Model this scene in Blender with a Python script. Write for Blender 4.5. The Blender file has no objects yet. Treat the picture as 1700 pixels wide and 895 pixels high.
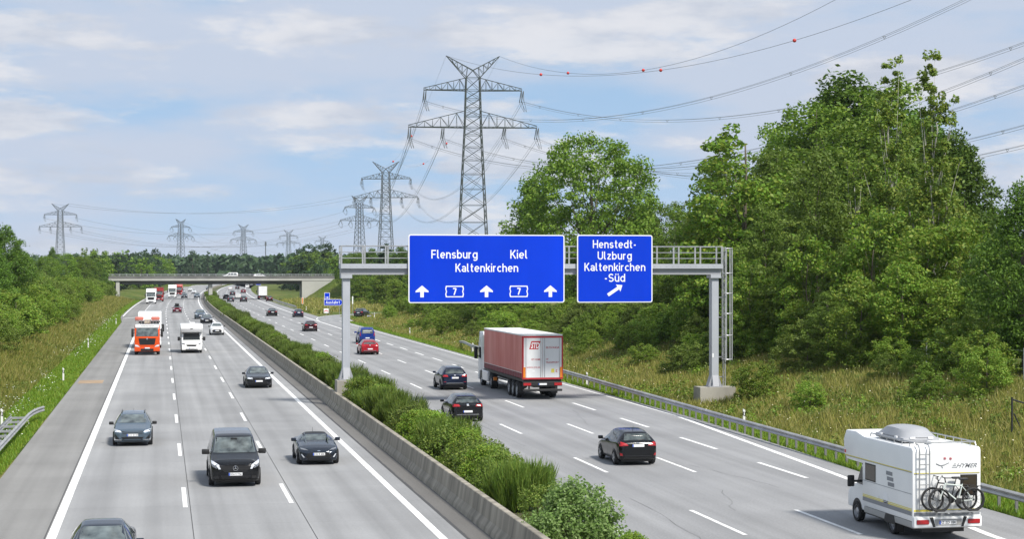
import bpy, bmesh, math, random
import numpy as np
from mathutils import Vector, Matrix
from mathutils.bvhtree import BVHTree

sc = bpy.context.scene
COL = sc.collection
RAD = math.radians
random.seed(7)
RNG = np.random.default_rng(11)

# ------------------------------------------------------------------ camera, sky, sun, exposure
F, H, VX, HY = 2990.0, 8.35, 268.0, 450.0          # focal length in photo pixels, eye height, road vanishing column, horizon row
PSI = math.atan((850 - VX) / F)
CP, SP = math.cos(PSI), math.sin(PSI)
cd = bpy.data.cameras.new('camera')
cam = bpy.data.objects.new('camera', cd)
COL.objects.link(cam)
cd.sensor_fit = 'HORIZONTAL'
cd.sensor_width = 36
cd.lens = F / 1700 * 36
cd.clip_start = 0.5
cd.clip_end = 30000
cam.location = (0, 0, H)
cam.rotation_euler = (RAD(90) + 2.5 / F, 0, -PSI)
sc.camera = cam

SUN_EL, SUN_AZ = RAD(50), RAD(150)
w = bpy.data.worlds.new('World')
sc.world = w
w.use_nodes = True
nt = w.node_tree
N, L = nt.nodes, nt.links
N.clear()
out = N.new('ShaderNodeOutputWorld')
bg = N.new('ShaderNodeBackground')
bg.inputs['Strength'].default_value = 0.12
tc = N.new('ShaderNodeTexCoord')
# look the sky up a little above the true direction: clear blue air down to the horizon, as on a washed summer day
mp0 = N.new('ShaderNodeMapping')
mp0.inputs['Scale'].default_value = (1, 1, 1.5)
mp0.inputs['Location'].default_value = (0, 0, 0.20)
L.new(tc.outputs['Generated'], mp0.inputs['Vector'])
nrm = N.new('ShaderNodeVectorMath'); nrm.operation = 'NORMALIZE'
L.new(mp0.outputs['Vector'], nrm.inputs[0])
sky = N.new('ShaderNodeTexSky')
sky.sky_type = 'NISHITA'
sky.sun_disc = False
sky.sun_elevation = SUN_EL
sky.sun_rotation = SUN_AZ
sky.air_density = 1.0
sky.dust_density = 0.6
sky.ozone_density = 1.2
L.new(nrm.outputs['Vector'], sky.inputs['Vector'])
SKYNODES = (N, L, tc, sky, bg, out)

def cloud_layer(scale, loc, detail, lo, hi, rough=0.55, dist=0.4):
    mp = N.new('ShaderNodeMapping')
    mp.inputs['Scale'].default_value = scale
    mp.inputs['Location'].default_value = loc
    L.new(tc.outputs['Generated'], mp.inputs['Vector'])
    no = N.new('ShaderNodeTexNoise')
    no.inputs['Scale'].default_value = 1.0
    no.inputs['Detail'].default_value = detail
    no.inputs['Roughness'].default_value = rough
    no.inputs['Distortion'].default_value = dist
    L.new(mp.outputs['Vector'], no.inputs['Vector'])
    mr = N.new('ShaderNodeMapRange')
    mr.interpolation_type = 'SMOOTHSTEP'
    mr.inputs['From Min'].default_value = lo
    mr.inputs['From Max'].default_value = hi
    L.new(no.outputs['Fac'], mr.inputs['Value'])
    return mr.outputs['Result']

def mixc(a, b, fac):
    m = N.new('ShaderNodeMix'); m.data_type = 'RGBA'
    for s, v in ((m.inputs[6], a), (m.inputs[7], b), (m.inputs[0], fac)):
        if hasattr(v, 'node'): L.new(v, s)
        else: s.default_value = v
    return m.outputs[2]

def mathn(op, a, b):
    m = N.new('ShaderNodeMath'); m.operation = op
    for s, v in ((m.inputs[0], a), (m.inputs[1], b)):
        if hasattr(v, 'node'): L.new(v, s)
        else: s.default_value = v
    return m.outputs[0]

sep = N.new('ShaderNodeSeparateXYZ')
L.new(tc.outputs['Generated'], sep.inputs[0])
hz = N.new('ShaderNodeMapRange')
hz.inputs['From Min'].default_value = 0.0
hz.inputs['From Max'].default_value = 0.10
hz.inputs['To Min'].default_value = 0.55
hz.inputs['To Max'].default_value = 0.05
L.new(sep.outputs['Z'], hz.inputs['Value'])
veil = cloud_layer((5, 5, 21), (3.1, 1.7, 0.4), 6, 0.34, 0.58, 0.55, 0.0)       # broad lilac-grey sheets
puff = cloud_layer((7, 7, 27), (0.3, 5.2, 2.9), 10, 0.475, 0.585, 0.60, 0.0)         # banks of cloud with soft ragged edges
puffl = cloud_layer((13, 13, 50), (0.9, 2.2, 1.9), 8, 0.36, 0.64, 0.6, 0.0)       # lit tops and grey undersides within them
GREY = (3.35, 3.62, 4.20, 1)
BLUE = (2.40, 3.60, 5.0, 1)
PALE = (3.25, 3.95, 4.9, 1)
SHEET = (3.50, 3.86, 4.60, 1)
WHITE = (4.75, 4.78, 5.0, 1)
c = mixc(sky.outputs['Color'], BLUE, 0.75)
c = mixc(c, PALE, hz.outputs['Result'])
c = mixc(c, SHEET, mathn('MULTIPLY', veil, 0.88))
c = mixc(c, mixc(GREY, WHITE, puffl), mathn('MULTIPLY', puff, 0.85))
L.new(c, bg.inputs['Color'])
L.new(bg.outputs[0], out.inputs['Surface'])

sd = bpy.data.lights.new('sun', 'SUN')
sd.energy = 3.9
sd.angle = RAD(9)
sd.color = (1.0, 0.95, 0.87)
sun = bpy.data.objects.new('sun', sd)
COL.objects.link(sun)
to_sun = Vector((math.sin(SUN_AZ) * math.cos(SUN_EL), math.cos(SUN_AZ) * math.cos(SUN_EL), math.sin(SUN_EL)))
sun.rotation_euler = (-to_sun).to_track_quat('-Z', 'Y').to_euler()
sun.location = (0, -50, 100)

vs = sc.view_settings
vs.view_transform = 'Standard'
vs.look = 'None'
vs.exposure = 0.5
vs.gamma = 1
vs.use_curve_mapping = False
sc.cycles.use_denoising = True
sc.cycles.max_bounces = 6
sc.cycles.diffuse_bounces = 2
sc.cycles.glossy_bounces = 3
sc.cycles.transmission_bounces = 2
sc.cycles.transparent_max_bounces = 4

# ------------------------------------------------------------------ helpers
def at(px, D):
    """photo column and camera depth -> world X, Y"""
    lat = (px - 850) * D / F
    return D * SP + lat * CP, D * CP - lat * SP
def on_ground(px, py, z=0.0):
    return at(px, F * (H - z) / (py - HY))
def x_at_y(px, Y):
    k = (px - 850) / F
    return Y * (SP + k * CP) / (CP - k * SP)
def depth(X, Y): return Y * CP + X * SP
def zrow(py, D): return H + (HY - py) * D / F
YB = 537.0                                             # the bridge's axis
def shift(Y): return 4.77e-5 * max(0.0, Y - 330) ** 2
def sstep(a, b, x):
    t = min(1.0, max(0.0, (x - a) / (b - a)))
    return t * t * (3 - 2 * t)
def gz(X, Y):
    """height of the ground sheet"""
    xr = X - shift(Y)
    z = -0.05
    z += 2.5 * sstep(-9.3, -16, xr) * (1 - 0.6 * sstep(420, 520, Y))
    if Y < 400:
        fade = 1 - sstep(295, 345, Y)
        z += fade * (2.4 * sstep(33.5, 46, X) + 1.2 * sstep(46, 70, X) - 0.22 * sstep(30.0, 31.5, X) * (1 - sstep(33, 36, X)))
    d = abs(Y - YB)                                    # banks that carry the cross road to the bridge
    prof = min(1.0, max(0.0, 1 - (d - 5.0) / 13))
    if X > 41: z = max(z, 5.95 * prof * min(1, (X - 41) / 9.0))
    if X < -12.5: z = max(z, 5.95 * prof * min(1, (-12.5 - X) / 3))
    return z

def lnk(o, parent=None):
    COL.objects.link(o)
    if parent is not None: o.parent = parent
    return o
def tag(o, label=None, cat=None, group=None, kind=None):
    if label: o['label'] = label
    if cat: o['category'] = cat
    if group: o['group'] = group
    if kind: o['kind'] = kind
    return o
def empty(name, loc=(0, 0, 0), rz=0.0, label=None, cat=None, group=None):
    o = bpy.data.objects.new(name, None)
    o.empty_display_size = 0.3
    o.location = loc
    o.rotation_euler = (0, 0, rz)
    return lnk(tag(o, label, cat, group))
def kids(o): return [c for c in bpy.data.objects if c.parent == o]
def copy_tree(o, parent=None):
    c = o.copy(); COL.objects.link(c)
    c.parent = parent
    for ch in list(o.children): copy_tree(ch, c)
    return c
def repaint(o, m):
    for ch in [o] + list(o.children_recursive):
        if ch.type == 'MESH' and ch.data.materials and ch.data.materials[0].name.startswith('paint'):
            ch.material_slots[0].link = 'OBJECT'
            ch.material_slots[0].material = m

class MB:
    """collects shapes and links them as ONE mesh object"""
    def __init__(s): s.v, s.f, s.uv = [], [], None
    def add(s, vs_, fs):
        o = len(s.v)
        s.v += [tuple(p) for p in vs_]
        s.f += [tuple(i + o for i in f) for f in fs]
        return s
    def box(s, c, d, rz=0.0, M=None):
        x, y, z = d[0] / 2, d[1] / 2, d[2] / 2
        P = [(-x, -y, -z), (x, -y, -z), (x, y, -z), (-x, y, -z), (-x, -y, z), (x, -y, z), (x, y, z), (-x, y, z)]
        if rz:
            a, b = math.cos(rz), math.sin(rz)
            P = [(p[0] * a - p[1] * b, p[0] * b + p[1] * a, p[2]) for p in P]
        P = [(p[0] + c[0], p[1] + c[1], p[2] + c[2]) for p in P]
        return s.add(P, [(0, 3, 2, 1), (4, 5, 6, 7), (0, 1, 5, 4), (1, 2, 6, 5), (2, 3, 7, 6), (3, 0, 4, 7)])
    def b2(s, x0, x1, y0, y1, z0, z1):
        return s.box(((x0 + x1) / 2, (y0 + y1) / 2, (z0 + z1) / 2), (abs(x1 - x0), abs(y1 - y0), abs(z1 - z0)))
    def rbox(s, x0, x1, y0, y1, z0, z1, r=0.05, seg=2):
        bm = bmesh.new()
        bmesh.ops.create_cube(bm, size=1)
        for v in bm.verts:
            v.co = Vector(((x0 + x1) / 2 + v.co.x * (x1 - x0), (y0 + y1) / 2 + v.co.y * (y1 - y0), (z0 + z1) / 2 + v.co.z * (z1 - z0)))
        bmesh.ops.bevel(bm, geom=bm.edges[:], offset=r, segments=seg, affect='EDGES', profile=0.5)
        return s.frombm(bm)
    def frombm(s, bm):
        bm.verts.index_update()
        s.add([v.co for v in bm.verts], [[v.index for v in f.verts] for f in bm.faces])
        bm.free()
        return s
    def bar(s, a, b, r, n=4, r2=None):
        a, b = Vector(a), Vector(b)
        d = b - a
        if d.length < 1e-6: return s
        d.normalize()
        u = d.cross(Vector((0, 0, 1)) if abs(d.z) < 0.9 else Vector((1, 0, 0))).normalized()
        v = d.cross(u)
        r2 = r if r2 is None else r2
        P = []
        for p, q in ((a, r), (b, r2)):
            for i in range(n):
                t = 2 * math.pi * (i + 0.5) / n
                P.append(p + (u * math.cos(t) + v * math.sin(t)) * q)
        fs = [(i, (i + 1) % n, n + (i + 1) % n, n + i) for i in range(n)]
        fs += [tuple(range(n - 1, -1, -1)), tuple(range(n, 2 * n))]
        return s.add(P, fs)
    def tube(s, pts, r, n=5, r2=None):
        pts = [Vector(p) for p in pts]
        m = len(pts)
        P, fs = [], []
        u = None
        for i, p in enumerate(pts):
            d = (pts[min(i + 1, m - 1)] - pts[max(i - 1, 0)]).normalized()
            if u is None: u = d.cross(Vector((0, 0, 1)) if abs(d.z) < 0.9 else Vector((1, 0, 0))).normalized()
            u = (u - d * u.dot(d)).normalized()
            v = d.cross(u)
            q = r if r2 is None else r + (r2 - r) * i / (m - 1)
            for k in range(n):
                t = 2 * math.pi * k / n
                P.append(p + (u * math.cos(t) + v * math.sin(t)) * q)
        for i in range(m - 1):
            for k in range(n):
                a, b = i * n + k, i * n + (k + 1) % n
                fs.append((a, b, b + n, a + n))
        fs += [tuple(range(n - 1, -1, -1)), tuple(range((m - 1) * n, m * n))]
        return s.add(P, fs)
    def prism(s, poly, y0, y1):
        """polygon in x,z (counter-clockwise seen from -y) extruded from y0 to y1"""
        n = len(poly)
        P = [(p[0], y0, p[1]) for p in poly] + [(p[0], y1, p[1]) for p in poly]
        fs = [tuple(range(n)), tuple(range(2 * n - 1, n - 1, -1))]
        fs += [((i + 1) % n, i, n + i, n + (i + 1) % n) for i in range(n)]
        return s.add(P, fs)
    def prismx(s, poly, x0, x1):
        """polygon in y,z extruded along x"""
        n = len(poly)
        P = [(x0, p[0], p[1]) for p in poly] + [(x1, p[0], p[1]) for p in poly]
        fs = [tuple(range(n - 1, -1, -1)), tuple(range(n, 2 * n))]
        fs += [(i, (i + 1) % n, n + (i + 1) % n, n + i) for i in range(n)]
        return s.add(P, fs)
    def lathe_x(s, prof, cx=0.0, cy=0.0, cz=0.0, n=24):
        """profile of (radius, x) turned about an axis parallel to x"""
        m = len(prof)
        P, fs = [], []
        for i in range(n):
            t = 2 * math.pi * i / n
            for r, x in prof: P.append((cx + x, cy + r * math.cos(t), cz + r * math.sin(t)))
        for i in range(n):
            j = (i + 1) % n
            for k in range(m - 1):
                fs.append((i * m + k, i * m + k + 1, j * m + k + 1, j * m + k))
        return s.add(P, fs)
    def ball(s, c, r, n=10):
        bm = bmesh.new()
        bmesh.ops.create_uvsphere(bm, u_segments=n, v_segments=max(6, n * 2 // 3), radius=r)
        for v in bm.verts: v.co += Vector(c)
        return s.frombm(bm)
    def build(s, name, m, parent=None, smooth=False, recalc=True):
        me = bpy.data.meshes.new(name)
        me.from_pydata(s.v, [], s.f)
        if recalc:
            bm = bmesh.new(); bm.from_mesh(me)
            bmesh.ops.recalc_face_normals(bm, faces=bm.faces[:])
            bm.to_mesh(me); bm.free()
        if m is not None: me.materials.append(m)
        if smooth:
            me.polygons.foreach_set('use_smooth', [True] * len(me.polygons))
            try: me.set_sharp_from_angle(angle=RAD(38))
            except Exception: pass
        me.update()
        return lnk(bpy.data.objects.new(name, me), parent)

def np_mesh(name, V, k, m, attr=None, extra=None):
    """fast mesh of separate k-gons from an (n*k,3) array"""
    V = np.asarray(V, dtype=np.float32)
    n = len(V) // k
    me = bpy.data.meshes.new(name)
    me.vertices.add(len(V)); me.vertices.foreach_set('co', V.ravel())
    me.loops.add(len(V)); me.loops.foreach_set('vertex_index', np.arange(len(V), dtype=np.int32))
    me.polygons.add(n)
    me.polygons.foreach_set('loop_start', np.arange(0, len(V), k, dtype=np.int32))
    me.polygons.foreach_set('loop_total', np.full(n, k, dtype=np.int32))
    me.update(calc_edges=True)
    me.materials.append(m)
    return me

# ------------------------------------------------------------------ materials
def mat(name, col, rough=0.6, metal=0.0, spec=0.5, var=None, bump=None, coat=0.0, dirt=None, stretch=(1, 1, 1)):
    m = bpy.data.materials.new(name)
    m.use_nodes = True
    t = m.node_tree
    b = t.nodes['Principled BSDF']
    b.inputs['Base Color'].default_value = (*col, 1)
    b.inputs['Roughness'].default_value = rough
    b.inputs['Metallic'].default_value = metal
    b.inputs['Specular IOR Level'].default_value = spec
    if coat:
        b.inputs['Coat Weight'].default_value = coat
        b.inputs['Coat Roughness'].default_value = 0.09
    def noise(scale, detail=5):
        tcn = t.nodes.new('ShaderNodeTexCoord')
        mpn = t.nodes.new('ShaderNodeMapping')
        mpn.inputs['Scale'].default_value = stretch
        t.links.new(tcn.outputs['Object'], mpn.inputs['Vector'])
        no = t.nodes.new('ShaderNodeTexNoise')
        no.inputs['Scale'].default_value = scale
        no.inputs['Detail'].default_value = detail
        t.links.new(mpn.outputs['Vector'], no.inputs['Vector'])
        return no.outputs['Fac']
    if var:
        f = noise(var[0])
        mr = t.nodes.new('ShaderNodeMapRange')
        mr.inputs['From Min'].default_value = 0.3; mr.inputs['From Max'].default_value = 0.7
        t.links.new(f, mr.inputs['Value'])
        mx = t.nodes.new('ShaderNodeMix'); mx.data_type = 'RGBA'
        a = var[1]
        c2 = var[2] if len(var) > 2 else tuple(min(1, x * (1 + a)) for x in col)
        mx.inputs[6].default_value = (*[x * (1 - a) for x in col], 1)
        mx.inputs[7].default_value = (*c2, 1)
        t.links.new(mr.outputs['Result'], mx.inputs[0])
        t.links.new(mx.outputs[2], b.inputs['Base Color'])
    if bump:
        f = noise(bump[0], 4)
        bp = t.nodes.new('ShaderNodeBump')
        bp.inputs['Strength'].default_value = bump[1]
        bp.inputs['Distance'].default_value = bump[2] if len(bump) > 2 else 0.02
        t.links.new(f, bp.inputs['Height'])
        t.links.new(bp.outputs['Normal'], b.inputs['Normal'])
    return m

def leafmat(name, c1, c2, c3, trans=0.35, objvar=0.25, rough=0.55):
    """foliage: every leaf takes its own shade, every plant its own tint, and leaves let light through"""
    m = bpy.data.materials.new(name)
    m.use_nodes = True
    t = m.node_tree
    b = t.nodes['Principled BSDF']
    g = t.nodes.new('ShaderNodeNewGeometry')
    cr = t.nodes.new('ShaderNodeValToRGB')
    cr.color_ramp.elements[0].color = (*c1, 1)
    cr.color_ramp.elements[1].color = (*c3, 1)
    e = cr.color_ramp.elements.new(0.5); e.color = (*c2, 1)
    t.links.new(g.outputs['Random Per Island'], cr.inputs['Fac'])
    oi = t.nodes.new('ShaderNodeObjectInfo')
    mr = t.nodes.new('ShaderNodeMapRange')
    mr.inputs['To Min'].default_value = 1 - objvar; mr.inputs['To Max'].default_value = 1 + objvar
    t.links.new(oi.outputs['Random'], mr.inputs['Value'])
    hs = t.nodes.new('ShaderNodeHueSaturation')
    t.links.new(mr.outputs['Result'], hs.inputs['Value'])
    mr2 = t.nodes.new('ShaderNodeMapRange')
    mr2.inputs['To Min'].default_value = 0.496; mr2.inputs['To Max'].default_value = 0.507
    t.links.new(oi.outputs['Random'], mr2.inputs['Value'])
    t.links.new(mr2.outputs['Result'], hs.inputs['Hue'])
    t.links.new(cr.outputs['Color'], hs.inputs['Color'])
    t.links.new(hs.outputs['Color'], b.inputs['Base Color'])
    b.inputs['Roughness'].default_value = rough
    b.inputs['Specular IOR Level'].default_value = 0.3
    tr = t.nodes.new('ShaderNodeBsdfTranslucent')
    t.links.new(hs.outputs['Color'], tr.inputs['Color'])
    mx = t.nodes.new('ShaderNodeMixShader')
    mx.inputs[0].default_value = trans
    t.links.new(b.outputs[0], mx.inputs[1]); t.links.new(tr.outputs[0], mx.inputs[2])
    t.links.new(mx.outputs[0], t.nodes['Material Output'].inputs['Surface'])
    return m

def roadmat(name, base, kind, track=None):
    """road surface: uv = (offset across the road, distance along it) in metres"""
    m = bpy.data.materials.new(name); m.use_nodes = True
    t = m.node_tree; b = t.nodes['Principled BSDF']
    b.inputs['Roughness'].default_value = 0.85
    b.inputs['Specular IOR Level'].default_value = 0.25
    uv = t.nodes.new('ShaderNodeUVMap')
    def noise(sx, sy, detail, lo, hi, a, bb):
        mp = t.nodes.new('ShaderNodeMapping'); mp.inputs['Scale'].default_value = (sx, sy, 1)
        t.links.new(uv.outputs['UV'], mp.inputs['Vector'])
        no = t.nodes.new('ShaderNodeTexNoise'); no.inputs['Scale'].default_value = 1; no.inputs['Detail'].default_value = detail
        t.links.new(mp.outputs['Vector'], no.inputs['Vector'])
        mr = t.nodes.new('ShaderNodeMapRange')
        mr.inputs['From Min'].default_value = lo; mr.inputs['From Max'].default_value = hi
        mr.inputs['To Min'].default_value = a; mr.inputs['To Max'].default_value = bb
        t.links.new(no.outputs['Fac'], mr.inputs['Value'])
        return mr.outputs['Result']
    def mul(a, c):
        mm = t.nodes.new('ShaderNodeMath'); mm.operation = 'MULTIPLY'
        t.links.new(a, mm.inputs[0])
        if hasattr(c, 'node'): t.links.new(c, mm.inputs[1])
        else: mm.inputs[1].default_value = c
        return mm.outputs[0]
    f = noise(1.1, 0.012, 4, 0.3, 0.7, 0.82, 1.12)                 # polished wheel tracks, oil
    f = mul(f, noise(0.25, 0.16, 6, 0.3, 0.7, 0.90, 1.09))         # blotches
    f = mul(f, noise(14, 9, 2, 0.3, 0.7, 0.90, 1.10) if kind == 'asphalt' else noise(9, 9, 2, 0.3, 0.7, 0.95, 1.05))
    sp = t.nodes.new('ShaderNodeSeparateXYZ'); t.links.new(uv.outputs['UV'], sp.inputs[0])
    if track is not None:
        # tyre-polished tracks, two to a lane, fading in and out along the road
        def m2(op, a, c_):
            mm = t.nodes.new('ShaderNodeMath'); mm.operation = op
            t.links.new(a, mm.inputs[0])
            if hasattr(c_, 'node'): t.links.new(c_, mm.inputs[1])
            else: mm.inputs[1].default_value = c_
            return mm.outputs[0]
        wv = m2('COSINE', m2('MULTIPLY', m2('SUBTRACT', sp.outputs['X'], track[0]), 2 * math.pi / track[1]), 0)
        wv = m2('MULTIPLY', wv, noise(0.6, 0.03, 4, 0.3, 0.7, 0.0, 0.075))
        f = m2('SUBTRACT', f, m2('ADD', wv, 0.02))
    if kind == 'concrete':
        # slabs: each 5 m bay a slightly different pour, with a fine sawn joint
        dv = t.nodes.new('ShaderNodeMath'); dv.operation = 'DIVIDE'; dv.inputs[1].default_value = 5.0
        t.links.new(sp.outputs['Y'], dv.inputs[0])
        fl = t.nodes.new('ShaderNodeMath'); fl.operation = 'FLOOR'; t.links.new(dv.outputs[0], fl.inputs[0])
        wn = t.nodes.new('ShaderNodeTexWhiteNoise'); wn.noise_dimensions = '1D'; t.links.new(fl.outputs[0], wn.inputs['W'])
        mr = t.nodes.new('ShaderNodeMapRange'); mr.inputs['To Min'].default_value = 0.965; mr.inputs['To Max'].default_value = 1.03
        t.links.new(wn.outputs['Value'], mr.inputs['Value'])
        f = mul(f, mr.outputs['Result'])
        fr = t.nodes.new('ShaderNodeMath'); fr.operation = 'FRACT'; t.links.new(dv.outputs[0], fr.inputs[0])
        lt = t.nodes.new('ShaderNodeMath'); lt.operation = 'LESS_THAN'; lt.inputs[1].default_value = 0.005
        t.links.new(fr.outputs[0], lt.inputs[0])
        mr3 = t.nodes.new('ShaderNodeMapRange'); mr3.inputs['To Min'].default_value = 1.0; mr3.inputs['To Max'].default_value = 0.72
        t.links.new(lt.outputs[0], mr3.inputs['Value'])
        f = mul(f, mr3.outputs['Result'])
    mx = t.nodes.new('ShaderNodeMix'); mx.data_type = 'RGBA'; mx.blend_type = 'MULTIPLY'; mx.inputs[0].default_value = 1
    mx.inputs[6].default_value = (*base, 1)
    t.links.new(f, mx.inputs[7])
    t.links.new(mx.outputs[2], b.inputs['Base Color'])
    return m

m_conc_road = roadmat('road_concrete', (0.280, 0.282, 0.285), 'concrete', (1.76, 1.88))
m_shoulder = roadmat('shoulder_concrete', (0.225, 0.222, 0.215), 'concrete')
m_asph = roadmat('road_asphalt', (0.266, 0.268, 0.273), 'asphalt', (18.97, 1.83))
m_drain = roadmat('gutter_concrete', (0.14, 0.135, 0.128), 'asphalt')
m_ramp = roadmat('ramp_asphalt', (0.27, 0.275, 0.28), 'asphalt')
m_paint = mat('marking_white', (0.74, 0.74, 0.73), 0.7, var=(4.5, 0.22), stretch=(1, 0.4, 1))
m_joint = mat('joint_tar', (0.06, 0.06, 0.06), 0.8)
m_conc = mat('concrete', (0.30, 0.285, 0.25), 0.9, var=(0.8, 0.22), bump=(6, 0.3), stretch=(1, 1, 0.35))
m_conc_wall = mat('barrier_concrete', (0.27, 0.245, 0.20), 0.9, var=(1.0, 0.42), bump=(5, 0.3), stretch=(1, 1.8, 0.22))
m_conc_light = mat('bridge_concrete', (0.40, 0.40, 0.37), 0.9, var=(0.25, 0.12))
m_conc_shade = mat('shaded_concrete', (0.11, 0.11, 0.108), 0.9, var=(0.3, 0.12))  # bridge concrete again, the girder's shade under the deck put into its colour
m_galv = mat('galvanised_steel', (0.42, 0.43, 0.44), 0.45, 0.6, var=(3, 0.15))
m_rail = mat('guardrail_steel', (0.40, 0.40, 0.39), 0.5, 0.5, var=(1.2, 0.2))
m_gantry = mat('gantry_paint', (0.40, 0.42, 0.46), 0.5, 0.15, var=(0.7, 0.07))
m_gantry_d = mat('gantry_flange', (0.33, 0.34, 0.37), 0.5, 0.15)
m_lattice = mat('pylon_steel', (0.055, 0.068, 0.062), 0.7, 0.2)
m_lattice_far = mat('pylon_steel_hazed', (0.10, 0.115, 0.12), 0.7, 0.2)  # same steel made paler, distance haze painted into the colour
m_wire = mat('conductor', (0.16, 0.17, 0.18), 0.6, 0.3)
m_insul = mat('insulator', (0.10, 0.11, 0.11), 0.4)
m_ballred = mat('marker_red', (0.62, 0.04, 0.03), 0.5)
m_blue = mat('sign_blue', (0.002, 0.040, 0.56), 0.5, 0, 0.12, var=(0.35, 0.10), stretch=(1, 1, 0.25))
m_white = mat('sign_white', (0.80, 0.81, 0.82), 0.45)
m_signback = mat('sign_back', (0.38, 0.39, 0.40), 0.5, 0.4)
m_red = mat('sign_red', (0.60, 0.03, 0.025), 0.5)
m_black = mat('black_plastic', (0.014, 0.014, 0.015), 0.5)
m_postw = mat('post_white', (0.74, 0.74, 0.72), 0.5)
m_rubber = mat('tyre_rubber', (0.018, 0.018, 0.019), 0.8)
m_rim = mat('rim_alloy', (0.42, 0.43, 0.45), 0.3, 0.8)
m_rimd = mat('rim_dark', (0.05, 0.05, 0.055), 0.35, 0.6)
m_glass = mat('tinted_glass', (0.020, 0.025, 0.028), 0.04, 0, 0.6)
m_sideglass = mat('side_glass', (0.050, 0.062, 0.066), 0.03, 0, 1.0, var=(2.5, 0.6, (0.10, 0.12, 0.125)))  # light mottled base imitates sky reflected in the side panes
m_rearglass = mat('rear_glass', (0.055, 0.07, 0.07), 0.03, 0, 1.0, var=(3.0, 0.7, (0.11, 0.13, 0.125)))  # greyish base painted in for the sky mirrored by the sloping pane
m_postd = mat('post_steel_dull', (0.20, 0.20, 0.195), 0.6, 0.4)
m_screen = mat('windscreen_glass', (0.10, 0.13, 0.135), 0.03, 0, 1.0, var=(2.6, 0.75, (0.15, 0.18, 0.18)))  # pale grey-green base stands in for reflections on the screen
m_grille = mat('grille_black', (0.010, 0.010, 0.011), 0.4)
m_trim = mat('lower_trim', (0.022, 0.022, 0.023), 0.55)
m_lamp = mat('headlight_glass', (0.62, 0.65, 0.70), 0.08, 0, 0.8)
m_lampd = mat('headlight_dark', (0.16, 0.17, 0.19), 0.08, 0, 0.8)
m_tail = mat('taillight_red', (0.36, 0.012, 0.016), 0.15, 0, 0.6)
m_orange = mat('amber_lens', (0.75, 0.22, 0.02), 0.3)
m_plate = mat('plate_white', (0.78, 0.79, 0.80), 0.4)
m_plateb = mat('plate_blue', (0.02, 0.08, 0.45), 0.4)
m_ink = mat('plate_ink', (0.02, 0.02, 0.022), 0.5)
m_chrome = mat('chrome', (0.62, 0.63, 0.65), 0.15, 1.0)
m_bark = mat('bark', (0.12, 0.10, 0.075), 0.9, var=(3, 0.35), stretch=(1, 1, 0.3))
m_bark_pale = mat('birch_bark', (0.36, 0.35, 0.31), 0.85, var=(2.5, 0.4), stretch=(1, 1, 1.5))
def paint(name, col, metal=0.35, rough=0.2):
    return mat('paint_' + name, col, rough, metal, 0.25, coat=0.45)
P_BLACK = paint('black', (0.008, 0.009, 0.011))
P_NAVY = paint('navy', (0.006, 0.012, 0.035))
P_DGREY = paint('dark_grey', (0.016, 0.018, 0.023))
P_BLUEGREY = paint('blue_grey', (0.10, 0.14, 0.18), 0.5)
P_SLATE = paint('slate', (0.026, 0.034, 0.048), 0.5)
P_WHITE = paint('white', (0.72, 0.73, 0.74), 0.0)
P_SILVER = paint('silver', (0.40, 0.42, 0.44), 0.5)
P_RED = paint('red', (0.34, 0.008, 0.018), 0.2)
P_DRED = paint('dark_red', (0.045, 0.006, 0.011), 0.3)
P_MAROON = paint('maroon', (0.14, 0.012, 0.022), 0.3)
P_BLUE = paint('blue', (0.008, 0.035, 0.22), 0.2)
P_ORANGE = paint('orange', (0.62, 0.075, 0.010), 0.0)
P_TRED = paint('truck_red', (0.26, 0.014, 0.014), 0.0)
P_GREYBOX = paint('grey_box', (0.30, 0.30, 0.30), 0.0)

# ------------------------------------------------------------------ text
def text_geo(body, bold=0.012):
    cu = bpy.data.curves.new('t', 'FONT')
    cu.body = body
    cu.offset = bold
    cu.resolution_u = 3
    o = bpy.data.objects.new('t', cu)
    COL.objects.link(o)
    dg = bpy.context.evaluated_depsgraph_get()
    me = bpy.data.meshes.new_from_object(o.evaluated_get(dg))
    V = np.array([v.co[:] for v in me.vertices])
    Fs = [tuple(p.vertices) for p in me.polygons]
    bpy.data.objects.remove(o); bpy.data.curves.remove(cu); bpy.data.meshes.remove(me)
    V[:, 0] -= V[:, 0].min(); V[:, 1] -= V[:, 1].min()
    V[:, 0] /= V[:, 0].max(); V[:, 1] /= V[:, 1].max()
    return V, Fs
def text_on(mb, body, x0, x1, z0, z1, y, bold=0.012, back=False, slant=0.0):
    """lettering in the x,z plane read from -y (or from +y if back) with its box x0..x1, z0..z1"""
    V, Fs = text_geo(body, bold)
    P = []
    for v in V:
        xx = v[0] + slant * v[1]
        P.append(((x1 - (x1 - x0) * xx) if back else (x0 + (x1 - x0) * xx), y, z0 + (z1 - z0) * v[1]))
    mb.add(P, Fs)
def text_on_x(mb, body, y0, y1, z0, z1, x, bold=0.012):
    V, Fs = text_geo(body, bold)
    mb.add([(x, y0 + (y1 - y0) * v[0], z0 + (z1 - z0) * v[1]) for v in V], Fs)

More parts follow.
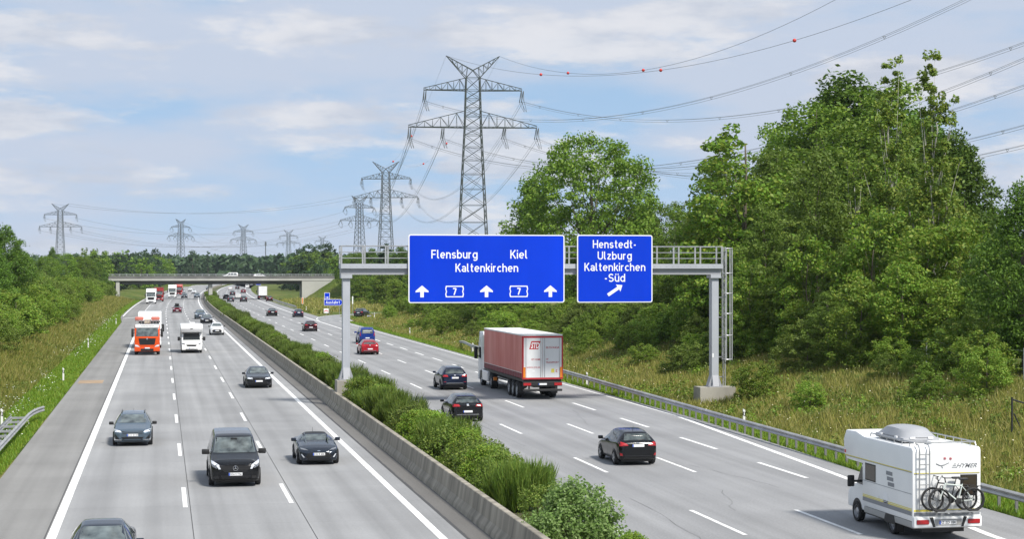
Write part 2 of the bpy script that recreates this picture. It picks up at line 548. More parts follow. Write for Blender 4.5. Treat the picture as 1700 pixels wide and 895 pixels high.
# ------------------------------------------------------------------ ground
def grid_lines(a, b, step, far_a, far_b, g=1.35):
    xs = list(np.arange(a, b + 1e-6, step))
    d = step
    while xs[-1] < far_b: d *= g; xs.append(xs[-1] + d)
    d = step
    while xs[0] > far_a: d *= g; xs.insert(0, xs[0] - d)
    return xs
def build_ground():
    xs = grid_lines(-30, 75, 1.0, -9000, 9000)
    ys = grid_lines(20, 620, 2.5, -400, 12000)
    nx, ny = len(xs), len(ys)
    lump = RNG.normal(0, 1, (ny, nx))
    V = []
    for j, y in enumerate(ys):
        for i, x in enumerate(xs):
            z = gz(x, y)
            xr = x - shift(y)
            if (xr < -9 or xr > 33) and y < 640 and -40 < x < 80: z += 0.05 * lump[j, i]
            if abs(x) > 300 or y > 1500: z -= 0.4
            V.append((x, y, z))
    Fs = [(j * nx + i, j * nx + i + 1, (j + 1) * nx + i + 1, (j + 1) * nx + i) for j in range(ny - 1) for i in range(nx - 1)]
    m = bpy.data.materials.new('grass_ground'); m.use_nodes = True
    t = m.node_tree; b = t.nodes['Principled BSDF']
    b.inputs['Roughness'].default_value = 0.95; b.inputs['Specular IOR Level'].default_value = 0.1
    tcn = t.nodes.new('ShaderNodeTexCoord')
    def nz(scale, detail):
        no = t.nodes.new('ShaderNodeTexNoise'); no.inputs['Scale'].default_value = scale; no.inputs['Detail'].default_value = detail
        t.links.new(tcn.outputs['Object'], no.inputs['Vector']); return no.outputs['Fac']
    cr = t.nodes.new('ShaderNodeValToRGB')
    cr.color_ramp.elements[0].position = 0.33; cr.color_ramp.elements[0].color = (0.042, 0.075, 0.013, 1)
    cr.color_ramp.elements[1].position = 0.68; cr.color_ramp.elements[1].color = (0.17, 0.155, 0.05, 1)
    e = cr.color_ramp.elements.new(0.5); e.color = (0.085, 0.115, 0.022, 1)
    t.links.new(nz(0.09, 8), cr.inputs['Fac'])
    mx = t.nodes.new('ShaderNodeMix'); mx.data_type = 'RGBA'; mx.blend_type = 'MULTIPLY'; mx.inputs[0].default_value = 1
    mr = t.nodes.new('ShaderNodeMapRange'); mr.inputs['From Min'].default_value = 0.3; mr.inputs['From Max'].default_value = 0.7
    mr.inputs['To Min'].default_value = 0.6; mr.inputs['To Max'].default_value = 1.35
    t.links.new(nz(2.2, 5), mr.inputs['Value'])
    t.links.new(cr.outputs['Color'], mx.inputs[6]); t.links.new(mr.outputs['Result'], mx.inputs[7])
    t.links.new(mx.outputs[2], b.inputs['Base Color'])
    mb = MB(); mb.add(V, Fs)
    return tag(mb.build('ground', m, recalc=False), kind='structure')
build_ground()

# ------------------------------------------------------------------ roads and their markings
def ys_list(y0, y1, step=10):
    n = max(1, int(math.ceil((y1 - y0) / step)))
    return [y0 + (y1 - y0) * i / n for i in range(n + 1)]
def lin(tbl, y):
    return float(np.interp(y, [p[0] for p in tbl], [p[1] for p in tbl]))
def strip_geo(mb, xa, xb, y0, y1, z, uvs, step=10):
    fa = xa if callable(xa) else (lambda y: xa)
    fb = xb if callable(xb) else (lambda y: xb)
    ys = ys_list(y0, y1, step)
    V, Fs = [], []
    for y in ys:
        s = shift(y)
        V += [(fa(y) + s, y, z), (fb(y) + s, y, z)]
        uvs += [(fa(y), y), (fb(y), y)]
    for i in range(len(ys) - 1): Fs.append((2 * i, 2 * i + 1, 2 * i + 3, 2 * i + 2))
    mb.add(V, Fs)
def set_uv(o, uvs):
    me = o.data
    uvl = me.uv_layers.new(name='UVMap')
    idx = np.zeros(len(me.loops), dtype=np.int32); me.loops.foreach_get('vertex_index', idx)
    uvl.data.foreach_set('uv', np.array(uvs, dtype=np.float32)[idx].ravel())
def road(name, m, xa, xb, y0, y1, z, step=10):
    mb, uvs = MB(), []
    strip_geo(mb, xa, xb, y0, y1, z, uvs, step)
    o = mb.build(name, m, recalc=False); set_uv(o, uvs)
    return tag(o, kind='structure')
LEFT_EDGE = [(0, -6.35), (300, -6.35), (335, -7.3), (2000, -7.3)]
RIGHT_EDGE = [(0, 28.4), (71, 28.4), (84, 29.2), (99, 29.65), (300, 29.75), (318, 30.6)]
EDGE_LINE = [(0, 25.5), (48, 25.5), (52.5, 25.62), (55.3, 25.9), (68.5, 27.05), (99.2, 29.05), (300, 29.1)]
road('road_southbound', m_conc_road, -3.52, 9.35, 20, 1700, 0.0)
road('hard_shoulder', m_shoulder, lambda y: lin(LEFT_EDGE, y), -3.52, 20, 1700, 0.0)
road('gutter', m_drain, 9.35, 10.35, 20, 1000, 0.0)
road('road_northbound', m_asph, 13.6, 26.0, 20, 1700, 0.0)
road('exit_lane', m_asph, 26.0, lambda y: lin(RIGHT_EDGE, y), 20, 318, 0.0)
road('road_edge_strip', m_asph, 26.0, 28.2, 318, 1700, 0.0)
road('median_soil', mat('median_soil', (0.075, 0.062, 0.04), 0.95, var=(1.5, 0.5, (0.10, 0.12, 0.03))), 10.55, 13.6, 20, 1000, 0.02)
# the exit ramp that swings away to the right behind the bank
RC = [(28.9, 300), (29.6, 314), (31.4, 327), (34.5, 338), (38.6, 346), (44, 352.5), (52, 357.5), (62, 361), (76, 365), (95, 368), (120, 369)]
def ribbon(mb, pts, w0, w1, z, uvs):
    V, Fs = [], []
    n = len(pts)
    for i, p in enumerate(pts):
        a, b = pts[max(0, i - 1)], pts[min(n - 1, i + 1)]
        d = Vector((b[0] - a[0], b[1] - a[1])).normalized()
        r = Vector((d.y, -d.x))
        V += [(p[0] + r.x * w0, p[1] + r.y * w0, z), (p[0] + r.x * w1, p[1] + r.y * w1, z)]
        uvs += [(w0, i * 8.0), (w1, i * 8.0)]
    for i in range(n - 1): Fs.append((2 * i, 2 * i + 1, 2 * i + 3, 2 * i + 2))
    mb.add(V, Fs)
def smooth_path(P, k=6):
    P = [Vector((*p, 0)) for p in P]
    out_ = []
    for i in range(len(P) - 1):
        a, b, c_, d = P[max(0, i - 1)], P[i], P[i + 1], P[min(len(P) - 1, i + 2)]
        for j in range(k):
            t = j / k
            q = 0.5 * ((2 * b) + (c_ - a) * t + (2 * a - 5 * b + 4 * c_ - d) * t * t + (3 * b - a - 3 * c_ + d) * t ** 3)
            out_.append((q.x, q.y))
    return out_ + [(P[-1].x, P[-1].y)]
RAMP = smooth_path(RC)
mb, uvs = MB(), []
ribbon(mb, RAMP, -3.4, 2.6, 0.006, uvs)
o = mb.build('exit_ramp', m_ramp, recalc=False); set_uv(o, uvs); tag(o, kind='structure')

mk, du = MB(), []
ZM = 0.008
def line(xa, w, y0, y1, step=8):
    f = xa if callable(xa) else (lambda y: xa)
    strip_geo(mk, lambda y: f(y) - w / 2, lambda y: f(y) + w / 2, y0, y1, ZM, du, step)
def dashes(x, w, y0, phase, period, ln, y1):
    k = math.ceil((y0 - phase) / period)
    while phase + k * period < y1:
        c_ = phase + k * period
        line(x, w, c_ - ln / 2, c_ + ln / 2, 10); k += 1
line(-3.37, 0.30, 20, 326)
dashes(-3.45, 0.25, 330, 67.6, 12, 6, 520)
line(-3.45, 0.25, 520, 1500)
line(-6.9, 0.22, 338, 1500)
mk.add([(-6.6, 322, ZM), (-3.6, 333, ZM), (-3.6, 334.5, ZM), (-6.6, 323.5, ZM)], [(0, 1, 2, 3)]); du += [(0, 0)] * 4
dashes(0.83, 0.16, 30, 67.5, 18, 6, 900)
dashes(4.59, 0.16, 30, 68.0, 18, 6, 900)
line(8.61, 0.26, 20, 1500)
line(14.35, 0.26, 20, 1500)
dashes(18.1, 0.16, 30, 57.4, 18, 6, 900)
dashes(21.72, 0.16, 30, 56.8, 18, 6, 900)
dashes(25.5, 0.20, 62, 71.9, 12, 6, 252)
line(25.5, 0.22, 20, 50)
line(25.5, 0.24, 254, 1500)
line(lambda y: lin(EDGE_LINE, y), 0.28, 50, 99.2, 3)
line(29.1, 0.15, 99.6, 300)
ribbon(mk, RAMP, -3.15, -3.0, 0.013, du)
ribbon(mk, RAMP, 2.2, 2.35, 0.013, du)
o = mk.build('road_markings', m_paint, recalc=False); tag(o, kind='structure')
jm, du2 = MB(), []
for x in (1.0, 4.77): strip_geo(jm, x - 0.014, x + 0.014, 20, 330, 0.004, du2, 20)
strip_geo(jm, 9.32, 9.40, 20, 330, 0.004, du2, 20)
strip_geo(jm, -3.60, -3.56, 20, 330, 0.004, du2, 20)
tag(jm.build('road_joints', m_joint, recalc=False), kind='structure')
# fine cracks sealed or left open in the worn right carriageway, and a torn edge along the gutter
cm_, rc_ = MB(), random.Random(12)
for (x, y, n_, dx, dy) in ((16.3, 52, 9, .10, 1.3), (19.6, 60, 7, .22, .9), (23.3, 66, 8, -.12, 1.1), (17.0, 84, 10, .05, 1.6), (22.7, 95, 8, .2, 1.2), (20.2, 112, 9, -.1, 1.6), (24.6, 58, 6, .3, .5), (16.0, 130, 9, .08, 2.0), (6.3, 74, 6, .35, .2), (2.2, 96, 6, .4, .1)):
    P = [(x, y)]
    for i in range(n_): P.append((P[-1][0] + dx + rc_.uniform(-.12, .12), P[-1][1] + dy * rc_.uniform(.6, 1.3)))
    for a, b in zip(P[:-1], P[1:]):
        q = .006 * rc_.uniform(.5, 1.6)
        cm_.add([(a[0] - q, a[1], .0045), (a[0] + q, a[1], .0045), (b[0] + q, b[1], .0045), (b[0] - q, b[1], .0045)], [(0, 1, 2, 3)])
y = 44.0
while y < 200:
    q = rc_.uniform(.01, .05); st = rc_.uniform(.5, 1.6)
    cm_.add([(9.40, y, .0045), (9.40 + q, y, .0045), (9.40 + rc_.uniform(.01, .06), y + st, .0045), (9.40, y + st, .0045)], [(0, 1, 2, 3)]); y += st
tag(cm_.build('road_cracks', m_joint, recalc=False), kind='structure')
pm, du3 = MB(), []
strip_geo(pm, -6.1, -4.3, 137, 141, 0.006, du3, 5)           # ochre repair patch in the shoulder
o = pm.build('shoulder_patch', mat('ochre_patch', (0.32, 0.23, 0.15), 0.9, var=(0.8, 0.25)), recalc=False); tag(o, kind='structure')

# ------------------------------------------------------------------ concrete safety barrier along the median
def path_prism(mb, prof, ys, xoff=None, zoff=None):
    """profile of (x,z) swept along the road"""
    n = len(prof); V, Fs = [], []
    for y in ys:
        s = shift(y) + (xoff(y) if xoff else 0); zz = zoff(y) if zoff else 0
        V += [(p[0] + s, y, p[1] + zz) for p in prof]
    for i in range(len(ys) - 1):
        for k in range(n):
            a, b = i * n + k, i * n + (k + 1) % n
            Fs.append((a, b, b + n, a + n))
    Fs += [tuple(range(n)), tuple(range((len(ys) - 1) * n + n - 1, (len(ys) - 1) * n - 1, -1))]
    mb.add(V, Fs)
mb = MB()
prof = [(10.14, 0), (10.18, 0.14), (10.32, 0.34), (10.40, 0.88), (10.42, 0.90), (10.60, 0.90), (10.62, 0.88), (10.66, 0.0)]
y = 20.0
while y < 1000:
    st = 8.0 if y < 250 else 24.0
    path_prism(mb, prof, ys_list(y + 0.012, y + st - 0.012, 8))
    y += st
bar_o = mb.build('safety_barrier', m_conc_wall)
tag(bar_o, 'long low weathered concrete barrier beside the shrubs down the middle of the motorway', 'barrier')

# ------------------------------------------------------------------ guardrails
WB = [(0.00, -0.155), (0.05, -0.12), (0.08, -0.09), (0.05, -0.04), (0.0, 0.0), (0.05, 0.04), (0.08, 0.09), (0.05, 0.12), (0.0, 0.155)]
def wbeam(mb, path, side=-1):
    """corrugated rail swept along a path of (x,y,z); side: -1 faces smaller x"""
    n = len(WB); V, Fs = [], []
    pr = [(side * p[0], p[1]) for p in WB] + [(side * (p[0] - 0.012), p[1]) for p in reversed(WB)]
    n = len(pr)
    for i, p in enumerate(path):
        a, b = Vector(path[max(0, i - 1)]), Vector(path[min(len(path) - 1, i + 1)])
        d = (b - a); d.z = 0; d.normalize()
        r = Vector((d.y, -d.x, 0))
        V += [(p[0] + r.x * q[0], p[1] + r.y * q[0], p[2] + q[1]) for q in pr]
    for i in range(len(path) - 1):
        for k in range(n):
            a, b = i * n + k, i * n + (k + 1) % n
            Fs.append((a, b, b + n, a + n))
    Fs += [tuple(range(n)), tuple(range((len(path) - 1) * n + n - 1, (len(path) - 1) * n - 1, -1))]
    mb.add(V, Fs)
GR = [(45, 28.75), (70, 28.85), (92, 29.25), (118, 29.9), (140, 30.6), (182, 31.5), (200, 32.0)]
gr = empty('guardrail', (lin(GR, 120), 120, 0), 0, 'long steel guardrail curving along the grass right of the exit lane', 'guardrail')
def rel(path, e): return [(p[0] - e.location.x, p[1] - e.location.y, p[2]) for p in path]
path = [(lin(GR, y), y, 0.60) for y in np.arange(46, 186, 3.0)] + [(31.6 + i * 0.35, 186 + i * 3, 0.60 - 0.011 * i * i) for i in range(1, 8)]
mb = MB(); wbeam(mb, rel(path, gr)); mb.build('rail', m_rail, gr, smooth=True)
pmesh = None
yy = 47.0
while yy < 186:
    x = lin(GR, yy) + 0.14
    p0 = MB().b2(-0.05, 0.05, -0.03, 0.03, -0.2, 0.72) if pmesh is None else None
    if pmesh is None:
        p0.b2(-0.14, -0.05, -0.025, 0.025, 0.5, 0.68)
        po = p0.build('post', m_postd, gr); pmesh = po.data
    else:
        po = lnk(bpy.data.objects.new('post', pmesh), gr)
    po.location = (x - gr.location.x, yy - gr.location.y, min(0, gz(x, yy) + 0.05))
    yy += 1.33 if yy < 110 else 2.0
# double guardrail at the left verge
gl = empty('guardrail', (-6.95, 85, 0), 0, 'short double steel guardrail with a curved end in the left verge', 'guardrail')
pa = [(-6.95, y, 0.62) for y in np.arange(40, 98, 3.0)] + [(-6.95 + 0.0, 99.0, 0.62), (-6.88, 101.0, 0.62), (-6.72, 103.0, 0.61), (-6.5, 104.4, 0.6)]
mb = MB(); wbeam(mb, rel(pa, gl), 1); mb.build('rail', m_rail, gl, smooth=True)
pb = [(-7.75, y, 0.62) for y in np.arange(40, 98, 3.0)] + [(-7.75, 98.5, 0.62)]
mb = MB(); wbeam(mb, rel(pb, gl), -1); mb.build('rail', m_rail, gl, smooth=True)
for k, yy in enumerate(np.arange(44, 99, 2.67)):
    mb = MB(); mb.b2(-0.05, 0.05, -0.03, 0.03, -0.1, 0.7); mb.b2(-0.34, 0.34, -0.09, 0.09, 0.60, 0.70)
    po = mb.build('post', m_galv, gl); po.location = (-0.4, yy - 85, 0)
# rail at the near end of the far slip road
gf = empty('guardrail', (29.4, 430, 0), 0, 'distant guardrail along the grass past the exit gore', 'guardrail')
pa = [(26.0 + 2.6 + shift(y), y, 0.62) for y in np.arange(395, 560, 8.0)]
mb = MB(); wbeam(mb, rel(pa, gf)); mb.build('rail', m_rail, gf)
for yy in np.arange(396, 556, 4.0):
    mb = MB(); mb.b2(-0.05, 0.05, -0.03, 0.03, -0.1, 0.7)
    po = mb.build('post', m_galv, gf); po.location = (28.75 + shift(yy) - 29.4, yy - 430, 0)

# ------------------------------------------------------------------ delineator posts
dl_proto = None
def delineator(x, y, label, rz=0.0):
    global dl_proto
    z = gz(x, y) + 0.02
    if dl_proto is None:
        e = empty('delineator_post', (x, y, z), rz)
        mb = MB(); mb.prism([(-0.06, 0), (0.06, 0), (0.06, 0.96), (-0.06, 1.04)], -0.05, 0.05); mb.build('post', m_postw, e)
        mb = MB(); mb.prism([(-0.063, 0.66), (0.063, 0.62), (0.063, 0.84), (-0.063, 0.88)], -0.053, 0.053); mb.build('band', m_black, e)
        mb = MB(); mb.b2(-0.025, 0.025, -0.058, 0.058, 0.68, 0.82); mb.build('reflector', m_white, e)
        dl_proto = e
    else:
        e = copy_tree(dl_proto); e.location = (x, y, z); e.rotation_euler = (0, 0, rz)
    tag(e, label, 'delineator', 'delineator posts along the verges')
delineator(-7.3, 140.6, 'white delineator post with black band in the left verge by the ochre patch')
delineator(-8.35, 99.5, 'white delineator post with black band behind the double guardrail')
delineator(-7.8, 201, 'small white delineator post far along the left verge below the bushes')
delineator(-6.9, 286, 'distant white delineator post at the left road edge by the oncoming trucks')
delineator(31.35, 94.5, 'white delineator post just behind the guardrail by the gantry footing')
delineator(31.2, 131, 'white delineator post behind the guardrail right of the red trailer')
delineator(32.2, 187, 'white delineator post where the right guardrail bends down into the grass')
delineator(32.6, 239, 'white delineator post in the grass left of the gantry sign, past the guardrail end')
delineator(36.0, 309, 'white delineator post on the inside of the exit ramp curve')
delineator(*on_ground(508.5, 517), 'white delineator post in the grass wedge left of the exit arrow sign')

# ------------------------------------------------------------------ bridge over the motorway
br = empty('road_bridge', (14.1, YB, 0), 0, 'grey concrete road bridge crossing over the motorway in the distance', 'bridge')
XL, XR = -15.0 - 14.1, 50.2 - 14.1
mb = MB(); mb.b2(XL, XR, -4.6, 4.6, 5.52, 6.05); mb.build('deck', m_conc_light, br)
mb = MB(); mb.b2(-12.4 - 14.1, 41 - 14.1, -3.2, 3.2, 4.45, 5.516); mb.build('girder', m_conc_shade, br)
for s in (-1, 1):
    mb = MB()
    mb.b2(XL, XR, s * 4.5 - 0.10, s * 4.5 + 0.10, 6.054, 6.9)
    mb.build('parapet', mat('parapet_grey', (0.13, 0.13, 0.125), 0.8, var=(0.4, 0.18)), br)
    mb = MB()
    mb.b2(XL, XR, s * 4.5 - 0.05, s * 4.5 + 0.05, 7.40, 7.48)
    for i in range(33): mb.b2(XL + 1 + i * 1.98, XL + 1.09 + i * 1.98, s * 4.5 - 0.04, s * 4.5 + 0.04, 6.9, 7.40)
    mb.b2(XL, XR, s * 4.5 - 0.03, s * 4.5 + 0.03, 7.12, 7.18)
    mb.build('railing', m_galv, br)
mb = MB()
for yy in (-2.4, 2.4): mb.rbox(-0.55, 0.55, yy - 0.6, yy + 0.6, -0.1, 4.446, 0.12)
mb.build('pier', m_conc_light, br)
mb = MB(); mb.b2(-12.9 - 14.1, -11.9 - 14.1, -4.2, 4.2, -0.1, 5.39); mb.build('abutment', m_conc_light, br)
mb = MB(); mb.prism([(40.6 - 14.1, -0.1), (41.4 - 14.1, -0.1), (49.4 - 14.1, 5.39), (40.6 - 14.1, 5.39)], -5.1, 4.3); mb.build('abutment', m_conc_light, br)

# ------------------------------------------------------------------ sign gantry
GY, GXL, GXR = 111.3, 11.2, 34.9
ga = empty('sign_gantry', ((GXL + GXR) / 2, GY, 0), 0, 'grey steel sign gantry on two posts spanning the right carriageway', 'gantry')
gx = (GXL + GXR) / 2
l, r = GXL - gx, GXR - gx
mb = MB()
mb.b2(l - 0.35, r + 0.35, -0.42, 0.42, 8.12, 8.50)
mb.build('beam', m_gantry_d, ga)
mb = MB(); mb.b2(l - 0.38, r + 0.42, -0.62, 0.62, 8.504, 8.80)
for i in range(60):
    x = l + 0.2 + i * 0.395
    mb.b2(x, x + 0.05, -0.632, -0.62, 8.62, 8.68)
mb.build('walkway', m_gantry, ga)
for x, zf in ((l, 1.62), (r, 0.90)):
    p = empty('post_assembly') if False else None
    mb = MB(); mb.rbox(x - 0.23, x + 0.23, -0.30, 0.30, zf, 8.118, 0.015, 1)
    po = mb.build('post', m_gantry, ga)
    mb = MB()
    mb.b2(x - 0.46, x + 0.46, -0.52, 0.52, zf, zf + 0.05)
    for sx in (-1, 1):
        mb.prism([(x + sx * 0.232, zf + 0.05), (x + sx * 0.45, zf + 0.05), (x + sx * 0.232, zf + 0.75)][::sx], -0.28, 0.28)
    for sy in (-1, 1):
        mb.prismx([(sy * 0.302, zf + 0.05), (sy * 0.5, zf + 0.05), (sy * 0.302, zf + 0.75)], x - 0.2, x + 0.2)
    for i in range(6): mb.bar((x - 0.4 + i * 0.16, -0.45, zf + 0.05), (x - 0.4 + i * 0.16, -0.45, zf + 0.14), 0.035, 6)
    mb.build('base_plate', m_gantry_d, po)
    mb = MB(); mb.b2(x - 0.34, x + 0.34, -0.45, 0.45, 7.9, 8.117); mb.build('corbel', m_gantry, po)
mb = MB(); mb.b2(r - 0.20, r - 0.10, -0.305, -0.30, zf + 1.9, zf + 2.15); mb.build('number_plate', m_white, ga)
for s in (-1, 1):
    mb = MB()
    for zz, rr in ((9.90, 0.035), (9.52, 0.022), (9.15, 0.022)):
        mb.bar((l - 0.35, s * 0.58, zz), (r + 0.38, s * 0.58, zz), rr, 6)
    for i in range(18):
        x = l - 0.33 + i * (r - l + 0.68) / 17
        mb.b2(x - 0.045, x + 0.045, s * 0.58 - 0.04, s * 0.58 + 0.04, 8.804, 9.9)
    if s == -1:
        for zz in (9.9, 9.52, 9.15): mb.bar((l - 0.35, -0.58, zz), (l - 0.35, 0.58, zz), 0.03, 6)
    mb.build('railing', m_galv, ga)
lad = MB()
for dy in (-0.22, 0.22): lad.b2(r + 0.66, r + 0.72, dy - 0.03, dy + 0.03, 0.95, 9.9)
for i in range(30): lad.bar((r + 0.69, -0.22, 1.2 + i * 0.29), (r + 0.69, 0.22, 1.2 + i * 0.29), 0.017, 5)
for i in range(6): lad.b2(r + 0.23, r + 0.68, -0.045, 0.045, 1.5 + i * 1.28, 1.56 + i * 1.28)
lo = lad.build('ladder', m_galv, ga)
cg = MB()
rc = 0.42
for i in range(7):
    t = -math.pi / 2 + math.pi * i / 6
    cx, cy = r + 0.70 + rc * 1.25 * math.cos(t), rc * math.sin(t)
    cg.b2(cx - 0.032, cx + 0.032, cy - 0.015, cy + 0.015, 2.6, 9.85)
for zz in (2.65, 4.2, 5.6, 6.9, 8.2, 9.8):
    cg.tube([(r + 0.70 + rc * 1.25 * math.cos(-math.pi / 2 + math.pi * i / 12), rc * math.sin(-math.pi / 2 + math.pi * i / 12), zz) for i in range(13)], 0.038, 5)
cg.build('safety_cage', m_galv, lo)
# footings stay put when the gantry is lifted off: things of their own
mb = MB()
fx = GXR + 0.15
poly = [(-1.3, -0.75), (0.7, -0.75)] + [(0.7 + 0.6 * math.sin(t), -0.75 * math.cos(t)) for t in np.linspace(0.2, math.pi - 0.2, 9)] + [(0.7, 0.75), (-1.3, 0.75)]
n = len(poly)
z0, z1 = -0.6, 0.895
mb.add([(fx + p[0], GY + p[1], z0) for p in poly] + [(fx + p[0] * 0.985, GY + p[1] * 0.985, z1) for p in poly],
       [tuple(range(n - 1, -1, -1)), tuple(range(n, 2 * n))] + [(i, (i + 1) % n, n + (i + 1) % n, n + i) for i in range(n)])
tag(mb.build('concrete_footing', m_conc), 'round-ended concrete footing under the right gantry post behind the guardrail', 'footing')
mb = MB(); mb.rbox(GXL - 0.62, GXL + 0.5, GY - 0.7, GY + 0.7, 0.0, 1.615, 0.03)
tag(mb.build('concrete_footing', m_conc), 'square concrete footing under the left gantry post among median shrubs', 'footing')


# stroke lettering in the manner of German road signs: centre lines on a cap height of 1
def arc(cx, cy, rx, ry, a0, a1, n=10):
    return [(cx + rx * math.cos(RAD(a0 + (a1 - a0) * i / n)), cy + ry * math.sin(RAD(a0 + (a1 - a0) * i / n))) for i in range(n + 1)]
GLY = {
    'F': (.46, [[(0, 0), (0, .93), (.50, .93)], [(.0, .49), (.44, .49)]]),
    'K': (.52, [[(0, 0), (0, 1)], [(.52, 1), (.06, .42)], [(.19, .56), (.55, 0)]]),
    'H': (.56, [[(0, 0), (0, 1)], [(.56, 0), (.56, 1)], [(0, .5), (.56, .5)]]),
    'U': (.56, [[(0, 1)] + arc(.28, .33, .28, .26, 180, 360, 12) + [(.56, 1)]]),
    'S': (.53, [arc(.27, .715, .25, .215, 25, 270, 14) + arc(.26, .285, .265, .215, 90, -150, 14)[1:]]),
    'l': (.14, [[(0, 1)] + arc(.13, .19, .13, .12, 180, 270, 5) + [(.17, .07)]]),
    'e': (.48, [[(.02, .365), (.47, .365)], arc(.24, .36, .24, .29, 0, 312, 16)]),
    'n': (.44, [[(0, 0), (0, .72)], arc(.22, .43, .22, .22, 180, 0, 10) + [(.44, 0)]]),
    'h': (.44, [[(0, 0), (0, 1)], arc(.22, .43, .22, .22, 180, 0, 10) + [(.44, 0)]]),
    'u': (.44, [[(0, .72)] + arc(.22, .29, .22, .22, 180, 360, 10), [(.44, 0), (.44, .72)]]),
    'ü': (.44, [[(0, .72)] + arc(.22, .29, .22, .22, 180, 360, 10), [(.44, 0), (.44, .72)], [(.08, .84), (.08, 1)], [(.36, .84), (.36, 1)]]),
    'r': (.27, [[(0, 0), (0, .72)], arc(.21, .43, .21, .22, 180, 75, 7)]),
    'b': (.48, [[(0, 0), (0, 1)], arc(.24, .36, .24, .29, 180, -180, 18)]),
    'd': (.48, [[(.48, 0), (.48, 1)], arc(.24, .36, .24, .29, 0, 360, 18)]),
    'g': (.48, [arc(.24, .36, .24, .29, 0, 360, 18), [(.48, .72)] + arc(.25, -.03, .23, .17, 0, -145, 9)]),
    'a': (.42, [arc(.21, .45, .21, .20, 155, 0, 9) + [(.42, 0)], arc(.21, .22, .21, .15, 0, 360, 16)]),
    's': (.42, [arc(.21, .50, .19, .145, 25, 270, 11) + arc(.205, .215, .205, .145, 90, -155, 11)[1:]]),
    'k': (.40, [[(0, 0), (0, 1)], [(.42, .72), (.06, .30)], [(.17, .43), (.45, 0)]]),
    't': (.29, [[(.12, .96)] + arc(.25, .19, .13, .12, 180, 270, 5) + [(.31, .07)], [(-.02, .65), (.31, .65)]]),
    'c': (.40, [arc(.24, .36, .24, .29, 48, 312, 14)]),
    'z': (.40, [[(.0, .65), (.40, .65)], [(.40, .65), (.0, .07)], [(.0, .07), (.42, .07)]]),
    'i': (.0, [[(0, 0), (0, .72)], [(0, .85), (0, 1)]]),
    'f': (.26, [[(.10, 0)] + arc(.24, .80, .14, .13, 180, 80, 6), [(-.03, .65), (.28, .65)]]),
    'A': (.60, [[(0, 0), (.30, .97)], [(.30, .97), (.60, 0)], [(.10, .27), (.50, .27)]]),
    '-': (.26, [[(0, .38), (.26, .38)]]),
    '7': (.48, [[(0, .93), (.46, .93)], [(.46, .95), (.16, 0)]]),
}
def stroke_text(mb, body, x0, x1, zb, zt, y, t=.138):
    """fit body between x0 and x1, baseline zb, cap height zt; read from -y"""
    gap = .12; pos = []; x = t / 2
    for ch in body: pos.append(x); x += GLY[ch][0] + t + gap
    tot = x - gap - t / 2
    sx_, sz_ = (x1 - x0) / tot, (zt - zb)
    k = 0
    for ch, px in zip(body, pos):
        for st in GLY[ch][1]:
            P = [Vector(((px + p[0]) * sx_, p[1] * sz_)) for p in st]
            n = len(P); hw = t * sz_ / 2
            closed = (P[0] - P[-1]).length < 1e-6 and n > 3
            V = []
            for i in range(n):
                a = P[i - 1] if i > 0 else (P[-2] if closed else P[0])
                b = P[i + 1] if i < n - 1 else (P[1] if closed else P[-1])
                d1 = (P[i] - a).normalized() if (P[i] - a).length > 1e-9 else (b - P[i]).normalized()
                d2 = (b - P[i]).normalized() if (b - P[i]).length > 1e-9 else d1
                nn = Vector((-(d1.y + d2.y), d1.x + d2.x)).normalized()
                c_ = max(.5, nn.dot(Vector((-d1.y, d1.x))))
                V += [P[i] + nn * hw / c_, P[i] - nn * hw / c_]
            yy = y - 0.0007 * (k % 3); k += 1
            mb.add([(x0 + v.x, yy, zb + v.y) for v in V], [(2 * i, 2 * i + 1, 2 * i + 3, 2 * i + 2) for i in range(n - 1)])

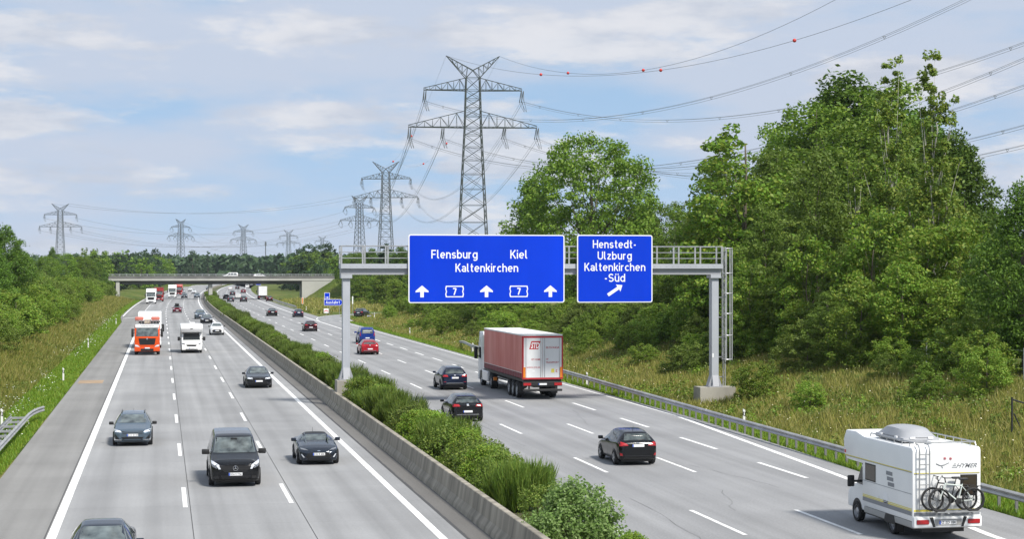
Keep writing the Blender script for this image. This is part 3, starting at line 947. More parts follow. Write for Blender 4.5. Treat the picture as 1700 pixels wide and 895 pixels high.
# ------------------------------------------------------------------ the two blue direction signs
def rounded(x0, x1, z0, z1, r, n=5):
    P = []
    for cx, cz, a in ((x1 - r, z0 + r, -90), (x1 - r, z1 - r, 0), (x0 + r, z1 - r, 90), (x0 + r, z0 + r, 180)):
        for i in range(n + 1):
            t = RAD(a + 90 * i / n)
            P.append((cx + r * math.cos(t), cz + r * math.sin(t)))
    return P
SY = GY - 0.75
def sx(px): return x_at_y(px, SY)
def sz(px, py): return zrow(py, depth(sx(px), SY))
def direction_sign(px0, px1, py0, py1, label, texts, arrows, shields, diag=None):
    x0, x1 = sx(px0), sx(px1)
    cxp = (px0 + px1) / 2
    z1, z0 = sz(cxp, py0), sz(cxp, py1)
    e = empty('direction_sign', ((x0 + x1) / 2, SY, z0), 0, label, 'road sign')
    ox = (x0 + x1) / 2
    X = lambda p: sx(p) - ox
    Z = lambda p: sz(cxp, p) - z0
    mb = MB(); mb.prism(rounded(x0 - ox, x1 - ox, 0, z1 - z0, 0.14), -0.03, 0.05); mb.build('border', m_white, e)
    mb = MB(); mb.prism(rounded(x0 - ox + 0.068, x1 - ox - 0.068, 0.068, z1 - z0 - 0.068, 0.09), -0.042, -0.0305); mb.build('panel', m_blue, e)
    mb = MB()
    for f in (0.2, 0.5, 0.8): mb.b2(x0 - ox + (x1 - x0) * f - 0.05, x0 - ox + (x1 - x0) * f + 0.05, 0.052, 0.13, 0.1, z1 - z0 - 0.1)
    mb.build('mount', m_galv, e)
    lt = MB()
    for body, a, b, top, bot in texts:
        stroke_text(lt, body, X(a), X(b), Z(bot), Z(top), -0.046)
    lt.build('lettering', m_white, e, recalc=False)
    for pxc, top, bot in arrows:
        mb = MB()
        c_, zt, zb_ = X(pxc), Z(top), Z(bot)
        h_ = zt - zb_; wv = h_ * 0.55
        mb.prism([(c_ - 0.15 * h_, zb_), (c_ + 0.15 * h_, zb_), (c_ + 0.15 * h_, zb_ + 0.47 * h_), (c_ + wv, zb_ + 0.42 * h_), (c_ + wv, zb_ + 0.54 * h_), (c_, zt), (c_ - wv, zb_ + 0.54 * h_), (c_ - wv, zb_ + 0.42 * h_), (c_ - 0.15 * h_, zb_ + 0.47 * h_)], -0.048, -0.0425)
        mb.build('arrow', m_white, e)
    for pxc, top, bot in shields:
        c_, zt, zb_ = X(pxc), Z(top), Z(bot); hw = X(pxc + 15.5) - c_; zm = (zt + zb_) / 2; hh = (zt - zb_) / 2
        sh = lambda k, q: [(c_ - hw + q * 1.0 + k, zm - hh + k), (c_ + hw - q - k, zm - hh + k), (c_ + hw - k, zm - hh * 0.45), (c_ + hw - 0.05 - k, zm), (c_ + hw - k, zm + hh * 0.45), (c_ + hw - q - k, zm + hh - k), (c_ - hw + q + k, zm + hh - k), (c_ - hw + k, zm + hh * 0.45), (c_ - hw + 0.05 + k, zm), (c_ - hw + k, zm - hh * 0.45)]
        mb = MB(); mb.prism(sh(0, 0.04), -0.048, -0.0425); so = mb.build('route_shield', m_white, e)
        mb = MB(); mb.prism(sh(0.065, 0.04), -0.054, -0.0485); mb.build('shield_field', m_blue, so)
        mb = MB(); stroke_text(mb, '7', c_ - 0.14, c_ + 0.14, zm - hh * 0.6, zm + hh * 0.6, -0.058, .17); mb.build('shield_number', m_white, so, recalc=False)
    if diag:
        (pa, pb, hw, hl) = diag
        A, B = Vector((X(pa[0]), Z(pa[1]))), Vector((X(pb[0]), Z(pb[1])))
        d = (B - A).normalized(); q = Vector((-d.y, d.x)); Nk = B - d * hl
        P = [A - q * hw, Nk - q * hw, Nk - q * hw * 2.7 - d * 0.02, B, Nk + q * hw * 2.7 - d * 0.02, Nk + q * hw, A + q * hw]
        mb = MB(); mb.prism([tuple(p) for p in P], -0.048, -0.0425); mb.build('arrow', m_white, e)
direction_sign(678, 937, 389.5, 503, 'large blue gantry sign reading Flensburg, Kiel, Kaltenkirchen with three arrows',
    [('Flensburg', 716, 792.5, 415, 429.3), ('Kiel', 847, 875.5, 415, 429.3), ('Kaltenkirchen', 756, 860, 437.6, 451.6)],
    [(700.5, 474, 493.5), (807.5, 474, 493.5), (913.5, 474, 493.5)], [(754.5, 474.5, 493.5), (861, 474.5, 493.5)])
direction_sign(958, 1083, 390, 502.5, 'smaller blue gantry sign reading Henstedt-Ulzburg Kaltenkirchen-Süd with slanted arrow',
    [('Henstedt-', 984, 1056, 398.6, 412), ('Ulzburg', 992, 1048.5, 417.6, 431), ('Kaltenkirchen', 970, 1071, 436.6, 450), ('-Süd', 1003, 1037.5, 454.5, 468)],
    [], [], ((1009, 490), (1033, 473.5), 0.10, 0.32))

# ------------------------------------------------------------------ signs at the exit gore
def board(name, px0, px1, py0, py1, D, label, body=None, zbase=None, pent=False, m=None, posts=(0.25, 0.75), arrow=False, cat='road sign'):
    pc = (px0 + px1) / 2
    X, Y = at(pc, D)
    wd = (px1 - px0) * D / F; z1, z0 = zrow(py0, D), zrow(py1, D)
    e = empty(name, (X, Y, gz(X, Y)), -PSI * 0.6, label, cat)
    zz = gz(X, Y); z1 -= zz; z0 -= zz
    h = wd / 2
    P = [(-h, z0), (h - (z1 - z0) * 0.5, z0), (h, (z0 + z1) / 2), (h - (z1 - z0) * 0.5, z1), (-h, z1)] if pent else rounded(-h, h, z0, z1, 0.06)
    mb = MB(); mb.prism(P, -0.02, 0.03); mb.build('panel_edge', m_white, e)
    k = 0.94; cz = (z0 + z1) / 2
    mb = MB(); mb.prism([(p[0] * (1 - 0.07 / h), cz + (p[1] - cz) * (1 - 0.14 / (z1 - z0))) for p in P], -0.032, -0.0205); mb.build('panel', m or m_blue, e)
    if body:
        mb = MB(); stroke_text(mb, body, -h * 0.82, h * 0.62, z0 + (z1 - z0) * 0.28, z1 - (z1 - z0) * 0.24, -0.037); mb.build('lettering', m_white, e, recalc=False)
    for f in posts:
        mb = MB(); x = -h + wd * f; mb.bar((x, 0.07, -0.2), (x, 0.07, z1 - 0.05), 0.04, 6); mb.build('post', m_galv, e)
    return e, h, z0, z1
board('exit_sign', 538, 570.5, 497, 507.5, 347, 'blue arrow-shaped sign reading Ausfahrt beside the exit ramp', 'Ausfahrt', pent=True, posts=(0.28, 0.78))
e, h, z0, z1 = board('exit_number_sign', 538.5, 547.5, 486, 497, 347.6, 'small blue sign with a white arrow standing above the Ausfahrt sign', None, posts=(0.5,))
mb = MB()
zc = z0 + (z1 - z0) * 0.28
mb.prism([(-h * .6, zc - .06), (h * .1, zc - .06), (h * .1, zc - .18), (h * .6, zc), (h * .1, zc + .18), (h * .1, zc + .06), (-h * .6, zc + .06)], -0.037, -0.033)
mb.build('lettering', m_white, e, recalc=False)
e, h, z0, z1 = board('arrow_board', 537.5, 545.5, 512.5, 520, 336, 'small red and white arrow board in the grass at the exit gore', None, m=m_white, posts=(0.5,))
mb = MB()
for q in (0.16,):
    hh = z1 - z0
    mb.prism([(-h * .9, z0 + hh * (.06 + q)), (0, z0 + hh * (.36 + q)), (h * .9, z0 + hh * (.06 + q)), (h * .9, z0 + hh * (.26 + q)), (0, z0 + hh * (.56 + q)), (-h * .9, z0 + hh * (.26 + q))], -0.037, -0.033)
mb.build('chevron', m_red, e)
board('marker_board', 609.5, 617, 524, 527, 318, 'tiny blue board on two posts inside the exit ramp curve', None, posts=(0.15, 0.85))
board('warning_post', 500.8, 503.6, 494, 505, 420, 'orange and white upright marker beyond the exit gore', None, m=m_orange, posts=(0.5,), cat='marker')
board('far_sign', 425, 433, 469, 473.5, 800, 'tiny distant blue road sign seen under the bridge', None, posts=(0.2, 0.8))
board('roadside_panel', 584.5, 586.3, 492, 505, 352, 'narrow white roadside panel just right of the left gantry post', None, m=m_white, posts=(0.5,))

# ------------------------------------------------------------------ pylons
def lattice_panel(mb, A0, A1, B0, B1, r):
    mb.bar(A0, B1, r, 4); mb.bar(B0, A1, r, 4); mb.bar(A1, B1, r, 4)
def make_pylon(mt, thick=1.0):
    e = empty('lattice_pylon')
    def hw(z): return 4.3 - (4.3 - 2.05) * z / 44.3 if z < 44.3 else (2.05 - 0.35 * (z - 44.3) / 12.4)
    rl, rb = 0.17 * thick, 0.075 * thick
    mb = MB()
    zs = [0]
    while zs[-1] < 43: zs.append(min(44.3, zs[-1] + hw(zs[-1]) * 1.32))
    zs[-1] = 44.3
    zs += [47.0, 49.2, 51.4, 53.6, 56.7]
    for a, b in zip(zs[:-1], zs[1:]):
        ca = [Vector((sx_ * hw(a), sy_ * hw(a), a)) for sx_, sy_ in ((-1, -1), (1, -1), (1, 1), (-1, 1))]
        cb = [Vector((sx_ * hw(b), sy_ * hw(b), b)) for sx_, sy_ in ((-1, -1), (1, -1), (1, 1), (-1, 1))]
        for i in range(4):
            mb.bar(ca[i], cb[i], rl, 4)
            lattice_panel(mb, ca[i], cb[i], ca[(i + 1) % 4], cb[(i + 1) % 4], rb)
    mb.build('mast', mt, e)
    def arm(zb_, zt, ln, nm):
        for s in (-1, 1):
            mb = MB()
            w0 = hw(zb_)
            n_ = 7
            tip = Vector((s * ln, 0, zb_))
            prev = None
            for i in range(n_ + 1):
                t = i / n_
                x = s * (w0 + (ln - w0) * t)
                yb = w0 * (1 - t) + 0.25 * t
                bot = [Vector((x, -yb, zb_)), Vector((x, yb, zb_))]
                top = Vector((x, 0, zt + (zb_ + 0.5 - zt) * t))
                if prev:
                    for k in (0, 1):
                        mb.bar(prev[0][k], bot[k], 0.14 * thick, 4)
                        mb.bar(prev[0][k] if i % 2 else prev[1], top if i % 2 else bot[k], rb * 0.8, 4)
                        mb.bar(bot[k], top, rb * 0.8, 4)
                    mb.bar(prev[1], top, 0.12 * thick, 4)
                    mb.bar(prev[0][0], bot[1], rb * 0.8, 4); mb.bar(bot[0], bot[1], rb * 0.8, 4)
                prev = (bot, top)
            mb.build(nm, mt, e)
    arm(44.3, 48.4, 16.1, 'cross_arm'); arm(53.6, 56.7, 12.3, 'cross_arm')
    for s in (-1, 1):
        mb = MB()
        r_ = [Vector((s * 1.7, -1.7, 56.7)), Vector((s * 1.7, 1.7, 56.7)), Vector((0, -0.6, 58.6)), Vector((0, 0.6, 58.6))]
        tip = Vector((s * 6.7, 0, 62.2))
        for p in r_: mb.bar(p, tip, 0.12 * thick, 4)
        mb.bar(r_[0], r_[2], 0.1 * thick, 4); mb.bar(r_[1], r_[3], 0.1 * thick, 4)
        for t in (0.2, 0.4, 0.6, 0.8):
            q = [p.lerp(tip, t) for p in r_]; q2 = [p.lerp(tip, t - 0.2) for p in r_]
            mb.bar(q[0], q[2], rb * .8, 4); mb.bar(q[1], q[3], rb * .8, 4); mb.bar(q2[0], q[2], rb * .8, 4); mb.bar(q2[1], q[3], rb * .8, 4); mb.bar(q[0], q[1], rb * .8, 4)
        mb.build('earth_wire_peak', mt, e)
    for x, z in ((-16, 44.2), (-7.7, 44.2), (7.7, 44.2), (16, 44.2), (-12.2, 53.5), (12.2, 53.5)):
        mb = MB()
        for s in (-1, 1):
            mb.bar((x, s * 0.3, z), (x - 0.2, s * 2.6, z - 2.6), 0.10 * thick, 5)
            mb.bar((x + 0.5, s * 0.3, z), (x + 0.3, s * 2.6, z - 2.6), 0.10 * thick, 5)
        for dx in (-0.2, 0.35):
            mb.tube([(x + dx + 0.9 * math.sin(math.pi * t), -2.6 + 5.2 * t, z - 2.6 - 2.6 * math.sin(math.pi * t)) for t in np.linspace(0, 1, 11)], 0.05 * thick, 4)
        mb.build('insulator', m_insul, e)
    return e
pylons = []
def put_pylon(px, top, D, rz, label, proto=None, mt=None, thick=1.0):
    X, Y = at(px, D)
    e = copy_tree(proto) if proto else make_pylon(mt or m_lattice, thick)
    s = zrow(top, D) / 62.2
    e.location = (X, Y, 0); e.rotation_euler = (0, 0, rz); e.scale = (s, s, s)
    tag(e, label, 'pylon', 'electricity pylons')
    pylons.append(e); return e
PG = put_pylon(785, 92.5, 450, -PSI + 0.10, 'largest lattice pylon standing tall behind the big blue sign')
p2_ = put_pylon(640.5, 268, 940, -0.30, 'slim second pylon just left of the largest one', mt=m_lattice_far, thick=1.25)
p3_ = put_pylon(597, 325, 1250, 0.45, 'stocky third pylon left of the slim one above the gantry corner', p2_)
p4_ = put_pylon(100, 338, 1120, -0.15, 'leftmost lattice pylon rising from the trees at the far left', p2_)
p5_ = put_pylon(300, 363.5, 1700, 0.7, 'distant lattice pylon above the left end of the bridge', p2_)
p6_ = put_pylon(404, 372.5, 2000, 0.45, 'faint distant pylon above the middle of the bridge', p2_)
p7_ = put_pylon(479, 381.5, 2350, 0.3, 'faintest small pylon above the right half of the bridge', p2_)
p8_ = put_pylon(535, 392, 2900, 0.3, 'tiny farthest pylon barely above the trees left of the gantry', p2_)

# ------------------------------------------------------------------ overhead lines
bpy.context.view_layer.update()
def wire(A, B, sag, r, label, cat='power line', n=34, twin=0.0, spacers=0):
    A, B = Vector(A), Vector(B)
    mb = MB()
    d = (B - A); d.z = 0; d.normalize(); q = Vector((-d.y, d.x, 0))
    def P(t): return A.lerp(B, t) - Vector((0, 0, 4 * sag * t * (1 - t)))
    offs = [Vector((0, 0, 0))] if not twin else [q * twin + Vector((0, 0, 0)), -q * twin, Vector((0, 0, -twin * 1.6))]
    for o_ in offs: mb.tube([P(i / n) + o_ for i in range(n + 1)], r, 4)
    for k in range(spacers):
        p = P((k + 0.5) / spacers)
        for i in range(len(offs)): mb.bar(p + offs[i], p + offs[(i + 1) % len(offs)], 0.035, 4)
    o = mb.build('power_line', m_wire, recalc=False)
    tag(o, label, cat, 'overhead lines strung between the pylons')
    return P
def p3d(px, py, D):
    X, Y = at(px, D); return Vector((X, Y, zrow(py, D)))
def wire_img(A, Mm, B, r, label, twin=0.0, spacers=0):
    """A world point, B (px,py,D) outside the frame, Mm (px,py) a photo point the sagging wire passes"""
    Bp = p3d(*B)
    def proj(p):
        D = depth(p.x, p.y); return 850 + F * (p.x * CP - p.y * SP) / D, D
    lo, hi = 0.0, 1.0
    for _ in range(40):
        t = (lo + hi) / 2
        if proj(A.lerp(Bp, t))[0] < Mm[0]: lo = t
        else: hi = t
    p = A.lerp(Bp, t); D = proj(p)[1]
    sag = (p.z - zrow(Mm[1], D)) / (4 * t * (1 - t))
    return wire(A, Bp, sag, r, label, twin=twin, spacers=spacers)
TIPS = {'ll': (-16, 0, 41.6), 'li': (-7.7, 0, 41.6), 'ri': (7.9, 0, 41.6), 'rr': (16.2, 0, 41.6), 'ul': (-12.2, 0, 50.9), 'ur': (12.4, 0, 50.9), 'el': (-6.7, 0, 62.2), 'er': (6.7, 0, 62.2)}
def tip(e, k): return e.matrix_world @ Vector(TIPS[k])
RW = 0.026
wire_img(tip(PG, 'ul'), (982, 196), (1760, -82, 235), RW, 'upper left conductor of the large pylon sweeping up to the top right', 0.28, 9)
wire_img(tip(PG, 'ur'), (1105, 199), (1760, 48, 262), RW, 'upper right conductor of the large pylon dipping right then rising over the trees', 0.28, 9)
wire_img(tip(PG, 'll'), (1180, 262), (1760, 70, 250), RW, 'conductor from the left tip of the lower arm passing behind the trees', 0.28, 8)
wire_img(tip(PG, 'li'), (1180, 273), (1760, 119, 255), RW, 'conductor from the inner left of the lower arm passing behind the trees', 0.28, 8)
wire_img(tip(PG, 'ri'), (1180, 288), (1760, 191, 262), RW, 'conductor from the inner right of the lower arm passing behind the trees', 0.28, 8)
wire_img(tip(PG, 'rr'), (1180, 296), (1760, 226, 268), RW, 'lowest conductor from the right tip of the lower arm passing behind the trees', 0.28, 8)
E1 = wire_img(tip(PG, 'el'), (1000, 125), (1760, -110, 240), 0.035, 'earth wire with red balls from the left peak of the large pylon')
E2 = wire_img(tip(PG, 'er'), (945, 121), (1560, -105, 255), 0.035, 'thin earth wire with red balls from the right peak of the large pylon')
def on_wire(P, px):
    lo, hi = 0.0, 1.0
    for _ in range(40):
        t = (lo + hi) / 2; p = P(t)
        if 850 + F * (p.x * CP - p.y * SP) / depth(p.x, p.y) < px: lo = t
        else: hi = t
    return P(t)
def ball(p, label, r=0.33):
    mb = MB(); mb.ball((0, 0, 0), r)
    o = mb.build('marker_ball', m_ballred, smooth=True); o.location = p
    tag(o, label, 'marker ball', 'red marker balls on the earth wires')
for P, px, lb in ((E1, 898, 'red marker ball nearest the large pylon, left of a neighbouring ball'), (E1, 1097, 'red marker ball on the lower earth wire above the oak'),
                  (E1, 1319, 'red marker ball farthest right on the lower earth wire'), (E2, 943, 'red marker ball second from the large pylon'), (E2, 1068, 'red marker ball on the upper, steeper earth wire')):
    ball(on_wire(P, px), lb)
NAMES = {'ll': 'outer left lower', 'li': 'inner left lower', 'ri': 'inner right lower', 'rr': 'outer right lower', 'ul': 'upper left', 'ur': 'upper right', 'el': 'left earth', 'er': 'right earth'}
back = {}
for k in TIPS:
    back[k] = wire(tip(PG, k), tip(p2_, k), 15 if k[0] != 'e' else 12, 0.032 if k[0] != 'e' else 0.022, NAMES[k] + ' wire running from the large pylon back to the slim one', n=24, twin=0.3 if k[0] != 'e' else 0)
ball(back['el'](0.3), 'red marker ball just left of the lower arm of the large pylon', 0.4)
ball(back['el'](0.55), 'small red marker ball far along the left earth wire to the slim pylon', 0.4)
ball(back['er'](0.35), 'red marker ball left of the mast on the right earth wire', 0.4)
ball(back['er'](0.6), 'small red marker ball far along the right earth wire to the slim pylon', 0.4)
for k in TIPS:
    wire(tip(p4_, k), tip(p3_, k), 13 if k[0] != 'e' else 9, 0.06, NAMES[k] + ' wire between the leftmost pylon and the stocky third pylon', n=30, twin=0.0)
for (a, b, nm) in ((p5_, p6_, 'the two distant pylons above the bridge'), (p6_, p7_, 'the faint pylons right of the bridge centre')):
    for k in ('ll', 'rr', 'ul', 'ur', 'el'):
        wire(tip(a, k), tip(b, k), 11 if k != 'el' else 7, 0.07, NAMES[k] + ' wire between ' + nm, n=16)
# slim mobile mast between the faint pylons
X, Y = at(441, 1900); mb = MB(); mb.bar((X, Y, 0), (X, Y, zrow(401, 1900)), 0.45, 6)
mb.b2(X - 0.9, X + 0.9, Y - 0.9, Y + 0.9, zrow(408, 1900), zrow(402, 1900))
tag(mb.build('radio_mast', m_lattice_far), 'slim radio mast between the faint pylons above the forest', 'mast')

# ------------------------------------------------------------------ foliage
L_OAK = leafmat('leaf_oak', (0.093, 0.171, 0.017), (0.140, 0.241, 0.025), (0.220, 0.300, 0.038))
L_DARK = leafmat('leaf_dark', (0.066, 0.132, 0.017), (0.099, 0.182, 0.022), (0.152, 0.241, 0.032))
L_LIGHT = leafmat('leaf_light', (0.120, 0.205, 0.026), (0.160, 0.250, 0.036), (0.210, 0.290, 0.050))
L_BIRCH = leafmat('leaf_birch', (0.128, 0.217, 0.029), (0.186, 0.274, 0.038), (0.267, 0.300, 0.052))
L_MAPLE = leafmat('leaf_maple', (0.117, 0.229, 0.022), (0.174, 0.300, 0.029), (0.258, 0.300, 0.043))
L_SHRUB = leafmat('leaf_shrub', (0.121, 0.222, 0.022), (0.180, 0.291, 0.032), (0.261, 0.300, 0.045))
L_SHRUB2 = leafmat('leaf_shrub_yellow', (0.120, 0.190, 0.028), (0.165, 0.235, 0.038), (0.220, 0.275, 0.055))
L_BROOM = leafmat('broom_green', (0.081, 0.142, 0.020), (0.115, 0.182, 0.026), (0.182, 0.230, 0.040), 0.25)
L_WILLOW = leafmat('willow_pale', (0.18, 0.31, 0.07), (0.25, 0.39, 0.11), (0.36, 0.48, 0.20), 0.45)
L_SCRUB = leafmat('leaf_scrub', (0.095, 0.155, 0.022), (0.135, 0.203, 0.030), (0.216, 0.257, 0.050))
L_FAR = leafmat('leaf_far', (0.030, 0.062, 0.026), (0.044, 0.082, 0.032), (0.062, 0.102, 0.040), 0.25, 0.35)  # bluish cast of far haze mixed into the leaf colour

def unit(v): return v / np.maximum(np.linalg.norm(v, axis=-1, keepdims=True), 1e-9)
def lumpy(dirs, rng, n=9, amp=0.3):
    """smooth bumps over directions, for uneven crown outlines"""
    c_ = unit(rng.normal(size=(n, 3))); a = rng.uniform(-1, 1, n)
    d = unit(dirs) @ c_.T
    return 1 + amp * (np.exp(5 * (d - 1)) * a).sum(-1)
def leaves(cent, out_dir, size, rng, aspect=0.55, up=0.55, outw=0.5, rnd=0.8):
    n = len(cent)
    nrm_ = unit(out_dir * outw + np.array([0, 0, up]) + rng.normal(size=(n, 3)) * rnd)
    t = unit(np.cross(nrm_, rng.normal(size=(n, 3))))
    b = np.cross(nrm_, t)
    s = (size * rng.uniform(0.65, 1.35, n))[:, None]
    V = np.empty((n, 4, 3))
    V[:, 0] = cent + t * s; V[:, 1] = cent + b * s * aspect; V[:, 2] = cent - t * s; V[:, 3] = cent - b * s * aspect
    return V.reshape(-1, 3)
def crown_geo(seed, Hh, R, z0, prof, ncl, lpc, rc, ls, amp=0.35, hole=0.0, flat=0.6, shell=0.45, up=0.55):
    """clump centres fill an uneven envelope; each clump is a flattened spray of leaves"""
    rng = np.random.default_rng(seed)
    C = []
    while len(C) < ncl:
        u = rng.uniform(0, 1)
        r_env = prof(u)
        if rng.uniform() > max(r_env, 0.12 if prof is not PROF['spire'] else 0.2 * (1 - u) + 0.10): continue
        a = rng.uniform(0, 2 * np.pi)
        rr = np.sqrt(rng.uniform(shell ** 2, 1)) * r_env
        C.append((rr * np.cos(a), rr * np.sin(a), u))
    C = np.array(C)
    P = np.stack([C[:, 0] * R, C[:, 1] * R, z0 + C[:, 2] * (Hh - z0)], 1)
    mid = np.array([0, 0, z0 + 0.4 * (Hh - z0)])
    k = lumpy(P - mid, rng, 14, amp)[:, None]
    P = mid + (P - mid) * np.stack([k[:, 0], k[:, 0], 0.75 + 0.25 * k[:, 0]], 1)
    if hole > 0:
        hd = lumpy(P - mid, rng, 24, 1.0); P = P[hd > np.quantile(hd, hole)]
    n = len(P)
    rcs = rc * rng.uniform(0.6, 1.35, n)
    if prof is PROF['spire']: rcs = rcs * np.clip(1.2 - 0.65 * (P[:, 2] - z0) / (Hh - z0), 0.38, 1) * rng.uniform(0.45, 1.25, n)
    if prof is PROF['spire']:
        P = P + np.stack([np.sin(P[:, 2] * 1.7) * 0.28 + rng.normal(0, .25, n), np.cos(P[:, 2] * 1.3) * 0.28 + rng.normal(0, .25, n), rng.normal(0, .2, n)], 1)
    off = rng.normal(size=(n, lpc, 3)); off = unit(off) * (rng.uniform(0.15, 1, (n, lpc, 1)) ** 0.5)
    off = off * rcs[:, None, None] * np.array([1, 1, flat])
    off[..., 2] -= 0.25 * (off[..., 0] ** 2 + off[..., 1] ** 2) / rcs[:, None]
    cent = (P[:, None, :] + off).reshape(-1, 3)
    od = unit(off.reshape(-1, 3) + 0.3 * unit((P - mid))[:, None, :].repeat(lpc, 1).reshape(-1, 3))
    return leaves(cent, od, ls, rng, up=up), P
def trunk_geo(seed, Hh, r0, P, nlimb, top=0.85, lean=0.04):
    rng = random.Random(seed)
    mb = MB()
    pts = [(0, 0, -0.3)]
    for i in range(1, 8):
        t = i / 7
        pts.append((rng.uniform(-lean, lean) * Hh * t * 0.5, rng.uniform(-lean, lean) * Hh * t * 0.5, Hh * top * t))
    mb.tube(pts, r0, 7, r0 * 0.22)
    idx = list(range(len(P))); rng.shuffle(idx)
    for i in idx[:nlimb]:
        q = Vector(P[i])
        zt = min(Hh * top * 0.92, max(Hh * 0.12, q.z * rng.uniform(0.45, 0.75)))
        f = zt / (Hh * top); j = min(6, int(f * 7)); g = f * 7 - j
        a = Vector(pts[j]).lerp(Vector(pts[j + 1]), g)
        m_ = a.lerp(q, 0.5) + Vector((0, 0, -0.06 * (q - a).length))
        mb.tube([a, m_, q], r0 * 0.34 * (1 - 0.6 * f), 4, r0 * 0.06)
    return mb
PROF = {
    'dome': lambda u: (math.sin(math.pi * (0.10 + 0.88 * u) ** 0.85)) ** 0.55 if 0.0 <= u < 1 else 0.05,
    'egg': lambda u: max(0.05, math.sin(math.pi * min(1, (0.06 + 0.92 * u)) ** 0.75) ** 0.7),
    'spire': lambda u: max(0.05, (1 - u) ** 0.72 * min(1, 0.35 + 2.2 * u)),
    'bush': lambda u: max(0.1, math.sqrt(max(0, 1 - u * u))),
}
PROTO = {}
def proto(key, Hh, R, z0, prof, ncl, lpc, rc, ls, leaf, bark=m_bark, r0=0.3, nlimb=14, seed=1, nm='tree', **kw):
    V, P = crown_geo(seed, Hh, R, z0, PROF[prof], ncl, lpc, rc, ls, **kw)
    cm = np_mesh('crown', V, 4, leaf)
    tb = trunk_geo(seed, Hh, r0, P, nlimb, top=0.86 if prof == 'spire' else 0.8)
    tm = bpy.data.meshes.new('trunk'); tm.from_pydata(tb.v, [], tb.f); tm.materials.append(bark)
    tm.polygons.foreach_set('use_smooth', [True] * len(tm.polygons))
    PROTO[key] = (cm, tm, Hh, R, nm)
def plant(key, X, Y, h, label, cat='tree', group=None, wide=1.0, rz=None, z=None, name=None):
    cm, tm, Hh, R, nm = PROTO[key]
    s = h / Hh
    e = empty(name or nm, (X, Y, (gz(X, Y) if z is None else z) - 0.05), random.uniform(0, 6.28) if rz is None else rz, label, cat, group)
    e.scale = (s * wide, s * wide, s)
    lnk(bpy.data.objects.new('crown' if cat == 'tree' else 'foliage', cm), e)
    lnk(bpy.data.objects.new('trunk' if cat == 'tree' else 'stem', tm), e)
    return e
def tree_px(key, px, D, top, label, wide=1.0, group=None, rz=None):
    X, Y = at(px, D)
    return plant(key, X, Y, zrow(top, D) - gz(X, Y), label, 'tree', group, wide, rz)

proto('oak', 22, 10.5, 2.0, 'dome', 700, 70, 1.3, 0.20, L_OAK, r0=0.55, nlimb=34, seed=4, nm='oak_tree', amp=0.26, hole=0.07)
proto('dark', 21, 6.2, 2.0, 'egg', 380, 70, 1.15, 0.17, L_DARK, r0=0.38, nlimb=24, seed=5, nm='broadleaf_tree', amp=0.35, hole=0.0)
proto('dark2', 20, 5.6, 1.5, 'egg', 360, 70, 1.1, 0.17, L_OAK, r0=0.34, nlimb=24, seed=15, nm='broadleaf_tree', amp=0.4, hole=0.04)
proto('light', 17, 4.6, 1.2, 'egg', 270, 64, 0.9, 0.15, L_LIGHT, r0=0.20, nlimb=22, seed=6, nm='broadleaf_tree', amp=0.45, hole=0.10, flat=0.45)
proto('maple', 18, 3.9, 1.0, 'egg', 230, 64, 0.85, 0.16, L_MAPLE, r0=0.22, nlimb=20, seed=8, nm='broadleaf_tree', amp=0.6, hole=0.2, flat=0.5)
proto('birch', 22, 3.2, 2.0, 'spire', 290, 60, 0.66, 0.13, L_BIRCH, bark=m_bark_pale, r0=0.16, nlimb=26, seed=9, nm='birch_tree', amp=0.5, hole=0.06, flat=0.9, shell=0.15)
proto('under', 10, 3.6, 0.2, 'bush', 230, 60, 0.75, 0.14, L_SHRUB, r0=0.14, nlimb=16, seed=12, nm='young_tree', amp=0.5, hole=0.12)
proto('under2', 11, 3.2, 0.3, 'egg', 220, 60, 0.75, 0.14, L_MAPLE, r0=0.14, nlimb=16, seed=13, nm='young_tree', amp=0.6, hole=0.15)
proto('far1', 18, 6.5, 1.0, 'egg', 110, 34, 1.5, 0.42, L_FAR, r0=0.3, nlimb=4, seed=21, nm='distant_tree', amp=0.5)
proto('far2', 19, 4.8, 1.0, 'spire', 100, 34, 1.2, 0.40, L_FAR, r0=0.3, nlimb=4, seed=22, nm='distant_tree', amp=0.5)
proto('far3', 16, 7.5, 0.5, 'dome', 120, 34, 1.5, 0.42, L_OAK, r0=0.3, nlimb=4, seed=23, nm='distant_tree', amp=0.5)
proto('shrub', 5, 3.0, 0.0, 'bush', 170, 56, 0.55, 0.115, L_SHRUB, r0=0.08, nlimb=10, seed=31, nm='shrub', amp=0.5)
proto('shrub2', 5, 2.8, 0.0, 'bush', 170, 56, 0.5, 0.105, L_SHRUB2, r0=0.08, nlimb=10, seed=32, nm='shrub', amp=0.6)
proto('shrub3', 5.5, 2.6, 0.0, 'egg', 160, 56, 0.55, 0.115, L_OAK, r0=0.08, nlimb=10, seed=33, nm='shrub', amp=0.6)

# ---- trees of the right bank, one by one
tree_px('oak', 980, 228, 236, 'big spreading oak with a round crown standing behind the two blue signs', 0.98, rz=0.6)
tree_px('dark', 885, 262, 300, 'lower dark tree against the left side of the big oak', 0.9)
tree_px('dark2', 1128, 205, 343, 'dark tree of medium height between the oak and the gantry railing', 1.0)
tree_px('dark', 1075, 245, 330, 'dark tree half hidden behind the right side of the big oak', 1.0)
tree_px('maple', 1238, 150, 158, 'tall slender tree with bright green top just right of the gantry ladder', 1.2, rz=2.0)
tree_px('dark', 1398, 172, 98, 'tallest broad dark tree in the middle of the right wood', 1.28, rz=1.2)
tree_px('dark2', 1300, 178, 205, 'dark tree left of the tallest one in the right wood', 1.0)
tree_px('birch', 1478, 132, 92, 'thin birch with a wispy tip, left one of the two tallest birches', 1.0, rz=0.4)
tree_px('birch', 1548, 122, 78, 'thin birch with the highest wispy tip of the whole wood', 1.0, rz=2.5)
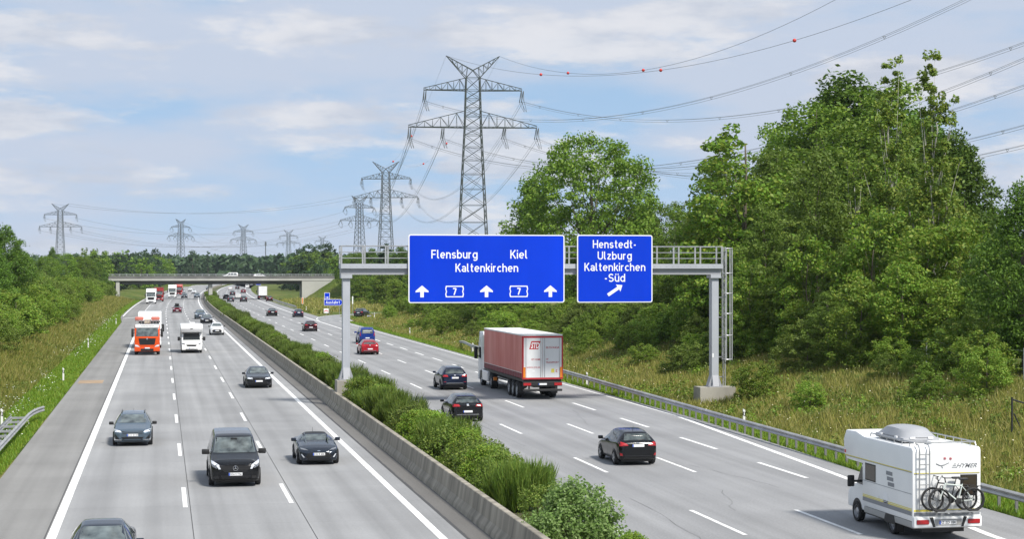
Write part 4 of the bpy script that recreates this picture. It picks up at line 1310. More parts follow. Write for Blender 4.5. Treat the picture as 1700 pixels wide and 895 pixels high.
tree_px('light', 1358, 132, 240, 'yellowish light green tree in front of the dark wood', 0.92, rz=0.9)
tree_px('dark', 1592, 158, 200, 'broad dark tree behind the highest birch at the right', 1.1, rz=3.3)
tree_px('dark', 1702, 101, 285, 'dark heavy tree cut off by the right edge of the photo', 0.98, rz=2.2)
tree_px('birch', 1420, 138, 262, 'shorter thin birch between the light green tree and the tall birches', 1.15, rz=4.0)
tree_px('maple', 1510, 138, 240, 'leafy green tree at the foot of the two tall birches', 1.2, rz=0.2)
tree_px('light', 1270, 142, 330, 'small light green tree under the slender tree by the ladder', 0.85, rz=2.9)
tree_px('maple', 1185, 160, 330, 'round green tree directly behind the right gantry post', 1.15, rz=5.0)
tree_px('under2', 1450, 122, 355, 'bushy young tree below the thin birches, left of the fence posts', 1.0)
tree_px('under', 1540, 118, 372, 'wide bushy young tree right behind the fence posts', 1.15)
tree_px('under2', 1610, 117, 370, 'young tree between the fence posts and the dark tree at the edge', 1.1)
tree_px('under2', 1340, 128, 400, 'young tree with pale leaves low in front of the light green tree', 1.0)
tree_px('light', 1400, 124, 400, 'low light green tree above the grassy bank in the middle of the wood', 0.85)
tree_px('under', 1245, 134, 428, 'bushy young tree right of the gantry ladder low on the bank', 1.0)
tree_px('under2', 1150, 150, 432, 'young tree seen under the gantry beam near the right post', 1.0)
tree_px('dark2', 1060, 190, 420, 'dark tree seen below the beam between the small sign and the right post', 1.0)
tree_px('under', 1100, 168, 470, 'rounded bush-like tree below the small blue sign', 1.1)
for px, D, tp in ((1640, 170, 330), (1665, 140, 390), (1560, 185, 290), (1450, 195, 220), (1350, 205, 260), (1250, 205, 300), (1200, 230, 350), (1010, 260, 385), (950, 250, 400), (1480, 160, 330), (1300, 160, 380), (1620, 135, 430), (1720, 130, 330)):
    tree_px(random.choice(['dark', 'dark2']), px, D, tp, 'dark background tree filling gaps in the right wood', 1.15, 'background trees of the right wood')
for px, D, tp, kk in ((1112, 232, 335, 'dark2'), (1222, 162, 205, 'maple'), (1290, 160, 240, 'light'), (1205, 165, 260, 'light'), (1160, 212, 342, 'dark'), (1468, 168, 138, 'dark2'), (1530, 165, 165, 'dark'), (1352, 168, 168, 'dark2'), (1300, 172, 250, 'dark'), (1415, 150, 200, 'dark2'), (1500, 150, 215, 'light'), (1575, 140, 270, 'maple')):
    tree_px(kk, px, D, tp, 'tall background tree filling the middle of the right wood', 1.2, 'tall background trees of the right wood')
for px, D, tp, kk in ((1200, 148, 400, 'under'), (1285, 133, 470, 'under'), (1330, 126, 500, 'under2'), (1375, 120, 480, 'light'), (1430, 117, 460, 'under'), (1500, 114, 440, 'under2'), (1570, 112, 460, 'under'), (1640, 110, 450, 'light'), (1680, 104, 480, 'under'), (1135, 155, 490, 'under2'), (1225, 140, 500, 'light')):
    tree_px(kk, px, D, tp, 'young bushy tree in the sunny front of the right wood', 1.25, 'young trees in front of the right wood')
# trees left of the oak, behind the signs and towards the bridge
for px, D, tp, k in ((850, 300, 415, 'dark2'), (810, 330, 425, 'under'), (770, 350, 432, 'dark2'), (735, 380, 432, 'dark'), (700, 400, 428, 'dark2'), (668, 440, 404, 'dark'), (640, 470, 402, 'far2'), (615, 500, 408, 'dark'), (590, 520, 418, 'dark2'), (640, 430, 440, 'under'), (690, 380, 452, 'under2'), (600, 470, 448, 'under'), (570, 560, 425, 'dark'), (740, 340, 455, 'under2'), (790, 310, 450, 'under'), (840, 280, 440, 'dark2'), (880, 262, 430, 'dark'), (655, 400, 462, 'under'), (625, 440, 460, 'under2')):
    tree_px(k, px, D, tp, 'tree in the dense row behind the gantry between oak and bridge', 1.25, 'trees in the row behind the gantry')
# left bank
tree_px('dark', 5, 215, 366, 'dark tall tree rising at the left edge of the photo', 1.15, rz=1)
tree_px('dark', 26, 245, 400, 'dark tree right beside the tall one at the left edge', 0.9)
tree_px('dark', -20, 190, 378, 'dark tree cut by the left edge above the light green shrubs', 1.2)
tree_px('dark', 86, 430, 406, 'round dark tree at the foot of the leftmost pylon', 0.7)
tree_px('dark2', 45, 330, 425, 'low dark tree left of the leftmost pylon', 1.0)
tree_px('dark2', 110, 420, 420, 'leafy tree right of the leftmost pylon', 1.3)
tree_px('dark2', 75, 380, 424, 'leafy tree just in front of the leftmost pylon', 1.3)
tree_px('dark2', 138, 470, 425, 'last leafy tree of the left bank before the bridge', 1.2)
tree_px('dark', 165, 500, 432, 'tree at the left end of the bridge', 1.1)
rs = random.Random(5)
n_left = 0
for row, (xo, y0, y1, hh) in enumerate(((-14.6, 126, 515, 3.6), (-17.6, 118, 515, 4.5), (-21.5, 116, 490, 5.0), (-27, 112, 470, 5.4))):
    y = y0
    while y < y1:
        k = rs.choice(['shrub', 'shrub', 'shrub2', 'shrub3', 'shrub', 'shrub2'])
        hgt = hh * rs.uniform(0.72, 1.15)
        X = xo + rs.uniform(-1.0, 1.0) - (1.0 if y > 300 else 0)
        plant(k, X, y, hgt, 'green shrub in the dense thicket on the left bank', 'shrub', 'shrubs of the thicket on the left bank', rs.uniform(1.05, 1.4))
        y += rs.uniform(5.5, 8.5) * (1.0 if y < 260 else 1.9) * (1.0 if row < 3 else 1.4); n_left += 1
# shrubs on the right bank
for i in range(62):
    Y = 96 * (325 / 96) ** rs.random(); X = rs.uniform(38.5, 47.5) if rs.random() < 0.8 else rs.uniform(47, 52)
    if 105 < Y < 122 and X < 40: continue
    if Y < 118 and X < 42: continue
    hgt = rs.uniform(1.2, 3.4) * (0.55 + 0.45 * sstep(36, 46, X)) * (0.7 if Y < 110 else 1)
    plant(rs.choice(['shrub', 'shrub2', 'shrub3']), X, Y, hgt, 'self-sown shrub on the grassy right bank below the wood', 'shrub', 'shrubs scattered on the right bank', rs.uniform(0.9, 1.3))
for i in range(48):
    Y = 128 * (330 / 128) ** rs.random(); X = rs.uniform(35.5, 43)
    plant(rs.choice(['shrub', 'shrub2', 'shrub']), X, Y, rs.uniform(0.9, 2.6), 'low leafy shrub on the lower slope between lorry and gantry', 'shrub', 'low shrubs of the right slope beyond the gantry', rs.uniform(1.0, 1.5))
for i in range(52):
    Y = 88 + i * 4.4; X = (43.6 if Y < 150 else 42.5) + rs.uniform(-1.3, 2.0)
    plant(rs.choice(['shrub', 'shrub3', 'shrub', 'shrub2']), X, Y, rs.uniform(1.6, 3.6), 'taller shrub in the hem along the foot of the right wood', 'shrub', 'shrubs in the hem of the right wood', rs.uniform(0.9, 1.3))
for px, py, hgt, lb in ((1535, 668, 1.9, 'dark rounded bush alone in the straw grass of the right bank'), (1190 + 65, 640, 2.3, 'leafy bush right beside the right gantry footing'), (1345, 655, 1.6, 'low bush in the straw grass between gantry and motorhome')):
    X, Y = on_ground(px, py, 1.2)
    plant('shrub3' if '668' in str(py) else 'shrub', X, Y, hgt, lb, 'shrub', None, 1.1)

# ---- far woods: trees one can tell apart, then the mass behind
for i in range(120):
    px = rs.uniform(150, 690); D = rs.uniform(620, 980)
    X, Y = at(px, D); xr = X - shift(Y)
    if -14 < xr < 44 or (Y < 560 and X > 0): continue
    tp = 424 + rs.uniform(-6, 14)
    plant(rs.choice(['far1', 'far2', 'far3', 'far1']), X, Y, max(6, zrow(tp, D)), 'distant tree in the woods beyond the bridge', 'tree', 'distant trees beyond the bridge', rs.uniform(0.9, 1.3))
for px, D, tp in ((213, 900, 413), (243, 930, 412), (258, 930, 412), (512, 800, 404), (530, 800, 405), (545, 760, 402), (497, 900, 412), (320, 1150, 415), (345, 1150, 416)):
    tree_px(random.choice(['far1', 'far2']), px, D, tp, 'distant tree standing a little taller than the woods around it', 0.8, 'taller distant trees')
mbv = []
rngf = np.random.default_rng(77)
for i in range(900):
    px = rngf.uniform(-150, 1150); D = rngf.uniform(1150, 1900)
    X, Y = at(px, D)
    hgt = zrow(425 + rngf.uniform(-4, 6), D)
    R_ = rngf.uniform(5, 9)
    n = 60
    d = unit(rngf.normal(size=(n, 3))); d[:, 2] = np.abs(d[:, 2])
    cent = np.array([X, Y, hgt * 0.55]) + d * np.array([R_, R_, hgt * 0.45]) * rngf.uniform(0.6, 1, (n, 1))
    mbv.append(leaves(cent, d, 1.9, rngf, 0.8))
    cent = np.array([X, Y, 0]) + rngf.uniform(-1, 1, (24, 3)) * np.array([R_, R_, 0]) + np.array([0, 0, 1]) * rngf.uniform(0, hgt * 0.6, (24, 1))
    mbv.append(leaves(cent, rngf.normal(size=(24, 3)), 2.4, rngf, 0.8))
o = lnk(bpy.data.objects.new('distant_forest', np_mesh('distant_forest', np.concatenate(mbv), 4, L_FAR)))
tag(o, 'dark blue-green belt of far forest along the horizon', 'forest', kind='stuff')

# ---- median planting: broom with upright green switches, leafy scrub and one pale willow
def broom_geo(seed, n, h, R):
    """tufts of upright switches, each tuft fanning from its own foot"""
    rng = np.random.default_rng(seed)
    nt_ = 26
    ta = rng.uniform(0, 2 * np.pi, nt_); tr = np.sqrt(rng.uniform(0, 1, nt_)) * R * 0.85
    th = h * rng.uniform(0.62, 1.08, nt_) * (1.0 - 0.42 * (tr / R) ** 2)
    k = rng.integers(0, nt_, n)
    foot = np.stack([tr[k] * np.cos(ta[k]), tr[k] * np.sin(ta[k]), np.zeros(n)], 1)
    up0 = rng.uniform(0.0, 0.72, n)
    out_ = np.stack([np.cos(ta[k]), np.sin(ta[k]), np.zeros(n)], 1) * (tr[k] / R * 0.30)[:, None]
    spread = rng.normal(size=(n, 3)) * np.array([.19, .19, .03]) * (0.5 + up0)[:, None]
    base = foot + (out_ + spread) * (up0 * th[k])[:, None] * 0.9 + np.array([0, 0, 1]) * (up0 * th[k])[:, None]
    d = unit(out_ * 1.1 + rng.normal(size=(n, 3)) * np.array([.26, .26, .1]) + np.array([0, 0, 1.0]))
    ln = np.minimum(th[k] - base[:, 2] + 0.12, h * rng.uniform(0.16, 0.42, n))
    ln = np.maximum(ln, 0.10)
    tipp = base + d * ln[:, None]
    sd_ = unit(np.cross(d, rng.normal(size=(n, 3)))) * (0.0105 * rng.uniform(0.7, 1.5, n))[:, None]
    midp = base * 0.5 + tipp * 0.5 + rng.normal(size=(n, 3)) * 0.02
    V = np.stack([base - sd_ * 0.6, base + sd_ * 0.6, midp + sd_, tipp, midp - sd_], 1)
    return V.reshape(-1, 3)
def near_axis(V, k, r):
    q = V.reshape(-1, k, 3); c_ = q.mean(1)
    return q[np.hypot(c_[:, 0], c_[:, 1]) < r].reshape(-1, 3)
def make_shrub_mesh(V, k, m):
    V = near_axis(V, k, 1.6 if m is L_WILLOW else 1.22)
    return np_mesh('foliage', V, k, m)
MED = {}
for i in range(3): MED['broom%d' % i] = (make_shrub_mesh(broom_geo(40 + i, 11000, 1.9, 1.25), 5, L_BROOM), 1.9)
V, P = crown_geo(51, 1.8, 1.15, 0.05, PROF['bush'], 130, 60, 0.24, 0.045, flat=0.8, amp=0.5); MED['scrub0'] = (make_shrub_mesh(V, 4, L_SHRUB), 1.8)
V, P = crown_geo(52, 1.7, 1.2, 0.05, PROF['bush'], 130, 60, 0.24, 0.045, flat=0.9, amp=0.6); MED['scrub1'] = (make_shrub_mesh(V, 4, L_SCRUB), 1.7)
V, P = crown_geo(53, 1.9, 1.45, 0.1, PROF['bush'], 230, 60, 0.24, 0.055, flat=1.5, amp=0.55, up=0.8); MED['willow'] = (make_shrub_mesh(V, 4, L_WILLOW), 1.9)
sb = MB()
for i in range(14):
    t = i / 14 * 6.28; sb.tube([(0.1 * math.cos(t), 0.1 * math.sin(t), -0.1), (0.3 * math.cos(t), 0.3 * math.sin(t), 0.5), (0.55 * math.cos(t), 0.55 * math.sin(t), 1.0)], 0.022, 4, 0.008)
STEM = bpy.data.meshes.new('stem'); STEM.from_pydata(sb.v, [], sb.f); STEM.materials.append(m_bark)
def med(key, X, Y, h, label, group, wide=1.0):
    me, hh = MED[key]
    e = empty('willow_shrub' if key == 'willow' else 'broom_shrub' if 'broom' in key else 'scrub_shrub', (X, Y, 0.0), rs.uniform(0, 6.28), label, 'shrub', group)
    s = h / hh; e.scale = (s * wide, s * wide, s)
    lnk(bpy.data.objects.new('foliage', me), e); lnk(bpy.data.objects.new('stem', STEM), e)
med('willow', 12.1, 52.6, 1.95, 'pale silvery-leaved shrub, nearest large one on the median', None, 1.05)
med('broom0', 12.2, 61.3, 1.9, 'bright green broom shrub with upright switches just beyond the pale shrub', None, 1.05)
med('scrub1', 12.35, 57.2, 1.5, 'low olive scrub between the pale shrub and the first green broom', None, 0.95)
med('scrub0', 12.6, 47.6, 1.25, 'low green scrub at the bottom edge of the photo right of the pale shrub', None, 1.0)
med('broom1', 13.2, 45.2, 1.15, 'small broom tuft cut by the bottom edge of the photo, farthest right on the median', None, 1.0)
med('scrub0', 11.75, 106.6, 2.1, 'dense leafy bush in front of the left gantry footing', None, 1.1)
med('broom2', 12.6, 108.8, 2.3, 'tall green bush just right of the left gantry footing', None, 1.0)
y = 66.0; k = 0
while y < 620:
    gap = 2.25 if y < 140 else 3.0 if y < 300 else 5.0
    key = rs.choice(['broom0', 'broom1', 'broom2', 'scrub0', 'scrub1', 'scrub0', 'scrub1'])
    br_ = 'broom' in key
    med(key, 12.4 + rs.uniform(-0.2, 0.25) + shift(y), y, rs.uniform(1.5, 2.1) * (1.0 if br_ else 0.92) * (0.9 if y > 150 else 1), ('green broom shrub with upright switches in the median row' if br_ else 'leafy scrub bush between brooms in the median row'), 'broom shrubs of the median' if br_ else 'leafy scrub of the median', (1.14 if y < 140 else 1.2 if y < 300 else 1.7) * rs.uniform(0.9, 1.08))
    y += gap * rs.uniform(0.8, 1.2); k += 1

# ---- grass, too fine to count
def blades(X, Y, Z, h, w_, rng, lean=0.35):
    n = len(X)
    a = rng.uniform(0, 2 * np.pi, n)
    s = np.stack([np.cos(a), np.sin(a), np.zeros(n)], 1) * w_[:, None]
    base = np.stack([X, Y, Z], 1)
    tp = base + np.stack([rng.normal(0, lean, n) * h, rng.normal(0, lean, n) * h, h], 1)
    return np.stack([base - s, base + s, tp], 1).reshape(-1, 3)
gzv = np.vectorize(gz)
L_STRAW = leafmat('grass_straw', (0.21, 0.22, 0.042), (0.30, 0.285, 0.066), (0.36, 0.31, 0.115), 0.3, 0.0)
L_GREEN = leafmat('grass_green', (0.121, 0.230, 0.017), (0.180, 0.300, 0.025), (0.261, 0.300, 0.038), 0.3, 0.0)
L_MEADOW = leafmat('grass_meadow', (0.125, 0.175, 0.025), (0.200, 0.225, 0.042), (0.320, 0.285, 0.090), 0.3, 0.0)
def turf(name, m, n, xr, yr, hr, label, dens=None, seed=1, wk=1.0):
    rng = np.random.default_rng(seed)
    u = rng.uniform(0, 1, n)
    Y = yr[0] * (yr[1] / yr[0]) ** u                        # denser near the camera
    X = rng.uniform(xr[0], xr[1], n)
    c1 = rng.uniform(0, 1, n)
    ph = np.sin(X * 0.9 + 1.3 * np.sin(Y * 0.21)) + np.sin(Y * 0.35 + X * 0.4) + np.sin(X * 2.1 - Y * 0.8)
    keep = c1 < (dens(X, Y, ph) if dens else 1.0)
    X, Y, ph = X[keep], Y[keep], ph[keep]
    Xs = X + np.vectorize(shift)(Y)
    Z = gzv(Xs, Y) - 0.02
    D = Y
    h = rng.uniform(hr[0], hr[1], len(X)) * (1 + 0.25 * np.clip(ph, -1.5, 1.5) / 1.5)
    w_ = (0.012 + 0.00016 * D) * rng.uniform(0.7, 1.4, len(X)) * wk
    o = lnk(bpy.data.objects.new(name, np_mesh(name, blades(Xs, Y, Z, h, w_, rng), 3, m)))
    tag(o, label, 'grass', kind='stuff')
turf('tall_grass', L_STRAW, 150000, (32.2, 50), (60, 330), (0.22, 0.55), 'tall straw-coloured grass on the right bank', lambda X, Y, p: np.clip(0.75 + 0.3 * p, 0.2, 1), 2, 1.0)
turf('green_grass', L_MEADOW, 140000, (31.8, 52), (60, 330), (0.2, 0.5), 'green grass mixed into the right bank', lambda X, Y, p: np.clip(0.6 - 0.35 * p, 0.1, 1), 3, 1.1)
turf('verge_grass', L_GREEN, 90000, (28.35, 32.3), (56, 300), (0.08, 0.24), 'short green grass under the right guardrail', lambda X, Y, p: np.where(X > np.interp(Y, [q[0] for q in RIGHT_EDGE], [q[1] for q in RIGHT_EDGE]) + 0.08, 1.0, 0.0), 4, 1.1)
turf('verge_grass', L_GREEN, 120000, (-10.5, -6.45), (74, 520), (0.08, 0.26), 'short green grass along the left shoulder', lambda X, Y, p: np.where(X < np.interp(Y, [300, 335], [-6.45, -7.4]), 1.0, 0.0), 5, 1.1)
turf('meadow_grass', L_MEADOW, 130000, (-16.5, -9.0), (90, 520), (0.25, 0.65), 'taller meadow grass on the slope below the left thicket', lambda X, Y, p: 0.9, 6, 1.2)
turf('straw_grass', L_STRAW, 26000, (-15.5, -9.6), (95, 520), (0.35, 0.8), 'straw grass mixed into the left slope', lambda X, Y, p: 0.5 + 0.4 * np.sign(p), 7, 1.2)
turf('field_grass', L_STRAW, 60000, (32, 120), (370, 520), (0.3, 0.9), 'dry grass in the field beyond the exit ramp', lambda X, Y, p: 0.6 + 0.3 * np.sign(p), 8, 2.2)
turf('field_grass', L_MEADOW, 60000, (29, 120), (335, 520), (0.2, 0.7), 'green meadow around the exit ramp', lambda X, Y, p: np.where((Y > 378) | ((X < 33) & (Y > 352)), 0.7 - 0.3 * np.sign(p), 0.0), 9, 2.2)
def weeds(name, m, n, xr, yr, label, seed, ls=0.09):
    rng = np.random.default_rng(seed)
    Y = yr[0] * (yr[1] / yr[0]) ** rng.uniform(0, 1, n); X = rng.uniform(xr[0], xr[1], n)
    ph = np.sin(X * 0.7 + Y * 0.13) + np.sin(Y * 0.31 - X * 0.5) + rng.normal(0, 0.7, n)
    k = ph > 0.1; X, Y = X[k], Y[k]; n = len(X)
    Xs = X + np.vectorize(shift)(Y)
    r = rng.uniform(0.18, 0.55, n)
    off = unit(rng.normal(size=(n, 34, 3))) * (rng.uniform(0.2, 1, (n, 34, 1)) ** .5) * r[:, None, None]
    off[..., 2] = np.abs(off[..., 2]) * 1.3
    C = np.stack([Xs, Y, gzv(Xs, Y)], 1)[:, None, :] + off
    V = leaves(C.reshape(-1, 3), unit(off.reshape(-1, 3)), ls, rng, 0.5)
    o = lnk(bpy.data.objects.new(name, np_mesh(name, V, 4, m)))
    tag(o, label, 'weeds', kind='stuff')
weeds('weeds', L_SHRUB2, 2600, (32.6, 46), (60, 330), 'yellow-green weeds scattered over the right bank', 61)
weeds('weeds', L_SHRUB, 1700, (32.4, 46), (60, 330), 'fresh green weeds scattered over the right bank', 62)
weeds('weeds', L_SHRUB2, 1300, (-15, -9.0), (85, 420), 'yellow-green weeds scattered on the left slope', 63)
weeds('weeds', L_OAK, 700, (33, 46), (62, 330), 'dark green weeds scattered over the right bank', 64)
# white wild flowers of the left verge
rngw = np.random.default_rng(9)
n = 2000
Y = 78 * (360 / 78) ** rngw.uniform(0, 1, n); X = rngw.normal(-8.6, 1.0, n)
ph = np.sin(Y * 0.16 + X) + np.sin(Y * 0.07) + np.sin(X * 3 + Y * 0.5)
k = (ph > 0.15) & (X < -6.7) & (X > -13); X, Y = X[k], Y[k]
Z = gzv(X, Y) + rngw.uniform(0.25, 0.6, len(X))
V = leaves(np.stack([X, Y, Z], 1), np.tile([0, 0, 1.0], (len(X), 1)), 0.026 + 0.0001 * Y, rngw, 0.9, 1.0, 0.2, 0.4)
o = lnk(bpy.data.objects.new('wild_flowers', np_mesh('wild_flowers', V, 4, mat('petal_white', (0.72, 0.72, 0.66), 0.8))))
tag(o, 'white wild flowers dotted along the left verge', 'flowers', kind='stuff')
n = 1500
Y = 65 * (300 / 65) ** rngw.uniform(0, 1, n); X = rngw.uniform(31.5, 45, n)
V = leaves(np.stack([X, Y, gzv(X, Y) + rngw.uniform(0.3, 0.7, n)], 1), np.tile([0, 0, 1.0], (n, 1)), 0.03 + 0.0001 * Y, rngw, 0.9, 1.0, 0.2, 0.4)
o = lnk(bpy.data.objects.new('wild_flowers', np_mesh('wild_flowers', V, 4, mat('petal_cream', (0.62, 0.58, 0.40), 0.8))))
tag(o, 'pale wild flowers scattered over the right bank', 'flowers', kind='stuff')

# ---- wire fence along the foot of the right wood
fe = empty('wire_fence', (45.6, 110, 2.3), 0, 'wire fence on thin grey posts along the foot of the right wood', 'fence')
fp = []
for i, px in enumerate((1700, 1642, 1590, 1538, 1489, 1447, 1405, 1366, 1330, 1296, 1262)):
    X = 45.6 + 0.05 * i
    k_ = (px - 850) / F
    Y = X * (CP - k_ * SP) / (SP + k_ * CP)
    z = gz(X, Y); fp.append((X, Y, z))
    mb = MB(); mb.bar((X - 45.6, Y - 110, z - 2.3 - 0.2), (X - 45.6, Y - 110, z - 2.3 + 1.85), 0.045, 6); mb.build('post', m_galv, fe)
for zz in (0.3, 0.75, 1.2, 1.7):
    mb = MB(); mb.tube([(p[0] - 45.6, p[1] - 110, p[2] - 2.3 + zz) for p in fp], 0.005, 4); mb.build('wire', m_galv, fe)
# field gate corner at the right edge
X, Y = on_ground(1680, 715, 1.0)
e = empty('fence_corner', (X, Y, gz(X, Y)), 0, 'dark fence post with sloping rail at the right edge of the photo', 'fence')
mb = MB(); mb.bar((0, 0, -0.2), (0, 0, 1.75), 0.05, 6); mb.build('post', m_trim, e)
mb = MB(); mb.bar((0, 0, 1.65), (1.6, -0.3, 1.15), 0.04, 5); mb.bar((0.1, 0, 1.0), (0.65, 0, -0.1), 0.035, 5); mb.build('rail', m_trim, e)

# ------------------------------------------------------------------ vehicles
# a car's own frame: x to its left-right, front towards +y, wheels on z = 0; s runs back from the nose
def catmull(P, n):
    P = np.asarray(P, float); m = len(P)
    Q = np.vstack([2 * P[0] - P[1], P, 2 * P[-1] - P[-2]])
    seg = np.linspace(0, m - 1 - 1e-9, n)
    i = seg.astype(int); t = (seg - i)[:, None]
    a, b, c_, d = Q[i], Q[i + 1], Q[i + 2], Q[i + 3]
    return 0.5 * (2 * b + (c_ - a) * t + (2 * a - 5 * b + 4 * c_ - d) * t ** 2 + (3 * b - a - 3 * c_ + d) * t ** 3)
def body_bm(st, L_, ns=84, nr=23, smooth=3):
    st = np.array(st, float)
    s = np.unique(np.concatenate([np.linspace(0, L_, ns), np.linspace(0, 0.3, 9), np.linspace(L_ - 0.3, L_, 9)]))
    Pm = np.stack([np.interp(s, st[:, 0], st[:, k]) for k in range(1, 6)], 1)
    for _ in range(smooth):
        Q = Pm.copy(); Q[1:-1] = 0.25 * Pm[:-2] + 0.5 * Pm[1:-1] + 0.25 * Pm[2:]; Pm = Q
    bm = bmesh.new(); rings = []
    for si, (zs, zb, zt, w_, wt) in zip(s, Pm):
        hgt = zt - zb; e = min(0.07, 0.4 * hgt)
        ctl = [(0, zs), (w_ * .80, zs), (w_ * .955, zs + .07 * (zb - zs)), (w_, zs + .42 * (zb - zs)), (w_ * .992, zb - .14 * (zb - zs)), (w_ * .955, zb), ((w_ * .94 + wt) / 2 + .015, zb + .48 * hgt), (wt, zt - e), (wt * .86, zt - .004), (wt * .45, zt + .012), (0, zt + .016)]
        h = catmull(ctl, nr)
        y = L_ / 2 - si
        ring = [bm.verts.new((p[0], y, p[1])) for p in h] + [bm.verts.new((-p[0], y, p[1])) for p in h[-2:0:-1]]
        rings.append(ring)
    n = len(rings[0])
    for a, b in zip(rings[:-1], rings[1:]):
        for k in range(n): bm.faces.new((a[k], a[(k + 1) % n], b[(k + 1) % n], b[k]))
    bm.faces.new(rings[0][::-1]); bm.faces.new(rings[-1])
    bmesh.ops.recalc_face_normals(bm, faces=bm.faces[:])
    return bm
class Shell:
    """a body to lay panes, lamps and trim on, following its curves"""
    def __init__(s, bm, L_):
        s.bvh = BVHTree.FromBMesh(bm); s.L = L_
        bm.verts.ensure_lookup_table()
    def pad(s, polys, axis, off, name, m, parent, grid=0.09, mirror=False):
        out_ = MB()
        P2 = list(polys)
        if mirror: P2 += [[(-p[0], p[1]) for p in q] for q in polys]
        for poly in P2:
            bm = bmesh.new()
            vs_ = [bm.verts.new((p[0], p[1], 0)) for p in poly]
            bm.faces.new(vs_)
            xs = [p[0] for p in poly]; ys = [p[1] for p in poly]
            for lo, hi, nn in ((min(xs), max(xs), (1, 0, 0)), (min(ys), max(ys), (0, 1, 0))):
                g = lo + grid
                while g < hi - 0.01:
                    bmesh.ops.bisect_plane(bm, geom=bm.verts[:] + bm.edges[:] + bm.faces[:], plane_co=Vector(nn) * g, plane_no=nn)
                    g += grid
            bm.verts.index_update()
            V = []
            for v in bm.verts:
                u, q = v.co.x, v.co.y
                if axis == 'front': o_, d = Vector((u, s.L, q)), Vector((0, -1, 0))
                elif axis == 'rear': o_, d = Vector((u, -s.L, q)), Vector((0, 1, 0))
                elif axis == 'left': o_, d = Vector((-3, s.L / 2 - u, q)), Vector((1, 0, 0))
                elif axis == 'right': o_, d = Vector((3, s.L / 2 - u, q)), Vector((-1, 0, 0))
                else: o_, d = Vector((u, s.L / 2 - q, 6)), Vector((0, 0, -1))
                h, nrm_, _, _ = s.bvh.ray_cast(o_, d)
                if h is None: h, nrm_, _, _ = s.bvh.find_nearest(o_ + d * (s.L / 2 + 0.0 if axis in ('front', 'rear') else 2.2))
                if nrm_.dot(d) > 0: nrm_ = -nrm_
                V.append(h + nrm_ * off)
            out_.add(V, [[v.index for v in f.verts] for f in bm.faces]); bm.free()
        return out_.build(name, m, parent, smooth=True, recalc=True)
    def sides(s, poly, off, name, m, parent, **k):
        for ax in ('left', 'right'): s.pad([poly], ax, off, name, m, parent, **k)
WH = {}
def wheel_meshes(r, w_, style='alloy'):
    key = (r, w_, style)
    if key not in WH:
        t = MB(); h = w_ / 2
        t.lathe_x([(r * .64, -h * .8), (r * .70, -h), (r * .94, -h), (r, -h * .75), (r, h * .75), (r * .94, h), (r * .70, h), (r * .64, h * .8)], n=28)
        to = t.build('tyre_proto', m_rubber, smooth=True); tm = to.data; bpy.data.objects.remove(to)
        q = MB()
        q.lathe_x([(0.0, h * .35), (r * .60, h * .30), (r * .645, h * .86), (r * .66, h * .86)], n=24)
        if style != 'steel':
            for k in range(5):
                a = 2 * math.pi * k / 5
                for da in (-0.13, 0.13):
                    q.bar((h * .78, 0.05 * math.cos(a), 0.05 * math.sin(a)), (h * .84, r * .62 * math.cos(a + da), r * .62 * math.sin(a + da)), 0.024, 4)
            q.lathe_x([(0.0, h * .92), (0.06, h * .9), (0.065, h * .6)], n=10)
        else:
            q.lathe_x([(0.0, h * .9), (r * .3, h * .85), (r * .42, h * .4)], n=16)
        qo = q.build('rim_proto', m_rim, recalc=True); qm = qo.data; bpy.data.objects.remove(qo)
        WH[key] = (tm, qm)
    return WH[key]
def add_wheel(parent, x, y, r, w_, rim=None, style='alloy', dual=False):
    tm, qm = wheel_meshes(r, w_, style)
    t = lnk(bpy.data.objects.new('wheel', tm), parent)
    t.location = (x, y, r); t.rotation_euler = (0, 0, 0 if x > 0 else math.pi)
    q = lnk(bpy.data.objects.new('rim', qm), t)
    if rim is not None: q.material_slots[0].link = 'OBJECT'; q.material_slots[0].material = rim
    return t
def mirror_pair(parent, x, y, z, m, big=1.0):
    for s_ in (-1, 1):
        mb = MB()
        mb.rbox(s_ * x - 0.11 * big, s_ * x + 0.11 * big, y - 0.07, y + 0.05, z - 0.075 * big, z + 0.075 * big, 0.035)
        mb.bar((s_ * (x - 0.16 * big), y - 0.02, z - 0.06), (s_ * x, y, z - 0.04), 0.025, 5)
        mb.build('mirror', m, parent, smooth=True)
def plate(parent, y, z, front, w_=0.52, h=0.11, text=None, x=0.0):
    d = 1 if front else -1
    mb = MB(); mb.b2(x - w_ / 2, x + w_ / 2, y, y + d * 0.012, z - h / 2, z + h / 2)
    p = mb.build('number_plate', m_plate, parent)
    e = -d if front else 1
    mb = MB()
    xa = x - w_ / 2 if not front else x + w_ / 2
    mb.b2(xa, xa + (0.05 if not front else -0.05), y + d * 0.013, y + d * 0.016, z - h / 2 + .004, z + h / 2 - .004); mb.build('plate_band', m_plateb, p)
    if text:
        mb = MB(); text_on(mb, text, x - w_ * .37, x + w_ * .45, z - h * .34, z + h * .34, y + d * 0.016, 0.01, back=front) if not front else text_on(mb, text, x - w_ * .45, x + w_ * .37, z - h * .34, z + h * .34, y + d * 0.016, 0.01, back=True)
        mb.build('plate_letters', m_ink, p, recalc=False)
def arch_poly(s, r, n=12):
    return [(s + r * math.cos(t), r * 0.92 + r * math.sin(t)) for t in np.linspace(0, math.pi, n)] + [(s - r, 0.17), (s + r, 0.17)]

